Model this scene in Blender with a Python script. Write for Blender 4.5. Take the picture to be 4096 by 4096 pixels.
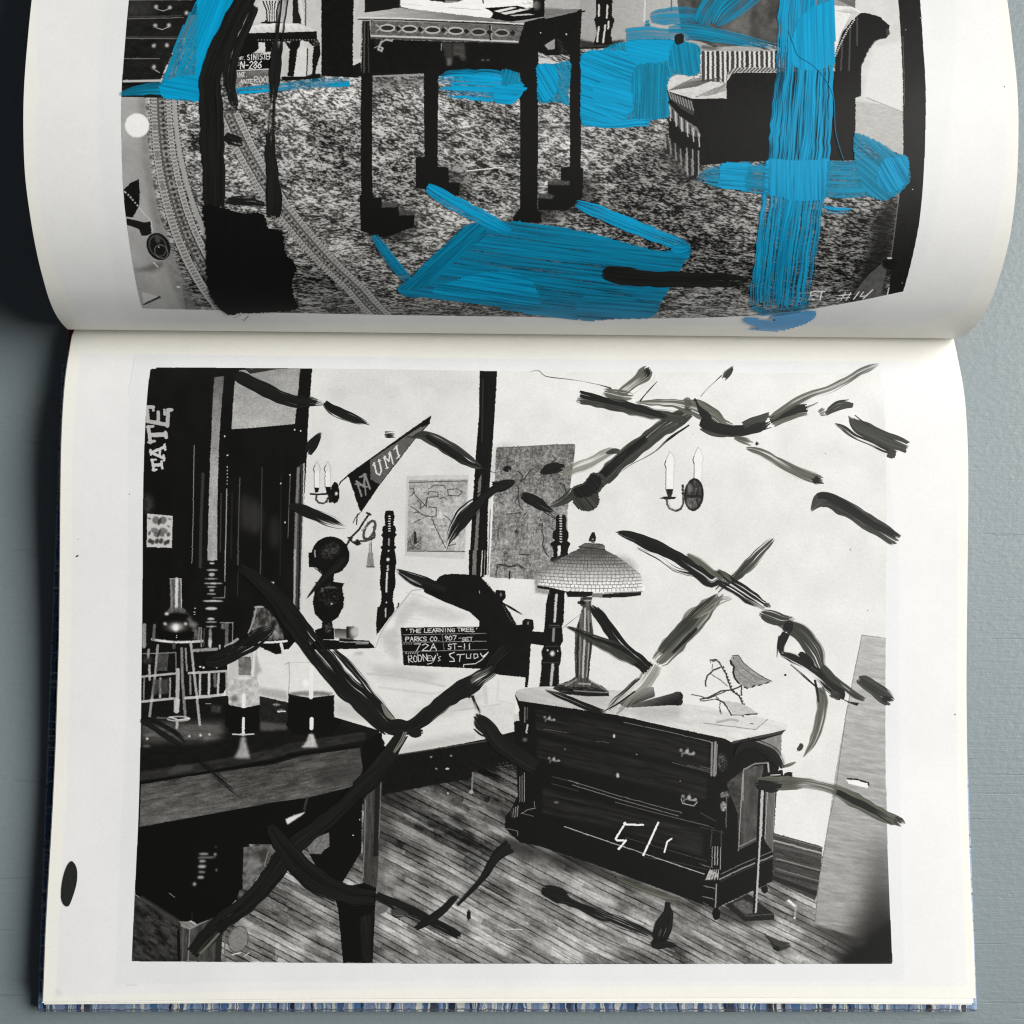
# Open art book lying on a painted table: two printed film stills overpainted with ink and blue paint.
import bpy, math, random
import numpy as np

for _o in list(bpy.data.objects):
    bpy.data.objects.remove(_o, do_unlink=True)
scene = bpy.context.scene
COL = scene.collection

# ------------------------------------------------------------------ camera, world, lamps, exposure
TILT = math.radians(5.2)                # phone tilted slightly away from the reader
DIST = 0.3735
FOV = math.radians(50.0)
CAM = np.array([0.0, -DIST * math.sin(TILT), DIST * math.cos(TILT)])
cam_data = bpy.data.cameras.new("camera")
cam = bpy.data.objects.new("camera", cam_data)
COL.objects.link(cam)
cam.location = CAM
cam.rotation_euler = (TILT, 0.0, 0.0)
cam_data.sensor_width = 36.0
cam_data.angle = FOV
cam_data.clip_start = 0.01
cam_data.clip_end = 50.0
scene.camera = cam

world = bpy.data.worlds.new("World")
scene.world = world
world.use_nodes = True
world.node_tree.nodes["Background"].inputs[0].default_value = (0.84, 0.91, 1.0, 1.0)
world.node_tree.nodes["Background"].inputs[1].default_value = 0.045


def area_lamp(name, loc, target, sx, sy, power, color):
    d = bpy.data.lights.new(name, "AREA")
    d.shape = "RECTANGLE"
    d.size, d.size_y = sx, sy
    d.energy = power
    d.color = color
    o = bpy.data.objects.new(name, d)
    COL.objects.link(o)
    o.location = loc
    v = np.array(target, float) - np.array(loc, float)
    from mathutils import Vector
    o.rotation_euler = Vector(v).to_track_quat("-Z", "Y").to_euler()
    return o


# daylight from a window to the right and a little beyond the far end of the book
area_lamp("window_light", (2.12, 0.40, 1.68), (0.0, 0.0, 0.0), 2.4, 1.2, 150.0, (1.0, 0.985, 0.955))

scene.view_settings.view_transform = "Standard"
scene.view_settings.look = "None"
scene.view_settings.exposure = 0.0
scene.view_settings.gamma = 1.0
scene.view_settings.use_curve_mapping = False
scene.render.engine = "CYCLES"
scene.cycles.use_denoising = True
scene.cycles.filter_width = 1.2
scene.cycles.max_bounces = 8
scene.cycles.transparent_max_bounces = 24
# ------------------------------------------------------------------ measuring the sheet surfaces
FPX = 2048.0 / math.tan(FOV / 2)         # focal length in photograph pixels (4096 wide)
PAGE_W = 0.305
FWD = np.array([0.0, math.sin(TILT), -math.cos(TILT)])
UPV = np.array([0.0, math.cos(TILT), math.sin(TILT)])


def spline(xs, ys, xq):
    """natural cubic spline"""
    xs = np.asarray(xs, float); ys = np.asarray(ys, float); xq = np.asarray(xq, float)
    n = len(xs); h = np.diff(xs)
    A = np.zeros((n, n)); r = np.zeros(n)
    A[0, 0] = A[-1, -1] = 1
    for i in range(1, n - 1):
        A[i, i - 1] = h[i - 1]; A[i, i] = 2 * (h[i - 1] + h[i]); A[i, i + 1] = h[i]
        r[i] = 6 * ((ys[i + 1] - ys[i]) / h[i] - (ys[i] - ys[i - 1]) / h[i - 1])
    m = np.linalg.solve(A, r)
    k = np.clip(np.searchsorted(xs, xq) - 1, 0, n - 2)
    d0 = xq - xs[k]; d1 = xs[k + 1] - xq; hk = h[k]
    return (m[k] * d1 ** 3 + m[k + 1] * d0 ** 3) / (6 * hk) + (ys[k] / hk - m[k] * hk / 6) * d1 + (ys[k + 1] / hk - m[k + 1] * hk / 6) * d0


class Sheet:
    """A sheet of paper bent round an axis along X: a profile (Y, Z) by arc length T, sheared by k along X."""

    def __init__(self, rows, k, extra=None, flip=False):
        py = np.array([r[0] for r in rows], float); w = np.array([r[1] for r in rows], float)
        q = np.linspace(py[0], py[-1], 500)
        sg = 1.0 if py[-1] > py[0] else -1.0
        d = PAGE_W * FPX / spline(sg * py, w, sg * q)
        P = CAM[None] + d[:, None] * (FWD[None] - ((q - 2048) / FPX)[:, None] * UPV[None])
        Y, Z = P[:, 1], P[:, 2]
        if extra is not None:                  # hidden run of the sheet, given as (Y, Z) offsets from its end
            eY = [Y[0] + e[0] for e in extra[::-1]]; eZ = [Z[0] + e[1] for e in extra[::-1]]
            self.hidden = len(extra)
            Y = np.concatenate([eY, Y]); Z = np.concatenate([eZ, Z])
        else:
            self.hidden = 0
        self.Y, self.Z, self.k = Y, Z, k
        self.T = np.concatenate([[0], np.cumsum(np.hypot(np.diff(Y), np.diff(Z)))])
        ty = np.gradient(Y, self.T); tz = np.gradient(Z, self.T)
        ln = np.hypot(ty, tz); s = 1.0
        self.nY, self.nZ = -tz / ln, ty / ln
        if self.nZ[len(Y) // 2] < 0:
            self.nY, self.nZ = -self.nY, -self.nZ

    def inv(self, px, py):
        """photograph pixel -> (X, T) on the sheet"""
        px = np.atleast_1d(np.asarray(px, float)); py = np.atleast_1d(np.asarray(py, float))
        d = FWD[None] + ((px - 2048) / FPX)[:, None] * np.array([[1.0, 0, 0]]) - ((py - 2048) / FPX)[:, None] * UPV[None]
        dy = d[:, 1] - self.k * d[:, 0]; dz = d[:, 2]
        Y = self.Y[self.hidden:]; Z = self.Z[self.hidden:]; T = self.T[self.hidden:]
        cy = CAM[1] - self.k * CAM[0]
        g = (Y - cy)[None] * dz[:, None] - (Z - CAM[2])[None] * dy[:, None]
        sg = np.sign(g)
        ch = sg[:, 1:] != sg[:, :-1]
        i = np.argmax(ch, axis=1)
        none = ~ch.any(axis=1)
        i = np.where(none, np.where(np.abs(g[:, 0]) < np.abs(g[:, -1]), 0, len(Y) - 2), i)
        r = np.arange(len(px)); g0 = g[r, i]; g1 = g[r, i + 1]
        f = g0 / np.where(np.abs(g0 - g1) < 1e-15, 1e-15, g0 - g1)
        f = np.where(none, np.clip(f, -60, 60), f)
        Tq = T[i] + f * (T[i + 1] - T[i]); Zq = Z[i] + f * (Z[i + 1] - Z[i])
        X = CAM[0] + d[:, 0] * (Zq - CAM[2]) / dz
        return X, Tq

    def pos(self, X, T, h=0.0):
        X = np.asarray(X, float); T = np.asarray(T, float)
        Y = np.interp(T, self.T, self.Y); Z = np.interp(T, self.T, self.Z)
        nY = np.interp(T, self.T, self.nY); nZ = np.interp(T, self.T, self.nZ)
        return np.stack([X, Y + self.k * X + nY * h, Z + nZ * h], -1)


def on_plane(px, py, z):
    px = np.atleast_1d(np.asarray(px, float)); py = np.atleast_1d(np.asarray(py, float))
    d = FWD[None] + ((px - 2048) / FPX)[:, None] * np.array([[1.0, 0, 0]]) - ((py - 2048) / FPX)[:, None] * UPV[None]
    lam = (z - CAM[2]) / d[:, 2]
    return CAM[None] + lam[:, None] * d


LOWER = Sheet([(1296, 3480), (1340, 3518), (1420, 3556), (1505, 3584), (1700, 3618), (2000, 3631), (2400, 3632), (2750, 3638),
               (3190, 3658), (3600, 3695), (3990, 3731), (4070, 3739)], 0.0)
UPPER = Sheet([(1336, 3569), (1318, 3612), (1264, 3698), (1148, 3798), (1018, 3870), (873, 3926), (728, 3961), (561, 3978), (380, 3974),
               (199, 3945), (18, 3904), (-250, 3815), (-500, 3700), (-800, 3530), (-1050, 3370)], -0.0104,
              extra=[(0.0012, -0.004), (0.0032, -0.0075), (0.006, -0.0095)])

# ------------------------------------------------------------------ measured points: close-up name -> (x0, y0, scale)
REG = {"A1": (100, 1300, 1.932), "A2": (1000, 1300, 1.932), "A3": (1900, 1300, 1.932), "A4": (2800, 1300, 1.932),
       "B1": (100, 2200, 1.932), "B2": (1000, 2200, 1.932), "B3": (1900, 2200, 1.932), "B4": (2800, 2200, 1.932),
       "C1": (100, 3096, 1.932), "C2": (1000, 3096, 1.932), "C3": (1900, 3096, 1.932), "C4": (2800, 3096, 1.932),
       "U1": (0, 0, 1.38), "U2": (1000, 0, 1.38), "U3": (2000, 0, 1.38), "U4": (3000, 0, 1.3796),
       "S1": (1380, 2480, 2.76), "S2": (860, 0, 3.22), "S3": (1380, 0, 1.932), "S4": (2380, 0, 1.7564),
       "S5": (540, 2280, 2.684), "S6": (1200, 1750, 3.45), "N": (0, 0, 1.0)}


def pts(s):
    """'A1 10 20 30 40 A2 5 6' -> photograph pixels (n, 2)"""
    out = []; reg = REG["N"]; buf = []
    for tok in s.replace(",", " ").split():
        if tok in REG:
            reg = REG[tok]
        else:
            buf.append(float(tok))
            if len(buf) == 2:
                out.append((reg[0] + buf[0] / reg[2], reg[1] + buf[1] / reg[2])); buf = []
    return np.array(out)


def smooth_closed(p, n=5):
    """closed Catmull-Rom curve through the points"""
    a, b, c, d = np.roll(p, 1, 0), p, np.roll(p, -1, 0), np.roll(p, -2, 0)
    out = []
    for t in np.arange(n) / n:
        out.append(0.5 * (2 * b + (c - a) * t + (2 * a - 5 * b + 4 * c - d) * t * t + (3 * b - a - 3 * c + d) * t ** 3))
    return np.stack(out, 1).reshape(-1, 2)


def scale_of(s):
    for tok in s.replace(",", " ").split():
        if tok in REG:
            return REG[tok][2]
    return 1.0


# ------------------------------------------------------------------ a small raster painter for the flat print
_rng = np.random.RandomState(11)
_TAB = _rng.rand(256, 256).astype(np.float32)


def vn(x, y, seed=0):
    x = x + seed * 17.31; y = y + seed * 7.77
    xi = np.floor(x).astype(np.int64); yi = np.floor(y).astype(np.int64)
    fx = (x - xi).astype(np.float32); fy = (y - yi).astype(np.float32)
    fx = fx * fx * (3 - 2 * fx); fy = fy * fy * (3 - 2 * fy)
    a = _TAB[yi & 255, xi & 255]; b = _TAB[yi & 255, (xi + 1) & 255]
    c = _TAB[(yi + 1) & 255, xi & 255]; d = _TAB[(yi + 1) & 255, (xi + 1) & 255]
    return (a + (b - a) * fx) * (1 - fy) + (c + (d - c) * fx) * fy


def blur(m, r):
    r = int(round(r))
    if r < 1:
        return m
    for _ in range(2):
        for ax in (0, 1):
            pad = [(0, 0), (0, 0)]; pad[ax] = (r + 1, r)
            c = np.cumsum(np.pad(m, pad, mode="edge"), axis=ax, dtype=np.float64)
            n = m.shape[ax]
            hi = np.take(c, np.arange(2 * r + 1, 2 * r + 1 + n), axis=ax); lo = np.take(c, np.arange(0, n), axis=ax)
            m = ((hi - lo) / (2 * r + 1)).astype(np.float32)
    return m


class Canvas:
    RES = 8000.0                          # raster dots per metre of paper

    def __init__(self, sheet, x0, x1, t0, t1, base):
        self.s = sheet; self.x0, self.x1, self.t0, self.t1 = x0, x1, t0, t1
        self.W = int((x1 - x0) * self.RES); self.H = int((t1 - t0) * self.RES)
        self.im = np.empty((self.H, self.W, 3), np.float32); self.im[:] = base
        self.clip = None
        self.k = self.RES * 8.35e-5       # raster dots per photograph pixel

    def rp(self, p):
        X, T = self.s.inv(p[:, 0], p[:, 1])
        return np.stack([(X - self.x0) * self.RES, (T - self.t0) * self.RES], -1)

    def fill(self, q):
        """even-odd coverage of a polygon in raster coordinates -> (slice, mask)"""
        x0 = max(int(q[:, 0].min()) - 1, 0); x1 = min(int(q[:, 0].max()) + 2, self.W)
        y0 = max(int(q[:, 1].min()) - 1, 0); y1 = min(int(q[:, 1].max()) + 2, self.H)
        if x1 <= x0 or y1 <= y0:
            return None, None
        par = np.zeros((y1 - y0, x1 - x0 + 1), np.int32)
        n = len(q)
        for i in range(n):
            (ax, ay), (bx, by) = q[i], q[(i + 1) % n]
            if ay == by:
                continue
            if ay > by:
                ax, ay, bx, by = bx, by, ax, ay
            r0 = max(int(math.ceil(ay - 0.5)), y0); r1 = min(int(math.ceil(by - 0.5)), y1)
            if r1 <= r0:
                continue
            rows = np.arange(r0, r1)
            xs = ax + (rows + 0.5 - ay) * (bx - ax) / (by - ay)
            c = np.clip(np.ceil(xs - 0.5).astype(int) - x0, 0, x1 - x0)
            np.add.at(par, (rows - y0, c), 1)
        m = (np.cumsum(par, axis=1)[:, :-1] & 1).astype(np.float32)
        return (slice(y0, y1), slice(x0, x1)), m

    def grow(self, sl, m, pad):
        y0 = max(sl[0].start - pad, 0); y1 = min(sl[0].stop + pad, self.H)
        x0 = max(sl[1].start - pad, 0); x1 = min(sl[1].stop + pad, self.W)
        o = np.zeros((y1 - y0, x1 - x0), np.float32)
        o[sl[0].start - y0:sl[0].stop - y0, sl[1].start - x0:sl[1].stop - x0] = m
        return (slice(y0, y1), slice(x0, x1)), o

    def put(self, sl, m, v, a=1.0, tex=None, g=None):
        if self.clip is not None:
            m = m * self.clip[sl]
        m = (m * a)[..., None]
        yy, xx = np.mgrid[sl[0], sl[1]].astype(np.float32)
        if g is not None:
            p = self.rp(pts(g[0])); d = p[1] - p[0]
            f = np.clip(((xx - p[0, 0]) * d[0] + (yy - p[0, 1]) * d[1]) / (d @ d), 0, 1)
            val = (g[1] + (g[2] - g[1]) * f)[..., None]
        else:
            val = np.array(v if hasattr(v, "__len__") else (v, v, v), np.float32)[None, None]
        if tex is not None:
            val = val + tex(xx, yy)[..., None]
        self.im[sl] = self.im[sl] * (1 - m) + np.clip(val, 4, 252) * m

    def poly(self, s, v=0, a=1.0, soft=0, tex=None, g=None, sm=False):
        p = pts(s)
        sl, m = self.fill(self.rp(smooth_closed(p) if sm else p))
        if sl is None:
            return
        r = soft * self.k / scale_of(s)
        if r >= 1:
            sl, m = self.grow(sl, m, int(2 * r) + 2); m = blur(m, r)
        self.put(sl, m, v, a, tex, g)

    def line(self, s, w, v, a=1.0, soft=0, dash=None, tex=None):
        k = self.k / scale_of(s)
        self.rline(self.rp(pts(s)), w * k, v, a, soft * k, dash, tex)

    def rline(self, q, w, v, a=1.0, soft=0.0, dash=None, tex=None):
        h = w / 2; fe = max(0.6, soft); pad = h + fe + 1
        x0 = max(int(q[:, 0].min() - pad), 0); x1 = min(int(q[:, 0].max() + pad) + 1, self.W)
        y0 = max(int(q[:, 1].min() - pad), 0); y1 = min(int(q[:, 1].max() + pad) + 1, self.H)
        if x1 <= x0 or y1 <= y0:
            return
        cov = np.zeros((y1 - y0, x1 - x0), np.float32); run = 0.0
        for i in range(len(q) - 1):
            p0, p1 = q[i], q[i + 1]; d = p1 - p0; L2 = max(d @ d, 1e-6)
            a0 = max(int(min(p0[0], p1[0]) - pad), x0); a1 = min(int(max(p0[0], p1[0]) + pad) + 1, x1)
            b0 = max(int(min(p0[1], p1[1]) - pad), y0); b1 = min(int(max(p0[1], p1[1]) + pad) + 1, y1)
            if a1 <= a0 or b1 <= b0:
                run += math.sqrt(L2); continue
            yy, xx = np.mgrid[b0:b1, a0:a1].astype(np.float32)
            t = np.clip(((xx - p0[0]) * d[0] + (yy - p0[1]) * d[1]) / L2, 0, 1)
            dist = np.hypot(xx - p0[0] - t * d[0], yy - p0[1] - t * d[1])
            c = np.clip((h - dist) / fe + 0.5, 0, 1)
            if dash:
                u = run + t * math.sqrt(L2)
                c = c * (((u / dash) % 1.0) < 0.55)
            run += math.sqrt(L2)
            sub = cov[b0 - y0:b1 - y0, a0 - x0:a1 - x0]
            np.maximum(sub, c, out=sub)
        self.put((slice(y0, y1), slice(x0, x1)), cov, v, a, tex)

    def ell(self, s, rx, ry, v, a=1.0, rot=0.0, soft=0, tex=None, ring=None):
        """one or more ellipses at the points of s, radii in close-up units"""
        k = self.k / scale_of(s)
        th = np.linspace(0, 2 * np.pi, 28, endpoint=False)
        c, sn = math.cos(math.radians(rot)), math.sin(math.radians(rot))
        for p in self.rp(pts(s)):
            ex, ey = rx * k * np.cos(th), ry * k * np.sin(th)
            q = np.stack([p[0] + ex * c - ey * sn, p[1] + ex * sn + ey * c], -1)
            if ring:
                self.rline(np.vstack([q, q[:1]]), ring * k, v, a, soft * k)
                continue
            sl, m = self.fill(q)
            if sl is None:
                continue
            r = soft * k
            if r >= 1:
                sl, m = self.grow(sl, m, int(2 * r) + 2); m = blur(m, r)
            self.put(sl, m, v, a, tex)

    def text(self, s, txt, w, v, a=1.0, slant=0.0):
        """stroke lettering: s gives left-bottom, right-bottom, left-top of the line of letters"""
        p = self.rp(pts(s)); ux = p[1] - p[0]; uy = p[2] - p[0]
        n = len(txt); adv = 1.0 / n; k = self.k / scale_of(s)
        for i, ch in enumerate(txt):
            for st in GLYPH.get(ch, []):
                q = np.array([p[0] + ux * (i + 0.08 + 0.78 * (gx + slant * gy)) * adv + uy * gy for gx, gy in st])
                self.rline(q, w * k, v, a)


GLYPH = {
    "A": [[(0, 0), (.5, 1), (1, 0)], [(.2, .4), (.8, .4)]], "C": [[(1, .85), (.6, 1), (.15, .8), (0, .5), (.15, .15), (.6, 0), (1, .15)]],
    "D": [[(0, 0), (0, 1), (.6, .95), (1, .5), (.6, .05), (0, 0)]], "E": [[(1, 1), (0, 1), (0, 0), (1, 0)], [(0, .5), (.8, .5)]],
    "G": [[(1, .85), (.5, 1), (0, .5), (.5, 0), (1, .15), (1, .5), (.6, .5)]], "H": [[(0, 0), (0, 1)], [(1, 0), (1, 1)], [(0, .5), (1, .5)]],
    "I": [[(.5, 0), (.5, 1)]], "K": [[(0, 0), (0, 1)], [(1, 1), (0, .45), (1, 0)]], "L": [[(0, 1), (0, 0), (1, 0)]],
    "M": [[(0, 0), (0, 1), (.5, .4), (1, 1), (1, 0)]], "N": [[(0, 0), (0, 1), (1, 0), (1, 1)]],
    "O": [[(.5, 1), (0, .6), (.1, .15), (.5, 0), (.9, .15), (1, .6), (.5, 1)]], "P": [[(0, 0), (0, 1), (.9, .95), (.9, .55), (0, .5)]],
    "R": [[(0, 0), (0, 1), (.9, .95), (.9, .55), (0, .5), (1, 0)]], "S": [[(1, .85), (.5, 1), (.05, .8), (.2, .55), (.9, .4), (.9, .1), (.5, 0), (0, .1)]],
    "T": [[(0, 1), (1, 1)], [(.5, 1), (.5, 0)]], "U": [[(0, 1), (0, .2), (.5, 0), (1, .2), (1, 1)]], "Y": [[(0, 1), (.5, .5), (1, 1)], [(.5, .5), (.3, 0)]],
    "0": [[(.5, 1), (0, .6), (.1, .15), (.5, 0), (.9, .15), (1, .6), (.5, 1)]], "1": [[(.5, 0), (.5, 1)]], "2": [[(0, .8), (.5, 1), (1, .75), (0, 0), (1, 0)]],
    "6": [[(.9, .95), (.2, .6), (0, .2), (.5, 0), (1, .2), (.8, .5), (.1, .4)]], "7": [[(0, 1), (1, 1), (.4, 0)]],
    "8": [[(.5, .55), (.1, .8), (.5, 1), (.9, .8), (.5, .55), (0, .25), (.5, 0), (1, .25), (.5, .55)]],
    "9": [[(1, .6), (.3, .5), (.1, .8), (.5, 1), (.95, .8), (.9, .3), (.5, 0)]], "-": [[(.1, .5), (.9, .5)]], "'": [[(.5, 1), (.4, .7)]],
    ".": [[(.3, 0), (.4, .05)]],
}


def t_noise(amp, sx=3.0, sy=3.0, ang=0.0, seed=1, oct=2):
    c, s = math.cos(math.radians(ang)), math.sin(math.radians(ang))

    def f(x, y):
        u = x * c + y * s; v = -x * s + y * c; r = 0; w = 0
        for o in range(oct):
            k = 1.0 / 2 ** o
            r = r + k * (vn(u / (sx * k), v / (sy * k), seed + o) - 0.5); w += k
        return amp * 2 * r / w
    return f


def t_boards(ang=27.0, bw=15.0, ln=230.0, amp=30.0, seed=7):
    """floor boards running at an angle: a tone for each board, dark joints, worn patches"""
    c, s = math.cos(math.radians(ang)), math.sin(math.radians(ang))

    def f(x, y):
        u = x * c + y * s; v = -x * s + y * c + (vn(x / 200.0, y / 200.0, seed) - .5) * 10
        i = np.floor(v / bw); fr = v / bw - i
        j = np.floor(u / ln + _TAB[(i.astype(np.int64) * 13) & 255, 5] * 3)
        tone = _TAB[(i.astype(np.int64) * 7 + seed) & 255, (j.astype(np.int64) * 31) & 255] - .5
        gap = np.clip(1 - np.abs(fr - .5) * 2, 0, 1); gap = np.clip((.26 - gap) / .2, 0, 1)
        seen = np.clip(vn(u / 90.0, v / 14.0, seed + 3) * 1.9 - .25, 0, 1)
        w = vn(u / 26.0, v / 7.0, seed + 1); w2 = vn(u / 8.0, v / 2.6, seed + 2); w3 = vn(u / 60.0, v / 30.0, seed + 4)
        return amp * tone * 1.9 - 96 * gap * seen + np.tanh((w - .5) * 5) * 16 + (w2 - .5) * 30 + np.tanh((w3 - .5) * 4) * 34 + 4
    return f


def t_add(*fs):
    return lambda x, y: sum(f(x, y) for f in fs)


def coarsen(c, clip):
    """the stills were enlarged from a coarse scan: edges break up along the scan lines"""
    yy, xx = np.mgrid[0:c.H, 0:c.W].astype(np.float32)
    dx = (vn(xx / 12.0, yy / 2.2, 201) - .5) * 1.8
    dy = (vn(xx / 9.0, yy / 9.0, 202) - .5) * 1.4
    xi = np.clip(np.rint(xx + dx), 0, c.W - 1).astype(np.int32); yi = np.clip(np.rint(yy + dy), 0, c.H - 1).astype(np.int32)
    src = c.im[yi, xi]
    m = (clip * clip[yi, xi])[..., None]
    c.im = c.im * (1 - m) + src * m


def to_image(name, im):
    """display greys -> linear reflectance, as a generated image datablock"""
    c = np.clip(im / 255.0, 0, 1)
    lin = np.where(c <= 0.04045, c / 12.92, ((c + 0.055) / 1.055) ** 2.4)
    lin = lin * 0.93
    srgb = np.where(lin <= 0.0031308, lin * 12.92, 1.055 * np.power(np.maximum(lin, 1e-6), 1 / 2.4) - 0.055)
    H, W = im.shape[:2]
    px = np.ones((H, W, 4), np.float32)
    px[..., :3] = srgb[::-1]
    I = bpy.data.images.new(name, W, H)
    I.colorspace_settings.name = "sRGB"
    I.pixels.foreach_set(px.ravel())
    I.update(); I.pack()
    return I
# ------------------------------------------------------------------ the lower page: a printed still of a study
def paint_lower():
    c = Canvas(LOWER, -0.170, 0.170, 0.0, 0.240, (243, 242, 234))
    P, L, E = c.poly, c.line, c.ell
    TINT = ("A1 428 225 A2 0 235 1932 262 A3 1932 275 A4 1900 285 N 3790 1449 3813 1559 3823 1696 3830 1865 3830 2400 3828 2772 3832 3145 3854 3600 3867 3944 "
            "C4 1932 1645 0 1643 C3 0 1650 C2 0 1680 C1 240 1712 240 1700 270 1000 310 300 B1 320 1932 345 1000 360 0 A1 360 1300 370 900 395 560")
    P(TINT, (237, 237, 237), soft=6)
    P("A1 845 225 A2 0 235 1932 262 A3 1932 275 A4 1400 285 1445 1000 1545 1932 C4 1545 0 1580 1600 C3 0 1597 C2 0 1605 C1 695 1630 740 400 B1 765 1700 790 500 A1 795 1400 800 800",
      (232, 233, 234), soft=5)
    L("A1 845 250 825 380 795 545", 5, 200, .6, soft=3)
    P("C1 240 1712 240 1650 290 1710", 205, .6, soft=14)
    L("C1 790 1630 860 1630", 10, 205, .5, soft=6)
    PRINT = ("A1 1020 325 A2 0 333 960 340 1780 355 A3 440 360 1900 365 A4 0 368 1380 375 1400 430 1430 800 1440 1100 1443 1932 B4 1440 0 1435 680 1433 1000 1437 1932 "
             "C4 1440 0 1450 600 1470 1100 1487 1450 1480 1467 C4 0 1468 C3 1932 1470 0 1472 C2 1932 1468 0 1455 C1 825 1447 850 900 870 500 885 0 B1 893 1500 900 1000 908 300 "
             "A1 910 1932 912 1400 925 900 945 560 968 345 985 338 1010 340")
    sl, m = c.fill(c.rp(pts(PRINT)))
    clip = np.zeros((c.H, c.W), np.float32); clip[sl] = m
    c.clip = clip
    wall = t_add(t_noise(7, 60, 60, 0, 3), t_noise(5, 2.5, 2.5, 0, 5))
    P(PRINT, 229, tex=wall)
    P("A2 480 340 1780 350 1770 560 470 620", 205, .9, soft=120, tex=t_add(t_noise(16, 70, 50, 0, 4), t_noise(10, 3, 3, 0, 2)))
    P("A2 470 620 1760 560 1700 1932 400 1932", 220, .8, soft=60, tex=wall)
    BK = 15
    P("B2 400 0 985 0 1000 560 965 762 700 700 500 600 400 520", 205, .6, soft=50, tex=t_noise(6, 30, 30))
    # dark doorway and door
    P("A1 968 330 1932 325 A2 482 330 470 480 447 800 437 1060 B2 395 20 395 650 300 765 B2 0 800 B1 1400 1300 880 1400 880 0 A1 905 1932 905 1400", BK, tex=t_noise(4, 30, 60, 0, 8))
    P("A1 1597 805 1622 440 1660 350 1700 345 A2 0 340 388 338 370 560 347 765 0 797", 160, g=("A2 200 340 200 800", 150, 178), tex=t_add(t_noise(22, 2.5, 2.5, 0, 9), t_noise(12, 30, 20, 0, 6)))
    P("A1 1700 345 1932 328 A2 230 338 0 378", 45)
    P("A1 1465 403 1538 395 1525 560 1510 750 1497 1000 1485 1500 1485 1818 1410 1820 1420 1400 1430 1100 1440 850 1450 600", 165,
      g=("A1 1480 403 1450 1100", 105, 168), tex=t_add(t_noise(24, 2.5, 2.5, 0, 12), t_noise(16, 14, 30, 0, 3)))
    for s, w, v, a in (("A1 1307 930 1300 1400 1290 1840", 6, 165, .9), ("A1 1375 1150 1360 1500 1352 1870", 24, 70, .7), ("A1 1515 1300 1508 1750", 10, 80, .7),
                       ("A1 1660 1180 1650 1500 1642 1850", 8, 105, .8), ("A1 1832 1100 1820 1932", 6, 70, .8), ("B1 1652 0 1640 350", 5, 75, .8),
                       ("B1 1822 0 1815 240", 8, 100, .8), ("A1 1558 1265 1552 1600 1543 1932", 8, 175, .95), ("B1 1546 0 1543 240", 7, 165, .95),
                       ("B1 1545 280 1542 365 1450 368", 6, 150, .9), ("A1 1600 1300 1590 1800", 14, 40, .7), ("A2 92 1100 80 1932", 6, 70, .8), ("A2 310 1160 292 1640", 5, 150, .8),
                       ("A2 240 1150 232 1932", 10, 38, .7)):
        L(s, w, v, a, soft=4)
    E("A1 1700 1450", 40, 150, 52, .8, soft=25); E("A1 1780 1500", 60, 120, 55, .7, soft=25); E("A2 30 1460 A2 190 1600", 40, 130, 48, .7, soft=25)
    for s in ("A1 1543 860", "A1 1565 1007", "A2 345 810", "A2 392 818", "A2 310 1158", "A2 238 1225", "A2 270 1525"):
        E(s, 6, 7, 215)
    L("A1 1563 1090 1560 1240", 7, 190, dash=9)
    E("A1 950 1380", 40, 80, 60, .8, soft=20, tex=t_noise(30, 6, 6, 0, 4))
    # letters on the dark wall, read from below
    V = 205
    L("A1 980 1040 995 1122", 21, V); L("A1 992 1082 1050 1078", 26, V); L("A1 1054 1052 1060 1108", 19, V); L("A1 975 1042 1010 1040", 17, V); L("A1 985 1120 1015 1116", 17, V)
    L("A1 975 985 1078 940", 23, V); L("A1 975 985 1075 1030", 23, V); L("A1 1040 960 1040 1012", 17, V); L("A1 1078 922 1082 962", 19, V); L("A1 1070 1008 1074 1045", 19, V); L("A1 968 965 972 1000", 19, V)
    L("A1 952 785 968 905", 29, 190); L("A1 965 850 1080 845", 36, 190); L("A1 1084 832 1090 866", 29, 190); L("A1 945 786 990 782", 21, 185); L("A1 955 904 1000 896", 21, 185)
    L("A1 945 742 1100 770", 31, 178); L("A1 950 740 942 632 990 634", 29, 182); L("A1 1030 745 1028 672", 26, 178); L("A1 1100 778 1105 655 1130 655", 31, 178); L("A1 990 640 990 660", 19, 178); L("A1 1075 655 1078 690", 21, 178)
    # pinned card of butterflies
    P("A1 945 1457 1142 1475 1135 1722 940 1715", 203, tex=t_noise(6, 3, 3))
    for s, rx, ry, v in (("A1 1012 1508 A1 1068 1508", 28, 30, 95), ("A1 1040 1520", 12, 30, 40), ("A1 1005 1590 A1 1070 1590", 34, 22, 105), ("A1 1015 1620 A1 1058 1620", 20, 18, 90), ("A1 1037 1610", 8, 34, 30),
                         ("A1 1020 1670 A1 1052 1670", 16, 22, 45), ("A1 965 1668 A1 985 1678", 16, 18, 40), ("A1 1085 1685 A1 1105 1675", 14, 18, 40), ("A1 962 1608", 10, 18, 70), ("A1 1108 1618", 14, 18, 70),
                         ("A1 962 1495", 14, 6, 60), ("A1 1118 1500", 16, 5, 80), ("A1 1112 1556", 14, 4, 60)):
        E(s, rx, ry, v, .85, rot=20, soft=4)
    # pale mouldings of the door casing
    P("A2 372 1090 412 1070 B2 400 0 388 520 340 470 345 0", 60)
    L("A2 417 1070 408 1500 402 1932 B2 388 510", 9, 205, soft=2); L("A2 372 1105 352 1600 345 1932", 22, 120, soft=8); L("B2 347 0 340 450", 16, 165, soft=3)
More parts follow.
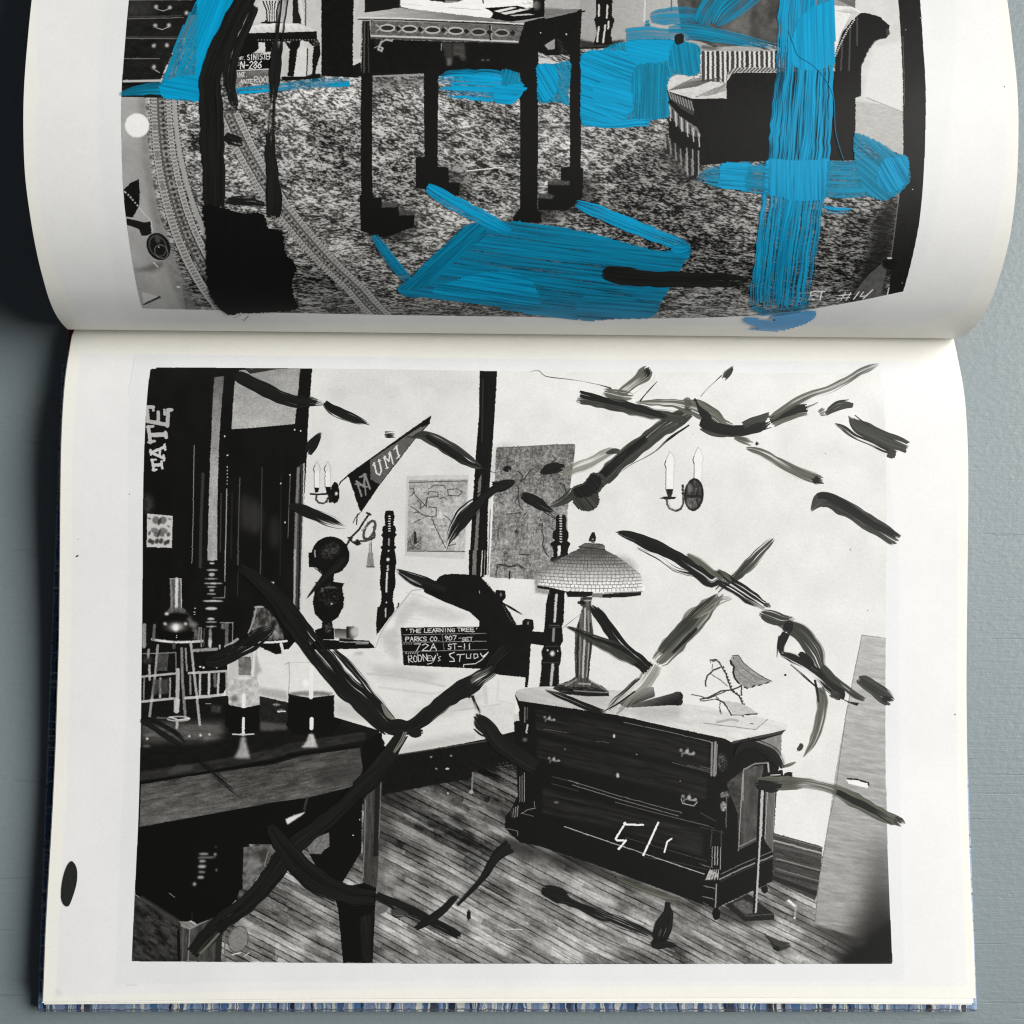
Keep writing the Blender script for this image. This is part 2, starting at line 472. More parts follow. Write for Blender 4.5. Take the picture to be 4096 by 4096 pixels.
    L("A2 392 1090 378 1932 B2 370 480", 8, 12); L("B2 398 0 384 500", 5, 200)
    # left wall lamp
    for x in (520, 603):
        P(f"A2 {x-23} 1130 {x+18} 1130 {x+16} 1254 {x-23} 1254", 238); L(f"A2 {x-24} 1130 {x-25} 1254", 5, 95, .9); L(f"A2 {x+18} 1140 {x+16} 1254", 4, 175, .8)
        L(f"A2 {x-22} 1135 {x-32} 1112 {x-20} 1085 {x-2} 1052 {x+14} 1085 {x+24} 1115 {x+14} 1138", 5, 165, .9); L(f"A2 {x-22} 1135 {x-32} 1112 {x-22} 1085", 6, 60, .9)
    P("A2 495 1255 537 1255 530 1278 527 1295 500 1295 500 1275", BK); P("A2 580 1250 626 1250 626 1300 592 1300 588 1275", BK)
    L("A2 466 1304 520 1308 575 1304", 13, BK); L("A2 560 1306 630 1302", 13, BK)
    E("A2 658 1296", 34, 84, BK); E("A2 667 1303", 12, 14, 225, soft=3); L("A2 512 1312 508 1345 530 1372 565 1378 592 1365 600 1335", 13, 60, soft=3)
    P("A2 600 1300 640 1310 640 1370 610 1375", 25); L("A2 690 1232 700 1210 752 1168", 9, 25)
    # pennant
    P("A2 750 1160 1390 705 1402 698 1390 760 1270 890 1000 1240 860 1445 845 1425 765 1180", BK)
    P("A2 928 1045 1320 782 1335 800 1000 1232 930 1190", 92, tex=t_noise(14, 3, 3, 0, 2))
    P("A2 1230 850 1330 790 1372 770 1265 880", 105)
    c.text("S6 1058 535 1145 478 1010 352", "U", 21, 224); c.text("S6 1192 430 1296 352 1150 262", "M", 19, 224); c.text("S6 1325 290 1400 235 1290 148", "I", 24, 224)
    L("S6 1000 385 1035 350", 16, 220); L("S6 1075 330 1112 312", 16, 220); L("S6 1148 280 1180 255", 14, 220); L("S6 1215 225 1250 205", 14, 220); L("S6 1180 430 1215 412", 14, 220); L("S6 1290 165 1345 105", 16, 220); L("S6 1330 285 1375 240", 16, 220)
    c.text("S6 835 815 985 690 765 610", "M", 27, 134); L("S6 820 545 905 505", 22, 132); L("S6 760 640 960 690", 18, 132); L("S6 880 500 905 790", 20, 132)
    L("A2 850 1448 812 1490 795 1528", 6, 40); L("A2 828 1460 822 1540", 9, 25)
    # bugle with its tassel
    L("A2 922 1455 890 1500 840 1580 775 1645", 15, 40, tex=t_noise(40, 3, 3)); L("A2 900 1450 930 1465", 14, 30)
    E("A2 922 1585", 36, 78, 75, rot=24, ring=20, soft=3); L("A2 955 1560 960 1640 900 1665 850 1670", 18, 70, tex=t_noise(50, 3, 3))
    P("A2 752 1640 790 1635 840 1660 862 1692 830 1706 792 1685", 30); E("A2 806 1652", 15, 22, 235, rot=30, soft=4); L("A2 775 1650 745 1700", 16, 40)
    L("A2 862 1585 900 1560", 10, 150); L("A2 880 1640 940 1660", 10, 50)
    L("A2 930 1680 928 1760", 26, 190); L("A2 938 1680 935 1765", 6, 70); L("A2 922 1690 918 1760", 4, 120)
    P("A2 912 1760 950 1760 958 1868 900 1866", 135, tex=t_noise(30, 2, 12)); L("A2 900 1868 958 1868", 8, 60)
    # black clockwork bust on its stand
    E("A2 622 1780", 148, 147, BK); P("A2 455 1760 520 1750 530 1875 455 1870", BK); P("B2 470 120 545 165 600 185 660 180 560 190", 40)
    sp = t_noise(85, 4, 4, 20, 4, 3)
    E("A2 620 1745", 75, 50, 60, .75, rot=-30, soft=14, tex=sp); L("A2 500 1740 502 1790", 8, 190)
    P("B2 560 178 650 182 645 245 585 245", BK); P("B2 500 250 585 235 730 258 712 290 728 370 722 440 680 520 630 555 560 555 500 490 487 400 500 310 520 270", BK)
    E("B2 610 350", 85, 90, 26, .8, soft=10, tex=t_noise(60, 3, 3, 0, 7, 2)); E("B2 620 290", 50, 8, 110, .7, soft=4); E("B2 630 415", 10, 8, 160); E("B2 560 310", 10, 20, 120, .7, soft=4)
    P("B2 560 550 635 555 640 600 650 610 650 690 520 690 500 620 555 600", BK); E("B2 600 600", 30, 40, 50, .8, soft=6, tex=sp)
    P("B2 650 606 760 612 760 690 650 680", 120, g=("B2 700 606 700 690", 60, 165)); P("B2 745 592 800 588 838 605 846 635 835 665 790 692 745 680", 90, g=("B2 750 640 840 640", 30, 210))
    E("B2 805 630", 30, 34, 200, .8, soft=8); L("B2 652 600 652 690", 5, 200); P("B2 690 680 800 690 810 705 690 715", 60)
    P("B2 520 690 690 700 690 690 920 700 965 755 690 768 540 768 420 770", BK); L("B2 690 706 915 712", 7, 190); L("B2 820 722 910 722", 12, 130); P("B2 690 735 950 752 965 758 690 766", BK)
    # turned bed post in the middle
    prof = [(1435, 1078, 28), (1450, 1078, 34), (1480, 1078, 40), (1520, 1077, 34), (1545, 1076, 32), (1560, 1075, 50), (1585, 1075, 54), (1605, 1074, 48), (1622, 1073, 62), (1640, 1072, 46), (1705, 1070, 46),
            (1716, 1070, 66), (1735, 1069, 48), (1780, 1068, 58), (1830, 1067, 64), (1875, 1066, 58), (1932, 1065, 56), (1992, 1064, 62), (2040, 1063, 56), (2060, 1062, 48), (2130, 1060, 44), (2190, 1057, 60), (2250, 1055, 62),
            (2290, 1053, 46), (2302, 1052, 62), (2340, 1050, 58)]
    lft = " ".join(f"{x-w} {y*1.0:.0f}" for y, x, w in prof); rgt = " ".join(f"{x+w} {y:.0f}" for y, x, w in prof[::-1])
    off = 1738.8                                     # A2 rows continue in the close-up below
    P("A2 " + lft + " 985 2440 975 2300 980 2390 1000 2380 1108 2225 " + rgt, BK)
    P("B2 985 440 1108 450 1110 475 1060 545 1010 610 978 650 975 560", BK)
    for y in range(1478, 1610, 19):
        E(f"A2 1078 {y}", 11, 5, 215)
    L("A2 1072 1650 1071 1700", 12, 165, soft=3); E("A2 1070 1745", 8, 8, 190); E("A2 1068 1812", 13, 12, 235, soft=3); L("A2 1066 1860 1064 1885", 14, 190, dash=7)
    E("B2 1068 74", 12, 12, 230, soft=3); L("B2 1064 125 1063 150", 18, 190, dash=7); L("B2 1058 172 1052 320", 15, 215, soft=5); L("B2 1052 400 1050 420", 10, 200, dash=7); L("B2 1048 450 1046 515", 11, 190, soft=4)
    # wall map, left
    P("A2 1208 1168 1440 1160 1690 1158 1682 1400 1657 1808 1430 1798 1195 1785", 203, tex=t_noise(8, 20, 20))
    mp = t_add(t_noise(26, 3, 6, 0, 11), t_noise(26, 14, 9, 0, 5), t_noise(12, 1.6, 1.6, 0, 6))
    P("A2 1230 1200 1682 1190 1668 1500 1658 1755 1212 1752 1222 1400", 170, tex=mp)
    P("A2 1380 1420 1640 1330 1650 1740 1400 1745", 200, .6, soft=40, tex=mp)
    for s in ("A2 1228 1215 1290 1215 1450 1208 1680 1205", "A2 1235 1265 1262 1262 1270 1290 1240 1320", "A2 1380 1265 1420 1235 1500 1240 1510 1262", "A2 1375 1310 1380 1285 1450 1290 1455 1325 1375 1330", "A2 1525 1270 1600 1265 1640 1290 1610 1320 1530 1315 1525 1270",
              "A2 1260 1290 1300 1340 1360 1400", "A2 1290 1350 1320 1380 1310 1420 1350 1390 1370 1340", "A2 1265 1450 1300 1445 1330 1465 1390 1480 1435 1475 1440 1410 1380 1405", "A2 1410 1500 1430 1560 1450 1600 1480 1660 1510 1720", "A2 1500 1470 1540 1500 1560 1530",
              "A2 1370 1330 1362 1400", "A2 1460 1340 1500 1330 1520 1350", "A2 1270 1520 1380 1470", "A2 1215 1745 1660 1750", "A2 1530 1705 1590 1690", "A2 1240 1400 1300 1440"):
        L(s, 7, 60, .85, soft=2)
    P("A2 1215 1700 1225 1640 1255 1620 1270 1580 1290 1640 1325 1640 1325 1740 1215 1738", 105, .85, tex=t_noise(70, 3, 3, 0, 3)); P("A2 1270 1590 1285 1600 1290 1690 1265 1690", 40)
    for i in range(60):
        r = random.Random(300 + i); x = r.uniform(1240, 1640); y = r.uniform(1215, 1730); q = [(x, y)]
        for _ in range(r.randint(2, 5)):
            x += r.uniform(-26, 30); y += r.uniform(-16, 18); q.append((min(max(x, 1232), 1655), min(max(y, 1205), 1745)))
        L("A2 " + " ".join(f"{a:.0f} {b:.0f}" for a, b in q), r.uniform(3, 6), r.choice((70, 95, 120, 215)), r.uniform(.4, .8))
    # tall post between the maps
    P("A2 1775 352 1910 354 1890 700 1870 1000 1840 1400 1830 1932 1690 1932 1715 1500 1745 1000 1770 700", BK, tex=t_noise(10, 2, 40))
    P("A2 1838 1420 1870 1080 1885 1080 1862 1450 1850 1932 1832 1932", 222); P("A2 1765 1200 1790 1150 1772 1500 1750 1932 1722 1932", 112, tex=t_noise(18, 2, 30))
    P("B2 1690 0 1830 0 1812 205 1785 215 1690 200", BK); P("B2 1722 0 1752 0 1748 195 1716 190", 112, tex=t_noise(18, 2, 30)); P("B2 1792 0 1800 0 1790 200 1780 205", 200); L("B2 1815 0 1808 205", 4, 190)
    L("A2 1800 420 1790 900", 10, 60, .7, soft=4); L("A2 1855 1420 1838 1932", 4, 40)
    # wall map, right
    m2 = t_add(t_noise(40, 3, 7, 0, 21), t_noise(34, 7, 3, 0, 22), t_noise(26, 30, 30, 0, 23), t_noise(14, 1.5, 1.5, 0, 24))
    P("A3 165 945 400 935 560 925 775 918 770 1000 748 1150 735 1250 715 1450 712 1900 B3 570 100 565 232 330 222 114 210 118 0 A3 118 1900 140 1400", 135, g=("A3 300 940 300 1932", 116, 144), tex=m2)
    for s in ("A3 330 1130 370 1160 350 1210 375 1190 430 1120 450 1110", "A3 320 1240 335 1260 330 1330 345 1400 370 1430", "A3 330 1330 310 1360", "A3 500 1480 520 1530 515 1590 530 1640 520 1700 545 1760 570 1790", "A3 180 1560 175 1630", "A3 240 1060 300 1050", "A3 600 1010 620 1040 590 1060",
              "A3 660 1220 690 1240 700 1290", "A3 440 1340 520 1340", "A3 340 1770 420 1775", "A3 170 1850 230 1845 260 1870 330 1845 360 1880", "A3 160 1932 170 1860", "B3 165 140 200 115 250 125 290 125 350 120 380 140", "A3 250 1460 350 1450"):
        L(s, 9, 38, .8, soft=2)
    E("A3 320 1595", 14, 12, 40, soft=3); E("B3 266 192", 7, 38, 25)
    P("A3 165 945 300 945 230 1100 150 1200", 105, .5, soft=40, tex=m2)
    for i in range(80):
        r = random.Random(500 + i); x = r.uniform(170, 660); y = r.uniform(960, 1900); q = [(x, y)]
        for _ in range(r.randint(2, 5)):
            x += r.uniform(-30, 34); y += r.uniform(-24, 30); q.append((min(max(x, 160), 700), y))
        L("A3 " + " ".join(f"{a:.0f} {b:.0f}" for a, b in q), r.uniform(4, 8), r.choice((40, 55, 75, 190)), r.uniform(.35, .75))
    # right bed post, upper run
    pr = [(1465, 32), (1485, 42), (1575, 42), (1590, 55), (1605, 70), (1640, 70), (1665, 55), (1688, 86), (1705, 82), (1712, 70), (1760, 60), (1810, 60), (1932, 70)]
    P("A3 " + " ".join(f"{668-w} {y}" for y, w in pr) + " " + " ".join(f"{668+w*0.8:.0f} {y}" for y, w in pr[::-1]), BK)
    P("A3 640 1705 664 1705 660 1780 636 1790", 225); P("A3 585 1800 640 1770 640 1830 580 1830", BK)
    for y in range(1475, 1690, 20):
        E(f"A3 663 {y}", 11, 6, 200)
    # right wall lamp
    for x, y0, y1 in ((1505, 975, 1268), (1722, 942, 1252)):
        P(f"A3 {x-28} {y0+125} {x+30} {y0+125} {x+28} {y1} {x-30} {y1}", 240); L(f"A3 {x-30} {y0+125} {x-32} {y1}", 6, 90, .9); L(f"A3 {x+30} {y0+130} {x+27} {y1}", 5, 195, .8)
        P(f"A3 {x-28} {y0+125} {x-38} {y0+95} {x-22} {y0+50} {x} {y0} {x+26} {y0+35} {x+42} {y0+90} {x+28} {y0+125}", 238, sm=True); L(f"A3 {x-28} {y0+130} {x-39} {y0+98} {x-24} {y0+50} {x} {y0}", 5, 150, .9, soft=2); L(f"A3 {x} {y0} {x+26} {y0+35} {x+42} {y0+90} {x+28} {y0+130}", 5, 190, .9, soft=2); L(f"A3 {x-32} {y0+128} {x-40} {y0+98} {x-32} {y0+72}", 7, 60, .9)
    E("A3 1690 1310", 72, 124, 62, rot=4, tex=t_noise(50, 4, 9)); E("A3 1690 1310", 68, 120, 18, rot=4, ring=16, soft=4); E("A3 1670 1370", 34, 50, 110, .8, soft=8, tex=t_noise(60, 3, 8)); E("A3 1655 1260", 14, 40, 120, .8, soft=6)
    P("A3 1475 1268 1532 1268 1526 1298 1515 1330 1490 1330 1482 1300", 40, tex=t_noise(60, 3, 12)); P("A3 1686 1250 1752 1250 1748 1290 1740 1320 1700 1320 1690 1290", 60, tex=t_noise(70, 3, 12)); P("A3 1422 1338 1470 1326 1558 1330 1540 1345 1470 1350", 25); P("A3 1610 1318 1700 1312 1764 1318 1750 1334 1660 1336", 25); L("A3 1480 1345 1482 1380 1500 1415 1545 1436 1590 1420 1608 1380 1606 1240", 15, 70, soft=3, tex=t_noise(50, 4, 4)); L("A3 1490 1355 1510 1405 1548 1424", 5, 190); L("A3 1604 1240 1606 1300", 20, 45, dash=9)
    # headboard
    P("B2 1335 300 1350 258 1440 235 1465 205 1505 188 1560 183 1690 190 1800 208 B3 50 212 152 330 165 308 235 314 236 372 212 395 260 470 325 580 365 575 368 545 395 530 450 540 455 605 440 628 530 634 545 560 540 740 432 724 416 980 406 1062 385 1062 390 985 190 965 0 905 "
      "B2 1800 900 1180 880 1165 600 1770 592 1772 548 1700 480 1500 400 1340 322", BK, tex=t_noise(3, 20, 20))
    L("B3 62 228 100 262 155 335", 6, 120, dash=8); L("B3 212 420 260 520 310 578", 5, 110, dash=8); E("B3 200 345", 6, 16, 150, soft=3); E("B3 410 565", 7, 14, 150, soft=3); P("B3 0 520 30 545 28 588 0 590", 225); E("B3 15 600", 8, 10, 210)
    L("B2 1772 312 1773 332", 5, 190)
    # pillow and bed
    wb = t_add(t_noise(6, 40, 25, 20, 31), t_noise(4, 3, 3, 0, 32))
    P("B2 965 762 985 650 1115 475 1250 310 1340 300 1345 325 1500 400 1700 480 1770 548 1768 592 1165 600 1185 885", 231, tex=wb)
    L("B2 968 755 1010 640 1115 478 1250 312 1338 300", 9, 165, .7, soft=5)
    BED = ("B1 1560 770 1810 745 1932 800 B2 60 740 130 770 220 808 330 775 540 770 965 765 1180 888 1830 922 B3 0 915 190 965 390 990 385 1062 322 1080 312 1180 305 1405 120 1450 B2 1840 1470 1130 1590 1040 1500 990 1395 650 1290 300 1180 80 1130 B1 1932 1160 1820 1132 1570 1130")
    P(BED, 225, tex=wb)
    L("B2 1250 310 1170 420 1040 590", 5, 175, .7, soft=4); L("B2 1150 410 1135 445", 10, 40)
    for s, w, v, a in (("B2 900 955 1150 975 1500 1050", 16, 196, .8), ("B2 950 920 1130 940 1300 1000", 10, 200, .7), ("B2 1000 1060 1400 1110 1560 1090", 18, 200, .6), ("B2 1560 1240 1700 1225 1932 1190", 12, 185, .8), ("B2 1820 1050 1832 1190", 14, 195, .7),
                       ("B2 1210 330 1320 350 1420 400", 12, 205, .7), ("B2 1250 470 1400 440 1560 480", 16, 205, .7), ("B2 1100 620 1180 690 1050 780", 22, 208, .7), ("B2 1190 520 1330 540", 10, 208, .6), ("B3 60 1000 75 1180", 16, 195, .6), ("B3 180 1010 170 1160 300 1190", 14, 205, .6)):
        L(s, w, v, a, soft=w * .7)
    for q, v, a in (("B2 1130 480 1250 360 1330 380 1240 520 1120 640", 194, .8), ("B2 1250 400 1480 430 1700 520 1560 560 1300 500", 200, .8), ("B2 1000 640 1150 600 1160 880 1060 800", 188, .75), ("B2 900 880 1170 900 1500 960 1400 1020 1000 990", 190, .75), ("B2 720 1180 1100 1250 1240 1290 1000 1300", 198, .7),
                    ("B2 1250 1250 1600 1090 1830 1100 1700 1230 1400 1320", 196, .7), ("B2 1150 1520 1500 1440 1840 1400 1840 1465 1140 1580", 188, .8), ("B2 650 1150 800 1200 960 1330 660 1280", 190, .7), ("B2 680 860 880 840 960 930 760 930", 212, .6)):
        P(q, v, a, soft=22, tex=t_noise(9, 30, 7, 12, 9))
    E("B2 840 800", 40, 14, 175, .7, soft=8); P("B2 60 1060 280 1090 300 1170 80 1125", 165, .8, soft=12, tex=t_noise(16, 3, 3)); E("B2 240 1230", 60, 20, 150, .6, soft=10)
    P("B3 0 1195 305 1200 305 1405 0 1500", 215, .8, soft=10, tex=t_noise(10, 8, 8, 0, 4))
    # slate held by the headboard
    P("B2 1168 600 1770 592 1850 600 1850 925 1830 920 1190 890", 12)
    for s, v in (("S1 640 160 1555 145", 175), ("S1 640 245 1560 232", 185), ("S1 640 348 1570 324", 175), ("S1 1070 158 1078 245", 150), ("S1 1085 255 1090 325", 160), ("S1 612 90 648 505", 120)):
        L(s, 6, v, .9, soft=1)
    c.text("S1 660 138 842 138 660 98", "'THE", 9, 222); c.text("S1 872 134 1215 130 872 92", "LEARNING", 9, 222); c.text("S1 1235 126 1480 124 1235 86", "TREE'", 9, 222)
    c.text("S1 665 234 905 230 665 186", "PARKS", 9, 220); c.text("S1 935 230 1060 228 935 182", "CO.", 9, 220); c.text("S1 1095 224 1230 220 1095 174", "907", 9, 220); c.text("S1 1245 220 1290 220 1245 176", "-", 8, 200); c.text("S1 1288 232 1412 226 1288 192", "SET", 8, 210)
    c.text("S1 755 338 1020 334 755 262", "72A", 10, 220); c.text("S1 1130 322 1400 318 1130 262", "ST-11", 10, 220)
    for s in ("S1 648 262 735 262", "S1 670 358 805 358", "S1 665 368 800 368"):
        L(s, 8, 190, dash=6)
    c.text("S1 700 470 915 445 690 395", "RODN", 9, 222); c.text("S1 905 450 960 445 900 395", "E", 9, 222); L("S1 955 400 970 440 1000 385 985 440 955 475 910 485", 9, 222); L("S1 1020 365 1018 390", 8, 222); L("S1 1055 400 1030 410 1050 440 1025 452", 8, 222)
    L("S1 1205 355 1150 375 1160 400 1200 425 1205 455 1155 455", 11, 225); L("S1 1235 385 1315 375", 10, 225); L("S1 1270 382 1265 455", 10, 225); L("S1 1340 375 1338 420 1385 420 1388 370", 9, 225); L("S1 1420 372 1425 425 1470 405 1460 375 1420 372", 9, 225)
    L("S1 1490 365 1520 405 1580 352 1510 435 1440 480 1310 490 1305 515", 10, 225)
    # bed side in shade, the floor boards
    fl = t_add(t_boards(), t_noise(14, 2, 2, 0, 43), t_noise(10, 2.0, 7, 0, 47))
    P("B2 1000 1480 1130 1590 B3 300 1420 420 1932 C3 900 600 1500 850 1830 1000 C4 500 1000 900 1000 1000 1470 C1 820 1460 B1 880 1700", 14)
    P("C2 880 200 1400 40 B3 330 1700 C3 400 480 1480 860 1830 1000 C4 130 1020 560 790 900 950 1487 1200 1490 1470 C1 820 1455 820 900 C1 1690 900 C2 0 500", 118, g=("C3 0 60 C3 0 900", 68, 136), tex=fl)
    P("B2 1020 1900 B3 330 1900 C3 300 560 C3 1480 900 1830 1030 C4 130 1030 560 800 900 950 1487 1200 1490 1470 C1 820 1455 820 900 C1 1690 900 C2 0 880", 118, g=("C3 0 60 C3 0 900", 68, 136), tex=fl)
    P("B3 0 1690 330 1640 400 1932 C3 300 250 230 420 0 330 C2 1400 60", 55, .9, soft=25, tex=fl)
    P("C2 1340 420 1600 430 1932 560 1932 640 1500 560", 50, .75, soft=25, tex=fl); P("C2 1100 520 1300 560 1390 740 1150 600", 60, .6, soft=20, tex=fl)
    P("C3 450 700 620 650 900 800 640 740", 55, .5, soft=20, tex=fl)
    for i in range(26):
        r = random.Random(i); x = r.uniform(-100, 1932); y = r.uniform(560, 1440); ln = r.uniform(90, 420); v = r.choice((60, 70, 80, 185, 195, 205)); sl_ = r.uniform(.42, .58)
        L(f"C3 {x:.0f} {y:.0f} {x+ln*.5:.0f} {y+ln*.5*sl_:.0f} {x+ln:.0f} {y+ln*sl_:.0f}", r.uniform(6, 16), v, r.uniform(.25, .6), soft=6)
    for i in range(10):
        r = random.Random(90 + i); x = r.uniform(1010, 1900); y = r.uniform(200, 1400); ln = r.uniform(80, 300); v = r.choice((55, 70, 80, 180, 195))
        L(f"C2 {x:.0f} {y:.0f} {x+ln:.0f} {y+ln*.54:.0f}", r.uniform(6, 18), v, r.uniform(.25, .6), soft=7)
    P("C3 230 480 480 560 900 700 1480 910 1760 1020 1700 1060 1300 920 800 760 420 640 200 560", 30, .7, soft=26); P("C2 980 60 1300 60 1100 400 1030 900 970 1440 940 1440", 45, .55, soft=40); P("C2 620 900 720 1455 560 1455 500 1000", 45, .5, soft=40)
    P("C4 130 1040 350 960 600 1090 580 1160 330 1180 150 1120", 40, .6, soft=20); P("C4 885 1165 1300 1295 1250 1360 860 1230 700 1100 720 1050", 45, .6, soft=26)
    E("C2 1190 920", 75, 45, 160, .7, soft=8); L("C3 235 1197 365 1200", 6, 215)
    P("B2 1110 1585 1840 1470 B3 120 1450 305 1402 330 1640 0 1700 B2 1700 1770 1440 1810 1020 1895 1030 1500", 16, tex=t_noise(5, 6, 6))
    L("B2 1110 1585 1840 1472", 10, 90, .7, soft=6); E("B2 1400 1600 B2 1440 1690 B2 1555 1590", 10, 8, 150, .8); E("B2 1525 1690", 16, 8, 190)
    L("B2 1720 1720 1712 1870", 14, 130, .9, soft=5); E("B2 1710 1870", 16, 16, 170, soft=4); E("B2 1528 1880", 8, 8, 170)
    for i in range(12):
        L(f"B3 {180+i*8} {1650+i*20} {330+i*6} {1632+i*24}", 6, 120, .55, dash=10)
    # dresser: pale top, black carved front, shaded side
    P("B3 305 1112 335 1076 500 1055 690 1075 1035 1080 1200 1090 1400 1140 1605 1185 1932 1230 B4 0 1210 450 1290 678 1342 668 1385 240 1480 B3 1932 1455 1500 1362 1100 1272 340 1165", 205, g=("B3 350 1100 B4 500 1380", 190, 222), tex=t_add(t_noise(12, 50, 8, 12, 51), t_noise(7, 3, 3, 0, 52)))
    P("B3 1180 1225 1590 1205 1590 1290 1300 1300", 178, .8, soft=20, tex=t_noise(10, 14, 4)); P("B3 720 1120 1035 1130 1000 1200 800 1180", 178, .6, soft=18)
    P("B3 305 1112 340 1165 1100 1275 1500 1366 1932 1458 B4 240 1485 665 1388 630 1425 590 1900 C4 562 600 585 640 580 760 540 800 200 990 130 1040 20 1000 C3 1830 1040 1760 1010 1480 905 900 690 480 552 350 530 230 420 235 330 290 250 B3 330 1900 320 1640 300 1330 345 1240", 13, tex=t_noise(3, 10, 10))
    P("C4 130 1030 200 990 540 800 580 760 560 830 200 1000", 16)
    P("B4 400 1488 632 1424 626 1600 560 1545 440 1495", 135, tex=t_noise(16, 3, 20)); P("B4 250 1478 640 1395 655 1392 640 1415 250 1498", 60)
    P("B4 205 1800 335 1700 320 1932 C4 300 590 290 300 215 110", 62, tex=t_noise(26, 8, 14, 60, 5)); P("B4 340 1690 490 1660 480 1932 C4 470 480 310 560 330 0", 70, tex=t_noise(20, 10, 20, 0, 7)); P("B4 520 1860 590 1870 C4 585 140 562 600 500 520 505 100", 95, tex=t_noise(20, 4, 30))
    for s, w, v in (("B4 335 1700 330 1932", 10, 150), ("C4 330 0 312 300 296 590", 9, 165), ("C4 440 500 300 572", 22, 85), ("C4 440 492 300 560", 7, 150), ("C4 485 110 470 480", 15, 210), ("C4 520 130 500 500", 8, 170), ("C4 160 772 330 690 570 590", 8, 120),
                    ("C4 150 812 330 725 580 622", 12, 150), ("C4 155 830 330 745 580 640", 6, 60), ("B4 340 1692 430 1650 525 1642", 12, 150), ("C4 575 140 560 590", 4, 160)):
        L(s, w, v, .85, soft=2, dash=None)
    for q in ("B3 470 1230 1090 1340 1800 1500 1800 1690 1100 1540 470 1400", "B3 480 1450 1100 1585 1790 1745 1790 1932 1100 1760 480 1620", "C3 520 110 1100 260 1760 440 1760 640 1100 430 520 300"):
        P(q, 27, .95, soft=10, tex=t_add(t_noise(16, 70, 6, 13, 9), t_noise(7, 30, 2, 13, 10)))
    for s, w, v in (("B3 530 1382 720 1412", 7, 110), ("B3 1150 1330 1500 1405 1830 1482", 7, 165), ("B3 940 1475 1035 1490", 6, 120), ("B3 1520 1640 1830 1722", 6, 130), ("B3 1640 1660 1810 1705", 6, 140), ("C3 600 20 800 70", 6, 110), ("C3 725 48 1100 165 1600 300", 7, 165), ("C3 750 82 1100 190 1570 322", 7, 175),
                    ("C3 590 70 800 132", 5, 100), ("C3 1080 215 1400 300 1800 400", 6, 150), ("C3 1160 490 1400 560 1790 672", 5, 110), ("C3 1300 640 1600 690 1790 735", 5, 90), ("B4 0 1462 100 1488", 6, 150), ("B4 0 1670 80 1690", 6, 140), ("C4 0 300 120 360", 8, 90), ("C4 0 380 110 420", 6, 110), ("C4 0 410 180 450", 6, 90)):
        L(s, w * .9, v, .62, soft=1)
    L("C3 690 405 1100 545 1770 772", 7, 180, .95); L("C3 230 420 270 425 328 440 328 475", 5, 120)
    for s in ("B3 575 1305", "B3 1640 1565", "B3 610 1622", "C3 1655 190"):
        x, y = float(s.split()[1]), float(s.split()[2]); r = s.split()[0]; k = 1.0 if x > 1000 else .75
        for dx, dy, rx, ry, v in ((-48, -18, 14, 14, 150), (48, 8, 14, 14, 170), (0, -8, 16, 18, 190), (-20, 4, 20, 6, 150), (24, 12, 22, 7, 180), (4, -30, 4, 10, 150), (-40, 18, 7, 16, 140)):
            E(f"{r} {x+dx*k:.0f} {y+dy*k:.0f}", rx * k, ry * k, v, .85, soft=3)
        if r == "C3":
            L("C3 1592 190 1600 225 1690 245 1715 215", 8, 160)
    E("B3 1075 1438", 9, 16, 190, soft=2); E("B3 1105 1742 C3 1100 10", 9, 18, 190, soft=3); E("C3 628 218", 18, 8, 110, soft=3); E("B3 695 1540 B3 1250 1580 B3 1585 1785", 5, 5, 150)
    # dresser's carved corner columns
    for s, w, v in (("B3 385 1215 382 1330", 10, 130), ("B3 405 1215 400 1310", 8, 90), ("B3 345 1750 345 1932 C3 343 215", 5, 150), ("B3 362 1740 362 1932 C3 360 210", 5, 165), ("B3 380 1720 380 1932 C3 376 215", 5, 175), ("B3 405 1350 395 1410", 14, 215), ("C3 355 305 400 275 465 262", 6, 150), ("C3 360 300 450 325", 5, 130), ("C3 455 215 460 255", 5, 150),
                    ("C3 292 330 298 262", 6, 190), ("C3 308 330 314 255", 6, 205), ("C3 325 325 330 245", 6, 190), ("B4 92 1490 86 1740", 16, 150), ("B4 118 1485 108 1740", 18, 165), ("B4 132 1500 122 1735", 6, 190), ("C4 95 560 90 720", 6, 170), ("C4 115 560 112 700", 7, 205), ("C4 135 560 132 700", 7, 205), ("C4 158 565 155 740", 6, 190),
                    ("C4 125 850 118 1030", 11, 165), ("C4 25 860 110 885", 7, 150), ("C4 20 945 105 965", 7, 150), ("C4 205 170 200 410", 7, 120), ("C4 90 440 80 560", 9, 70), ("C4 165 440 160 560", 9, 70), ("C4 20 700 80 720", 6, 120), ("C4 0 690 40 715", 6, 100), ("C4 22 990 60 1010", 6, 90)):
        L(s, w, v, .85, soft=2)
    P("B3 300 1272 338 1262 342 1318 305 1325", 205); P("C4 75 735 140 770 140 805 40 820", 120, tex=t_noise(90, 3, 6, 60, 9))
    for i in range(5):
        L(f"C4 {45+i*22} 815 {78+i*16} 738", 7, 200, .85)
    E("C4 180 250", 22, 38, 150, soft=4, tex=t_noise(80, 4, 4)); E("C4 175 160", 20, 22, 110, soft=4, tex=t_noise(90, 3, 3)); E("B4 170 1640", 38, 70, 60, .8, soft=10, tex=t_noise(100, 3, 3, 0, 8)); E("B4 205 1890", 24, 24, 110, soft=6, tex=t_noise(90, 3, 3))
    E("B3 385 1465", 22, 14, 120, .8, soft=5, tex=t_noise(70, 3, 3)); E("C3 300 300", 30, 40, 70, .5, soft=8, tex=t_noise(80, 3, 3))
